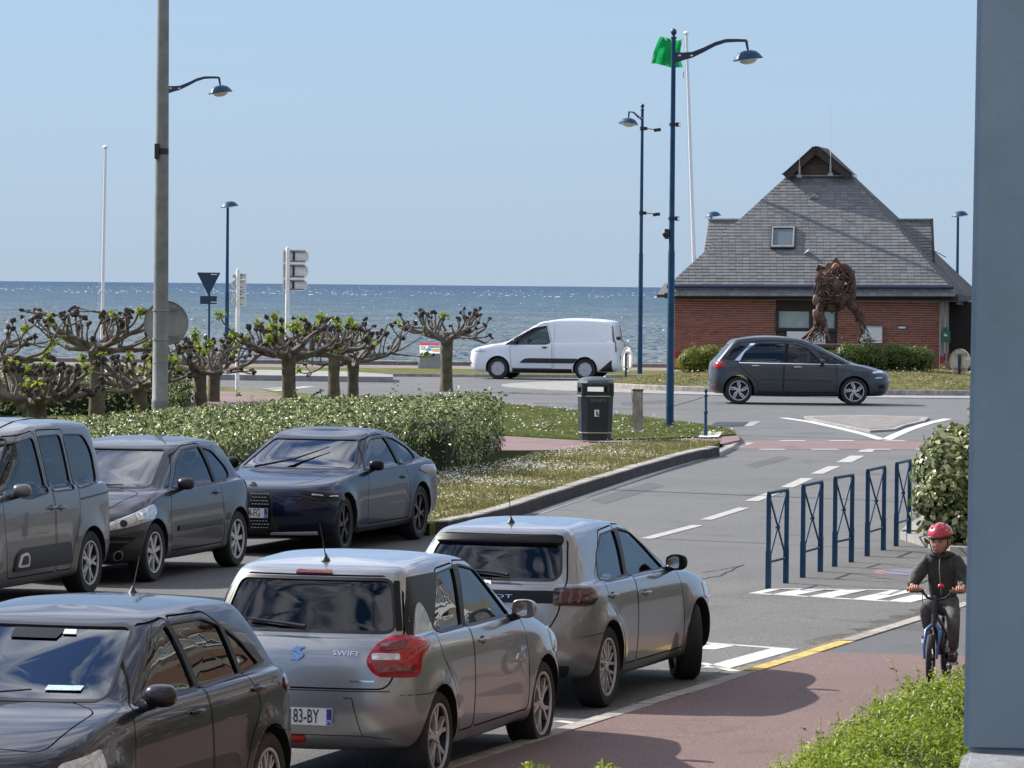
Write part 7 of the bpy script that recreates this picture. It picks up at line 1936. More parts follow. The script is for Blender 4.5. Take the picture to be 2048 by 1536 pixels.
# right slope slates (three facets)
slate_rows(eR, oR2, oR1, tR, 26, .25, island_mat('shade_toned_slate', (.075,.075,.068), .25, .9))  # slates toned down so this slope looks shaded
MB().tube([loc_(1334,573,-.68), loc_(1908,575,-.68)], .062, 10).build('gutter', M_navy_pole, bs)
MB().bar(loc_(1340,595.5,-.50), loc_(1908,596.5,-.50), .10, .10).build('fascia', M_brown, bs)
MB().box((WL/2+.2, 2.9, WT+.11), (WL+.9, 6.9, .18)).build('soffit', M_brown, bs)
# right slope lower eave board
MB().bar(lf + Vector((0,0,-.1)), oR2 + Vector((0,0,-.12)), .06, .34).build('fascia', M_brown, bs)
MB().bar(lf + Vector((-.16,-.02,-.08)), lf + Vector((-.02,-.02,-.08)), .05, .16).build('eave_end', M_signwhite, bs)
# gablet
gw_ = MB(); pl = [(tL + Vector((.22,.02,.02))), (tR + Vector((-.22,.02,.02))), ap + Vector((0,.3,-.28))]
for k in range(7):
    t0, t1 = k/7, (k+.93)/7; a0 = pl[0].lerp(pl[2], t0); b0 = pl[1].lerp(pl[2], t0); a1 = pl[0].lerp(pl[2], t1); b1 = pl[1].lerp(pl[2], t1)
    mb = MB(); n_ = Vector((0,-.03,0)); n2 = Vector((0,-.005,0)); mb.add([a0+n_, b0+n_, b1+n2, a1+n2, a0, b0], [(0,1,2,3),(4,5,1,0)]); mb.build('gable_board', M_wood, bs, recalc=False)
MB().add([tL + Vector((-.1,.05,-.1)), tR + Vector((.1,.05,-.1)), ap + Vector((0,.25,-.02))], [(0,1,2)]).build('gable_back', M_brown, bs, recalc=False)
for e in (tL, tR):
    a = ap + Vector((0,-.05,0)); b_ = e + Vector((0,-.35,-.02)); MB().bar(a, b_ , .08, .26).build('barge_board', M_brown, bs)
    s_ = -1 if e is tL else 1
    MB().add([ap + Vector((0,-.12,.10)), e + Vector((s_*.12,-.45,.05)), e + Vector((s_*.12,.4,.05)), apb + Vector((0,0,.10))], [(0,1,2,3)]).build('gable_roof', MATS['shade_toned_slate_roof'], bs, recalc=False)  # same slate colour with the shade painted in
MB().bar(tL + Vector((-.02,-.06,.02)), tR + Vector((.02,-.06,.02)), .20, .03).build('flashing', M_lead, bs)
# side dormer roofs
dl = [loc_(1418,440,4.6), loc_(1560,440,4.6), loc_(1560,530,3.0), loc_(1404,530,3.0)]
MB().add(dl, [(0,3,2,1)]).build('dormer_roof', M_slate, bs, recalc=False); slate_rows(dl[3], dl[2], dl[1], dl[0], 14, .24)
MB().bar(dl[0] + Vector((-.03,0,.02)), dl[1] + Vector((0,0,.02)), .16, .06).build('ridge_cap', M_lead, bs)
dr_ = [loc_(1700,440,5.4), loc_(1862,440,5.4), loc_(1865,520,4.2), loc_(1700,520,4.2)]
MB().add(dr_, [(0,3,2,1)]).build('dormer_roof', M_slate, bs, recalc=False); slate_rows(dr_[3], dr_[2], dr_[1], dr_[0], 13, .24)
MB().bar(dr_[0] + Vector((0,0,.02)), dr_[1] + Vector((.03,0,.02)), .16, .06).build('ridge_cap', M_lead, bs)
MB().bar(dr_[1] + Vector((.03,0,0)), dr_[2] + Vector((.04,0,-.1)), .08, .16).build('barge_board', M_brown, bs)
# hip flashings
for k in range(14):
    t = (k+.5)/14; p = tR.lerp(eR, t); MB().box(p + Vector((.05,.02,.05)), (.16,.10,.03), M=Matrix.Rotation(R(48), 3, 'Y')).build('hip_tile', M_slate, bs)
for (px,py,w_) in [(1735,385,.5),(1880,508,.45)]:
    p = loc_(px,py,4.4); MB().box(p, (w_,.2,.03), M=Matrix.Rotation(R(28), 3, 'Y')).build('loose_flashing', M_lead, bs)
# roof light, vents, aerials
def onroof(px, py):
    # depth on the slope plane from height
    for _ in range(1): pass
    v0 = 0.0
    for _ in range(12):
        p = loc_(px, py, v0); t = (p.z - eL.z)/(tL.z - eL.z); v0 = .5*v0 + .5*(eL.y + (tL.y - eL.y)*t)
    return loc_(px, py, v0) + nrm*.03
c4 = [onroof(1541,500), onroof(1590,500), onroof(1592,456), onroof(1543,456)]
cc = sum(c4, Vector())/4
sk_ = MB()
lo_ = [p + nrm*.0 for p in c4]; hi_ = [p + nrm*.09 for p in c4]; inn = [cc + (p-cc)*.80 + nrm*.09 for p in c4]; inn2 = [cc + (p-cc)*.80 + nrm*.05 for p in c4]
v = lo_ + hi_ + inn + inn2; f = []
for a in range(3):
    for i in range(4): f.append((a*4+i, a*4+(i+1)%4, (a+1)*4+(i+1)%4, (a+1)*4+i))
sk_.add(v, f); so_ = sk_.build('roof_window', mat('dark_frame', (.03,.03,.035), .5), bs, recalc=True)
MB().add(inn2, [(0,1,2,3)]).build('pane', mat('roof_pane', (.13,.155,.165), .15, coat=.6), so_)
inn3 = [cc + (p-cc)*.92 + nrm*.095 for p in c4]; inn4 = [cc + (p-cc)*.80 + nrm*.095 for p in c4]
MB().add(inn3+inn4, [(i,(i+1)%4,4+(i+1)%4,4+i) for i in range(4)]).build('frame', M_signback, so_)
for px, py in [(1628,399),(1617,511)]:
    c = onroof(px, py); up_ = ((tL+tR)/2 - (eL+eR)/2).normalized(); ud = (eR-eL).normalized()
    v = [c - ud*.20, c + ud*.20, c + up_*.30, c + nrm*.16 + up_*.02]
    MB().add(v, [(0,3,2),(3,1,2),(0,1,3)]).build('roof_vent', M_lead, bs, recalc=True)
for px, py in [(1572,434),(1585,437),(1680,434),(1692,440),(1620,437)]:
    c = onroof(px, py); MB().tube([c, c + nrm*.08, c + nrm*.08 + Vector((.06,0,-.05))], .012, 5).build('roof_hook', M_lead, bs)
for px, y0, y1, yb, r_ in [(1661,214,330,349,.012),(1599,298,332,352,.008)]:
    p0 = loc_(px, yb, 2.6); p1 = loc_(px, y1, 2.6); p2 = loc_(px, y0, 2.6)
    o = MB().tube([p0, p1], .035, 8).box(p0, (.16,.10,.10)).build('aerial_mount', M_lead, bs); MB().tube([p1, p2], [r_*1.3, r_*.7], 5).build('aerial', M_signwhite, o)
for k in range(2):
    p = loc_(1706+k*5, 352, 5); MB().tube([p + Vector((-.08,0,0)), p + Vector((0,0,.06)), p + Vector((.05,0,.0)), p + Vector((.0,0,-.08))], .010, 5).build('ridge_hook', M_black, bs)
# porch on the right
M_void = mat('porch_boards', (.022,.017,.016), .8)
xa = WL + .02; MB().box((xa+.75, 3.0, WT/2), (1.5, .1, WT)).build('porch_wall', M_void, bs)
for px, w_, m_, nm in [(1885.5,.12,mat('weathered_post', (.20,.19,.17), .8, noise_amt=.2, noise_scale=4),'porch_post'),(1894,.07,MATS['weathered_post'],'downpipe')]:
    a = loc_(px, 600, -.35); o = MB().box((a.x, -.35, WT/2), (w_, w_, WT)).build(nm, m_, bs)
    if nm == 'porch_post':
        MB().box((a.x, -.36, .24), (w_+.012, w_+.012, .30)).build('yellow_band', mat('post_yellow', (.42,.25,.05), .7), o); MB().box((a.x, -.36, .52), (w_+.010, w_+.010, .24)).build('red_band', mat('post_red', (.30,.03,.03), .7), o)
a = loc_(1354, 720, -.0); o = MB().box((a.x, -.05, .30), (.14,.06,.30)).build('corner_yellow_band', MATS['post_yellow'], bs); MB().box((a.x, -.05, .56), (.135,.055,.2)).build('corner_red_band', MATS['post_red'], bs)
a = loc_(1899, 735, 1.5); MB().box((a.x, 1.5, .30), (.5,.05,.22)).build('low_yellow_board', MATS['post_yellow'], bs); MB().box((a.x, 1.5, .58), (.5,.05,.25)).build('low_red_board', MATS['post_red'], bs)
a = loc_(1892, 670, -.5); gsn = MB().prism(ccw(roundpoly([(-.16,-.24),(.14,-.24),(.14,.12),(.02,.26),(-.04,.26),(-.16,.12)], .03)), -.02, .02, M=Matrix(((1,0,0),(0,0,-1),(0,1,0))), c=(a.x, -.55, a.z)).build('hanging_sign', mat('sign_green', (.012,.10,.055), .5), bs)
MB().box((a.x, -.575, a.z-.02), (.12,.006,.03)).box((a.x-.02,-.575,a.z+.03), (.06,.006,.03)).build('sign_mark', M_signwhite, gsn)
# ------------------------------------------------------------------ scrap metal sculpture on the roundabout
M_rust = mat('rusty_scrap', (.150,.078,.055), .75, metal=.35, col2=(.050,.030,.026), noise_scale=6, bump=.6, bump_scale=25)
M_rustl = mat('bare_scrap', (.34,.24,.18), .6, metal=.4, col2=(.12,.07,.05), noise_scale=5)
M_rusto = mat('orange_scrap', (.34,.15,.065), .7, metal=.2, noise_amt=.3, noise_scale=8)
SD = 125.0; so = P(1662, 686, SD); sz = mound_h(so.x, SD)
sc_ = empty('scrap_sculpture', (so.x, SD, sz), 0, 'rusty scrap metal sculpture of a crouching headless figure on the roundabout', 'sculpture')
def S3(px, py, dy=0.0): p = P(px, py, SD + dy); return Vector((p.x - so.x, dy, p.z - sz))
zb_ = S3(1662, 688).z
MB().box((S3(1680,690).x, 0, zb_-.05), (1.9,1.0,.10)).build('plinth_slab', M_wood, sc_); MB().box((S3(1680,690).x, 0, (zb_-.1)/2), (1.75,.9,zb_-.1)).build('plinth', M_brown, sc_)
def skin(name, pts, edges, rad, m_, parent, lvl=1):
    me = bpy.data.meshes.new(name); me.from_pydata([tuple(p) for p in pts], edges, []); o = bpy.data.objects.new('tmp', me); COL.objects.link(o)
    md = o.modifiers.new('s', 'SKIN'); 
    for i, v in enumerate(me.skin_vertices[0].data if len(me.skin_vertices) else []): pass
    if not len(me.skin_vertices):
        bm = bmesh.new(); bm.from_mesh(me); ly = bm.verts.layers.skin.verify(); bm.verts.ensure_lookup_table()
        for i, v in enumerate(bm.verts): v[ly].radius = (rad[i], rad[i]) if not isinstance(rad[i], tuple) else rad[i]; v[ly].use_root = (i == 0)
        bm.to_mesh(me); bm.free()
    else:
        for i, v in enumerate(me.skin_vertices[0].data): v.radius = (rad[i], rad[i]) if not isinstance(rad[i], tuple) else rad[i]; v.use_root = (i == 0)
    md.use_smooth_shade = True; s2 = o.modifiers.new('b', 'SUBSURF'); s2.levels = lvl; s2.render_levels = lvl
    r_ = bake(o); r_.shade_smooth(); return link(name, r_, m_, parent)
# legs (plates over bars), torso cage
rs = random.Random(8)
skin('leg', [S3(1648,590), S3(1640,615,-.1), S3(1638,640,-.12), S3(1632,655), S3(1612,672), S3(1592,686)], [(0,1),(1,2),(2,3),(3,4),(4,5)], [.16,.13,.10,.07,.05,.02], M_rust, sc_)
skin('leg', [S3(1688,590), S3(1704,612), S3(1718,632), S3(1727,652), S3(1724,664), S3(1716,682), S3(1722,687)], [(i,i+1) for i in range(6)], [.18,.13,.10,.10,.05,.035,.05], M_rust, sc_)
skin('shin', [S3(1645,640,-.2), S3(1652,662,-.2), S3(1660,684,-.15)], [(0,1),(1,2)], [.09,.05,.03], M_rustl, sc_)
cg = MB(); cN = S3(1666, 574); RX, RY, RZ = .50, .42, .60
for i in range(150):
    a = rs.uniform(0, 2*PI); e = rs.uniform(-1.1, 1.35); pts = []; da = rs.uniform(-.35,.35); de = rs.uniform(-.25,.25)
    for k in range(rs.randint(4, 9)):
        r_ = 1 + .10*math.sin(a*3+i); pts.append(cN + Vector((math.cos(a)*math.cos(e)*RX*r_, math.sin(a)*math.cos(e)*RY*r_, math.sin(e)*RZ*r_)))
        a += da + rs.uniform(-.12,.12); e = max(-1.35, min(1.4, e + de + rs.uniform(-.1,.1)))
    cg.tube(pts, rs.uniform(.010, .026), 5)
for i in range(30):   # beaten plates
    a = rs.uniform(0, 2*PI); e = rs.uniform(-1.2, 1.3); c = cN + Vector((math.cos(a)*math.cos(e)*RX*.97, math.sin(a)*math.cos(e)*RY*.97, math.sin(e)*RZ*.97))
    cg.blob(c, rs.uniform(.07,.17), 1, .7, i, (1, .5, 1.3))
tag(cg.build('torso_cage', M_rust, sc_, sm=60), kind='stuff')
skin('back_arch', [S3(1672,534), S3(1690,532), S3(1702,545), S3(1706,570,.0), S3(1706,592), S3(1697,605)], [(i,i+1) for i in range(5)], [.09,.13,.12,.10,.12,.12], M_rust, sc_)
skin('shoulder_bar', [S3(1676,526,-.2), S3(1670,536,-.2), S3(1655,545,-.25), S3(1640,549,-.2)], [(0,1),(1,2),(2,3)], [(.05,.12),(.06,.10),(.05,.05),(.04,.05)], M_rusto, sc_)
MB().box(S3(1641,538), (.24,.22,.18), M=Matrix.Rotation(R(20), 3, 'Y')).build('neck_box', M_rust, sc_)
skin('thigh_plate', [S3(1634,587,-.3), S3(1632,600,-.32), S3(1630,612,-.3)], [(0,1),(1,2)], [(.05,.10),(.09,.14),(.04,.09)], M_rustl, sc_)
skin('thigh_plate', [S3(1630,618,-.25), S3(1633,632,-.25), S3(1636,645,-.22)], [(0,1),(1,2)], [(.04,.08),(.08,.12),(.04,.06)], M_rustl, sc_)
skin('belly_plate', [S3(1638,625,-.3), S3(1644,640,-.3), S3(1648,655,-.25)], [(0,1),(1,2)], [(.07,.10),(.09,.14),(.05,.06)], M_rust, sc_)
lg = MB()
for i in range(70):   # ragged strips wound round the legs
    left = rs.random() < .5; t = rs.random()
    c = (S3(1650-14*t, 592+62*t, -.05) if t < .7 else S3(1640-70*(t-.7), 640+140*(t-.7), 0)) if left else (S3(1688+52*t, 590+70*t) if t < .7 else S3(1724, 640+50*(t-.7)*2))
    k = .15*(1-.7*t); a0 = rs.uniform(0, 6.28); pts = []
    for q in range(5):
        a = a0 + q*.45; pts.append(c + Vector((math.cos(a)*k, math.sin(a)*k, (q-2)*rs.uniform(.02,.07) + rs.uniform(-.03,.03))))
    lg.tube(pts, rs.uniform(.008,.02), 4)
for i in range(22):
    left = rs.random() < .5; t = rs.random(); c = S3(1650-16*t, 592+62*t, -.05) if left else S3(1688+40*t, 590+58*t)
    lg.blob(c + Vector((rs.uniform(-.1,.1), rs.uniform(-.12,.05), 0)), rs.uniform(.04,.10), 1, .9, i, (1,.6,1.7))
tag(lg.build('leg_scrap', M_rust, sc_, sm=60), kind='stuff')
for i in range(46):
    side = rs.random() < .55; a = S3(rs.uniform(1628,1660), rs.uniform(635,665), rs.uniform(-.3,.2)) if side else S3(rs.uniform(1712,1730), rs.uniform(640,670), rs.uniform(-.2,.2))
    b_ = S3(rs.uniform(1598,1664) if side else rs.uniform(1710,1765), rs.uniform(676,687), rs.uniform(-.4,.2))
    if not side and abs(b_.x-a.x) > .35: a = S3(1722, 682)
    MB().tube([a, a.lerp(b_,.5) + Vector((rs.uniform(-.06,.06),0,rs.uniform(-.04,.06))), b_], [.016,.012,.007], 5).build('scrap_rod', M_rust if rs.random() < .75 else M_rustl, sc_)
# ------------------------------------------------------------------ child on a bicycle
BD = 36.8; bp0 = G(1885, 1342, .05)
bp0 = Vector((P(1880, 1340, BD).x, BD, gz(BD) + .052))
M_skin_ = mat('skin', (.50,.27,.19), .5, noise_amt=.06, noise_scale=20)
M_jacket = mat('dark_green_jacket', (.042,.047,.042), .75, noise_amt=.35, noise_scale=14, bump=.7, bump_scale=16, bump_dist=.02)
M_trouser = mat('charcoal_trousers', (.105,.108,.108), .85, noise_amt=.25, noise_scale=18, bump=.4, bump_scale=22, bump_dist=.01)
M_helmet = mat('helmet_red', (.48,.012,.030), .22, coat=.8)
M_hair = mat('dark_hair', (.018,.011,.008), .7)
M_shoe = mat('shoe_dark', (.025,.020,.025), .7); M_sole = mat('shoe_sole', (.45,.44,.42), .7)
M_bikeblue = mat('bicycle_blue', (.02,.10,.30), .3, coat=.6); M_bikeblk = mat('bicycle_black', (.012,.012,.014), .4)
M_grip = mat('grip_orange', (.55,.22,.06), .6); M_knuck = mat('glove_red', (.22,.03,.03), .7)
bk_root = empty('bicycle', bp0, R(-14), 'small child bicycle with blue fork and orange grips on the pavement', 'bicycle')
boy = empty('cyclist', bp0, R(-14), 'child in a red helmet and dark padded jacket riding the small bicycle', 'person')
# bicycle: forward is -y, local origin between the wheels on the ground
fwv = (-.02, -.36, .195); rwv = (.0, .34, .195); WR = .195
def bwheel(c, steer=0):
    M = Matrix(((0,0,1),(1,0,0),(0,1,0)))
    w_ = MB().lathe([(.014,-.035),(.014,.035),(.02,.03),(.02,-.03)], 10, M=M, close=True).build('wheel', M_alloy_dark, bk_root, c, rot=(0,0,steer))
    MB().lathe([(WR-.040,0),(WR-.032,-.018),(WR-.014,-.023),(WR-.003,-.014),(WR,0),(WR-.003,.014),(WR-.014,.023),(WR-.032,.018)], 36, M=M, close=True).build('tyre', M_rubber, w_)
    MB().lathe([(WR-.050,-.012),(WR-.036,-.014),(WR-.036,.014),(WR-.050,.012)], 36, M=M, close=True).build('rim', M_bikeblk, w_)
    sp_ = MB()
    for k in range(16):
        a = 2*PI*k/16; sp_.tube([(.02*(1 if k%2 else -1), .014*math.cos(a), .014*math.sin(a)), (0, (WR-.045)*math.cos(a+.1), (WR-.045)*math.sin(a+.1))], .0016, 4)
    sp_.build('spokes', M_alloy, w_)
    MB().box((0, (WR-.07), .0), (.012,.05,.022)).build('reflector', mat('reflector_orange', (.8,.15,.03), .3), w_)
    return w_
bwheel(fwv, R(4)); bwheel(rwv)
hd = Vector((-.01, -.24, .56)); bb = Vector((.0, .0, .22)); st_ = Vector((.0, .13, .47))
MB().tube([hd, hd + Vector((0,-.015,-.10)), bb + Vector((0,-.03,.02)), bb], [.020,.020,.020,.026], 10).tube([hd + Vector((0,0,-.03)), st_ + Vector((0,-.03,-.05))], .016, 10).tube([bb, st_], .017, 10).build('frame', M_bikeblk, bk_root, sm=50)
for s_ in (-1, 1): MB().tube([bb, Vector((s_*.045, .30, .20))], .010, 8).tube([st_ + Vector((0,0,-.06)), Vector((s_*.045, .34, .20))], .009, 8).build('stay', M_bikeblk, bk_root, sm=50)
for s_ in (-1, 1): MB().tube([hd + Vector((s_*.015,-.03,-.11)), hd + Vector((s_*.055,-.055,-.15)), Vector((fwv[0]+s_*.052, fwv[1]+.01, .28)), Vector((fwv[0]+s_*.048, fwv[1], .195))], [.014,.015,.012,.009], 9).build('fork_blade', M_bikeblue, bk_root, sm=50)
MB().tube([hd + Vector((0,-.03,-.12)), hd + Vector((0,0,.02)), hd + Vector((0,.03,.11))], [.024,.020,.015], 10).build('steering_tube', M_bikeblk, bk_root, sm=50)
HZ = .712; hb = MB(); hbp = [(-.215,-.19,HZ), (-.13,-.20,HZ+.005), (-.07,-.21,HZ-.06), (0,-.215,HZ-.075), (.07,-.21,HZ-.06), (.13,-.20,HZ+.005), (.215,-.19,HZ)]
hb.tube(hbp, .011, 8); ho = hb.build('handlebar', M_bikeblk, bk_root, sm=50)
for s_ in (-1, 1):
    MB().tube([(s_*.125,-.199,HZ+.003), (s_*.235,-.188,HZ)], .017, 10).tube([(s_*.118,-.20,HZ), (s_*.126,-.2,HZ)], .026, 12).build('grip', M_grip, ho, sm=40)
    MB().tube([(s_*.10,-.21,HZ), (s_*.13,-.235,HZ-.012), (s_*.20,-.235,HZ-.012)], .006, 6).build('brake_lever', M_bikeblk, ho, sm=40)
    MB().tube([(s_*.11,-.22,HZ-.005), (s_*.10,-.27,HZ-.10), (s_*.04,-.27,HZ-.16), (0,-.25,HZ-.20)], .0035, 5).build('cable', M_bikeblk, ho, sm=40)
MB().blob((.035,-.235,HZ+.035), .026, 2, sc=(1,1,.8)).build('bell', M_helmet, ho, sm=60)
MB().blob((0,.17,.52), .1, 2, sc=(.75,1.15,.32)).build('saddle', M_bikeblk, bk_root, sm=60)
MB().tube([st_ + Vector((0,0,-.02)), Vector((0,.15,.51))], .013, 8).build('seat_post', M_alloy, bk_root)
cr_ = MB().tube([(-.05,0,.22),(-.05,-.02,.305)], .011, 6).tube([(.05,0,.22),(.05,.02,.135)], .011, 6).lathe([(.06,-.006),(.06,.006)], 24, M=Matrix(((0,0,1),(1,0,0),(0,1,0))), c=(.04,0,.22)).build('crank', M_bikeblk, bk_root)
for s_, y, z in ((-1,-.02,.305),(1,.02,.135)): MB().box((s_*.095,y,z), (.08,.065,.02)).build('pedal', M_bikeblk, bk_root)
bk_root.scale = (1.06,)*3; boy.scale = (1.06,)*3
# child
def seg(p, e): return [Vector(a) for a in p]
J = dict(pel=(.0,.16,.60), bel=(.0,.12,.71), che=(.0,.05,.85), nek=(.0,.0,.955), hedb=(.0,-.02,1.01),
    shL=(-.115,.03,.915), elL=(-.205,-.03,.775), wrL=(-.20,-.165,.735), shR=(.115,.03,.915), elR=(.205,-.03,.775), wrR=(.20,-.165,.735),
    hiL=(-.065,.15,.575), knL=(-.105,-.11,.575), anL=(-.10,.02,.375), toL=(-.105,-.10,.345), hiR=(.065,.15,.575), knR=(.115,-.10,.46), anR=(.095,.05,.205), toR=(.10,-.08,.175))
nm_ = list(J); ix = {k: i for i, k in enumerate(nm_)}
E = [('pel','bel'),('bel','che'),('che','nek'),('nek','hedb'),('che','shL'),('shL','elL'),('elL','wrL'),('che','shR'),('shR','elR'),('elR','wrR'),('pel','hiL'),('hiL','knL'),('knL','anL'),('anL','toL'),('pel','hiR'),('hiR','knR'),('knR','anR'),('anR','toR')]
rad = dict(pel=.075, bel=.07, che=.075, nek=.033, hedb=.036, shL=.038, elL=.027, wrL=.019, hiL=.055, knL=.040, anL=.026, toL=.022)
rr_ = [rad.get(k, rad.get(k[:2] + 'L', .03)) for k in nm_]
body = skin('body', [J[k] for k in nm_], [(ix[a], ix[b_]) for a, b_ in E], rr_, M_skin_, boy, 2)
def garment(name, keys, edges, radf, m_, lvl=2):
    kk = list(keys); ii = {k: i for i, k in enumerate(kk)}
    return skin(name, [keys[k] for k in kk], [(ii[a], ii[b_]) for a, b_ in edges], [radf[k] for k in kk], m_, boy, lvl)
def V3(a, b_, t): return tuple(Vector(a).lerp(Vector(b_), t))
jk = dict(che=J['che'], bel=J['bel'], hem=(0,.145,.60), nek=(0,.015,.945), col=(0,-.005,.985))
jr = dict(che=(.128,.105), bel=(.120,.10), hem=(.122,.105), nek=(.070,.062), col=(.058,.055))
ed = [('che','bel'),('bel','hem'),('che','nek'),('nek','col')]
for s_, L_ in ((-1,'L'),(1,'R')):
    sh, el, wr = J['sh'+L_], J['el'+L_], J['wr'+L_]
    jk.update({'sh'+L_: sh, 'ua'+L_: V3(sh, el, .5), 'el'+L_: el, 'fa'+L_: V3(el, wr, .5), 'wr'+L_: V3(el, wr, .92)})
    jr.update({'sh'+L_: .070, 'ua'+L_: .066, 'el'+L_: .056, 'fa'+L_: .054, 'wr'+L_: .036}); ed += [('che','sh'+L_),('sh'+L_,'ua'+L_),('ua'+L_,'el'+L_),('el'+L_,'fa'+L_),('fa'+L_,'wr'+L_)]
jo = garment('jacket', jk, ed, jr, M_jacket)
MB().tube([(0,-.085,.965),(0,-.098,.87),(0,-.035,.74),(0,.02,.66)], .0025, 5).build('zip', M_alloy, jo)
for (z, w_) in ((.90,.0),(.82,.0)): pass
hoodp = [(-.085,.05,.965),(-.06,-.045,.985),(0,-.075,.965),(.06,-.045,.985),(.085,.05,.965),(0,.09,.985)]
MB().tube(hoodp + [hoodp[0]], .024, 8, cap=False).build('hood', M_jacket, jo, sm=60)
tk = dict(top=(0,.15,.665), pel=(0,.16,.60)); tr_ = dict(top=(.10,.085), pel=(.098,.088)); ed = [('top','pel')]
for L_ in 'LR':
    hi_, kn, an = J['hi'+L_], J['kn'+L_], J['an'+L_]
    hi_ = (hi_[0]*1.15, hi_[1]-.06, hi_[2]-.005); tk.update({'hi'+L_: hi_, 'th'+L_: V3(hi_, kn, .5), 'kn'+L_: kn, 'ca'+L_: V3(kn, an, .45), 'an'+L_: V3(kn, an, .88)})
    tr_.update({'hi'+L_: .062, 'th'+L_: .064, 'kn'+L_: .055, 'ca'+L_: .049, 'an'+L_: .042}); ed += [('pel','hi'+L_),('hi'+L_,'th'+L_),('th'+L_,'kn'+L_),('kn'+L_,'ca'+L_),('ca'+L_,'an'+L_)]
garment('trousers', tk, ed, tr_, M_trouser)
for L_ in 'LR':
    an, to = Vector(J['an'+L_]), Vector(J['to'+L_]); s_ = -1 if L_ == 'L' else 1; c = (an + to)/2 + Vector((0, .005, -.022))
    sh_ = MB(); sh_.blob(c + Vector((0,0,.008)), 1, 3, sc=(.038,.095,.034)); sh_.blob(an + Vector((0,.01,-.005)), 1, 2, sc=(.036,.042,.042)); so2 = sh_.build('shoe', M_shoe, boy, sm=70)
    me = MB().prism(ccw([(.036*math.cos(t), .098*math.sin(t)) for t in [k*PI/10 for k in range(20)]]), -.012, .008, c=c + Vector((0,0,-.026))).mesh('sole'); link('sole', me, M_sole, so2)
    for k in range(3): MB().tube([c + Vector((-.02,-.02-.02*k,.038-.006*k)), c + Vector((.02,-.02-.02*k,.038-.006*k))], .0035, 5).build('lace', M_sole, so2)
# head
HC = Vector((-.005,-.045,1.085))
bm = bmesh.new(); bmesh.ops.create_icosphere(bm, subdivisions=4, radius=1)
for v in bm.verts:
    x, y, z = v.co
    w_ = .076 * (1 - .22*max(0, -z)**1.6); dd = .090*(1 - .10*max(0,-z)); hh = .106
    p = Vector((x*w_, y*dd, z*hh))
    if y < -.2:
        p.y += .006*math.exp(-((x/.33)**2 + ((z-.10)/.16)**2))*0
        for ex in (-.36, .36): p.y += .010*math.exp(-(((x-ex)/.20)**2 + ((z-.02)/.13)**2))      # eye sockets
        p.y -= .016*math.exp(-((x/.13)**2 + ((z+.22)/.13)**2)) + .007*math.exp(-((x/.10)**2 + ((z+.02)/.22)**2))   # nose
        p.y -= .006*math.exp(-((x/.26)**2 + ((z+.50)/.09)**2)); p.y -= .007*math.exp(-((x/.22)**2 + ((z+.82)/.14)**2))
        for ex in (-.5, .5): p.y -= .004*math.exp(-(((x-ex)/.25)**2 + ((z+.35)/.22)**2))
    v.co = p
me = bpy.data.meshes.new('head'); bm.to_mesh(me); bm.free(); me.shade_smooth(); hdo = link('head', me, M_skin_, body, HC, (R(8), 0, R(-10)))
def onh(o_): o_.parent = hdo; return o_
M_eye = mat('eye_white', (.55,.52,.50), .3); M_iris = mat('iris', (.03,.018,.012), .2); M_lip = mat('lip', (.42,.12,.11), .5)
for s_ in (-1, 1):
    e_ = MB().blob((s_*.029,-.0745,.004), .0125, 2, sc=(1,.7,.62)).build('eye', M_eye, hdo, sm=60); MB().blob((s_*.029,-.0825,.003), .0058, 2, sc=(1,.5,1)).build('iris', M_iris, e_, sm=60)
    MB().tube([(s_*.013,-.087,.020),(s_*.030,-.087,.026),(s_*.046,-.076,.020)], [.002,.0035,.002], 6).build('eyebrow', M_hair, hdo, sm=60)
    MB().tube([(s_*.014,-.083,.009),(s_*.029,-.086,.0135),(s_*.043,-.078,.008)], [.0015,.0022,.0015], 6).build('eyelid', M_hair, hdo, sm=60)
    MB().blob((s_*.077,.005,-.006), .024, 2, .2, 3, (.35,.6,1)).build('ear', M_skin_, hdo, sm=60)
    MB().tube([(s_*.074,-.030,.045),(s_*.073,-.030,-.02),(s_*.050,-.045,-.085),(0,-.060,-.108)], .0045, 6).build('strap', M_bikeblk, hdo, sm=60)
MB().tube([(-.020,-.0835,-.051),(-.008,-.0895,-.050),(0,-.090,-.0515),(.008,-.0895,-.050),(.020,-.0835,-.051)], [.002,.0042,.0042,.0042,.002], 6).build('mouth', M_lip, hdo, sm=60)
hr = MB()
for k in range(26):
    a = -PI*.5 + (k-12.5)/12.5*1.25; x = math.cos(a)*.076; y = math.sin(a)*.088
    hr.tube([(x,y,.055),(x*1.05,y*1.05,.040),(x*1.03+rnd.uniform(-.004,.004),y*1.04,.026+rnd.uniform(-.006,.006))], [.008,.007,.002], 5)
hr.blob((0,.02,.01), 1, 3, sc=(.081,.085,.10)); hr.build('hair', M_hair, hdo, sm=60)
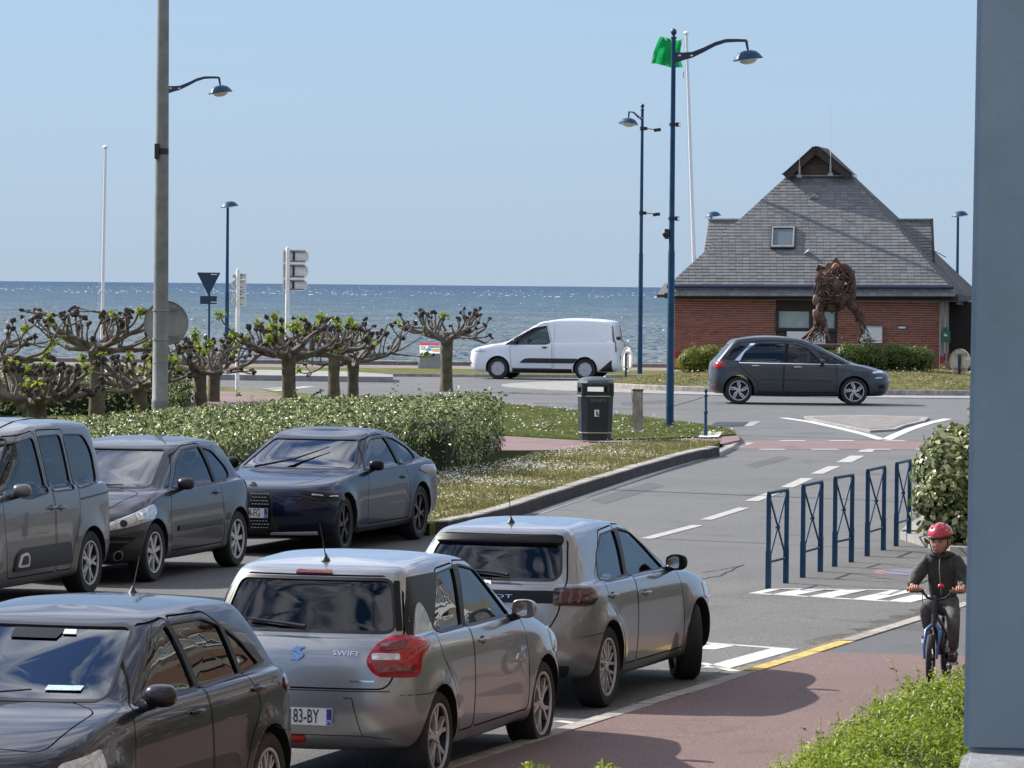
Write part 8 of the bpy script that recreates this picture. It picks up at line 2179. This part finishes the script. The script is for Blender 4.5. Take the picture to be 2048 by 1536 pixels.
# helmet shell
bm = bmesh.new(); bmesh.ops.create_uvsphere(bm, u_segments=40, v_segments=24, radius=1)
bmesh.ops.delete(bm, geom=[v for v in bm.verts if v.co.z < -.02], context='VERTS')
for v in bm.verts:
    x, y, z = v.co; rdg = 1 + .035*math.cos(x*9)*max(0, z); v.co = Vector((x*.096, y*.112, z*.090))*rdg
    if z < .1: v.co.x *= 1.03; v.co.y *= 1.03
me = bpy.data.meshes.new('helmet'); bm.to_mesh(me); bm.free(); me.shade_smooth(); o = bpy.data.objects.new('t', me); COL.objects.link(o); md = o.modifiers.new('s','SOLIDIFY'); md.thickness = .014; me = bake(o)
he_ = link('helmet', me, M_helmet, hdo, (0,.004,.048), (R(6),0,0))
for s_ in (-1, 1):
    for y, z in ((-.055,.066),(.0,.082),(.05,.070)): MB().blob((s_*.040,y,z), .012, 2, sc=(.5,1.5,.5)).build('vent', M_bikeblk, he_, sm=60)
MB().tube([(-.098,.0,.002),(-.080,-.078,.002),(0,-.118,.004),(.080,-.078,.002),(.098,0,.002)], .007, 8).build('helmet_rim', M_bikeblk, he_, sm=60)
# hands closed round the grips: palm, four fingers and a thumb
for s_ in (-1, 1):
    hb_ = MB(); gx = s_*.18; c = Vector((gx,-.193,HZ))
    hb_.blob(c + Vector((0,.022,.014)), 1, 2, sc=(.036,.026,.018))
    for k in range(4):
        fx = gx + (k-1.5)*.0165; r_ = .0088 - .0008*abs(k-1.2); Lk = [1, 1.08, 1.0, .85][k if s_ > 0 else 3-k]
        pts = [c + Vector((fx-gx, .020, .022)), c + Vector((fx-gx, -.006, .030*Lk)), c + Vector((fx-gx, -.028*Lk, .014)), c + Vector((fx-gx, -.028*Lk, -.010)), c + Vector((fx-gx, -.010, -.022))]
        hb_.tube(pts, [r_, r_*1.02, r_*.95, r_*.9, r_*.7], 8)
    hb_.tube([c + Vector((-s_*.026,.022,.006)), c + Vector((-s_*.040,.008,-.006)), c + Vector((-s_*.030,-.010,-.022))], [.010,.0095,.007], 8)
    hb_.build('hand', M_skin_, body, sm=70)
# ------------------------------------------------------------------ the street's own house front, right of and behind the camera (mirrored in the car bodies)
M_render = mat('cream_render', (.22,.19,.15), .8, noise_amt=.08, noise_scale=.8); M_terr = mat('terracotta_render', (.17,.09,.06), .8, noise_amt=.1, noise_scale=.8)
M_rooft = mat('brown_roof', (.16,.10,.08), .8, noise_amt=.2, noise_scale=3); M_win = mat('window_glass_dark', (.03,.04,.05), .08, coat=1)
hx, hy = math.sin(YAW), math.cos(YAW)
ho_ = empty('apartment_building', (-3.4, -14, 0), -YAW, 'long cream and terracotta apartment front with balconies facing the street', 'building')
Lb = 78; HB = 27.4  # storeys added out of view to cut sky light and darken car reflections
MB().box((4.5, Lb/2, HB/2), (8, Lb, HB)).build('wall', M_render, ho_)
MB().add([(-.5,0,HB),(-.5,Lb,HB),(4.5,Lb,HB+3),(4.5,0,HB+3),(9,0,HB),(9,Lb,HB)], [(0,1,2,3),(3,2,5,4),(0,3,4),(1,5,2)]).build('roof', M_rooft, ho_)
for k in range(9):
    MB().box((.46, Lb/2, 2.75 + 3.0*k), (.12, Lb, .55)).build('terracotta_band', M_terr, ho_)
wmesh = MB().box((0,0,0), (.10,1.5,1.7)).mesh('window'); wmesh.materials.append(M_win)
fmesh = MB().box((-.04,0,0), (.05,.09,1.7)).box((-.04,0,.87), (.08,1.64,.1)).box((-.04,0,-.87), (.08,1.64,.1)).box((-.04,.78,0), (.06,.08,1.8)).box((-.04,-.78,0), (.06,.08,1.8)).mesh('frame'); fmesh.materials.append(M_white)
bmesh_ = MB().box((-.55,0,-1.05), (1.1,2.6,.14)); 
for q in range(14): bmesh_.box((-1.07, -1.25+q*.192, -.5), (.03,.03,.95))
bmesh_.box((-1.07,0,0), (.05,2.6,.05)); bme = bmesh_.mesh('balcony'); bme.materials.append(M_white)
for fl in range(9):
    for i in range(20):
        y = 2 + i*3.9; wo = link('window', wmesh, None, ho_, (.46, y, 1.35 + 3*fl)); link('frame', fmesh, None, wo)
        if fl and i % 2 == 0: link('balcony', bme, None, ho_, (.5, y, 1.5 + 3*fl))

gh = empty('garden_hedge', (0, 0, 0), 0, 'dark low garden hedge between pavement and apartment front', 'hedge')
hd0 = Vector((4.4, 27)); hdd = Vector((hx, hy))
hedge_block(gh, 'hedge_leaves', [tuple(hd0), tuple(hd0 + hdd*45), tuple(hd0 + hdd*45 + Vector((1.2,0))), tuple(hd0 + Vector((1.2, 0)))], 1.5, M_leafdark, 4000, 9000, .12, 61)
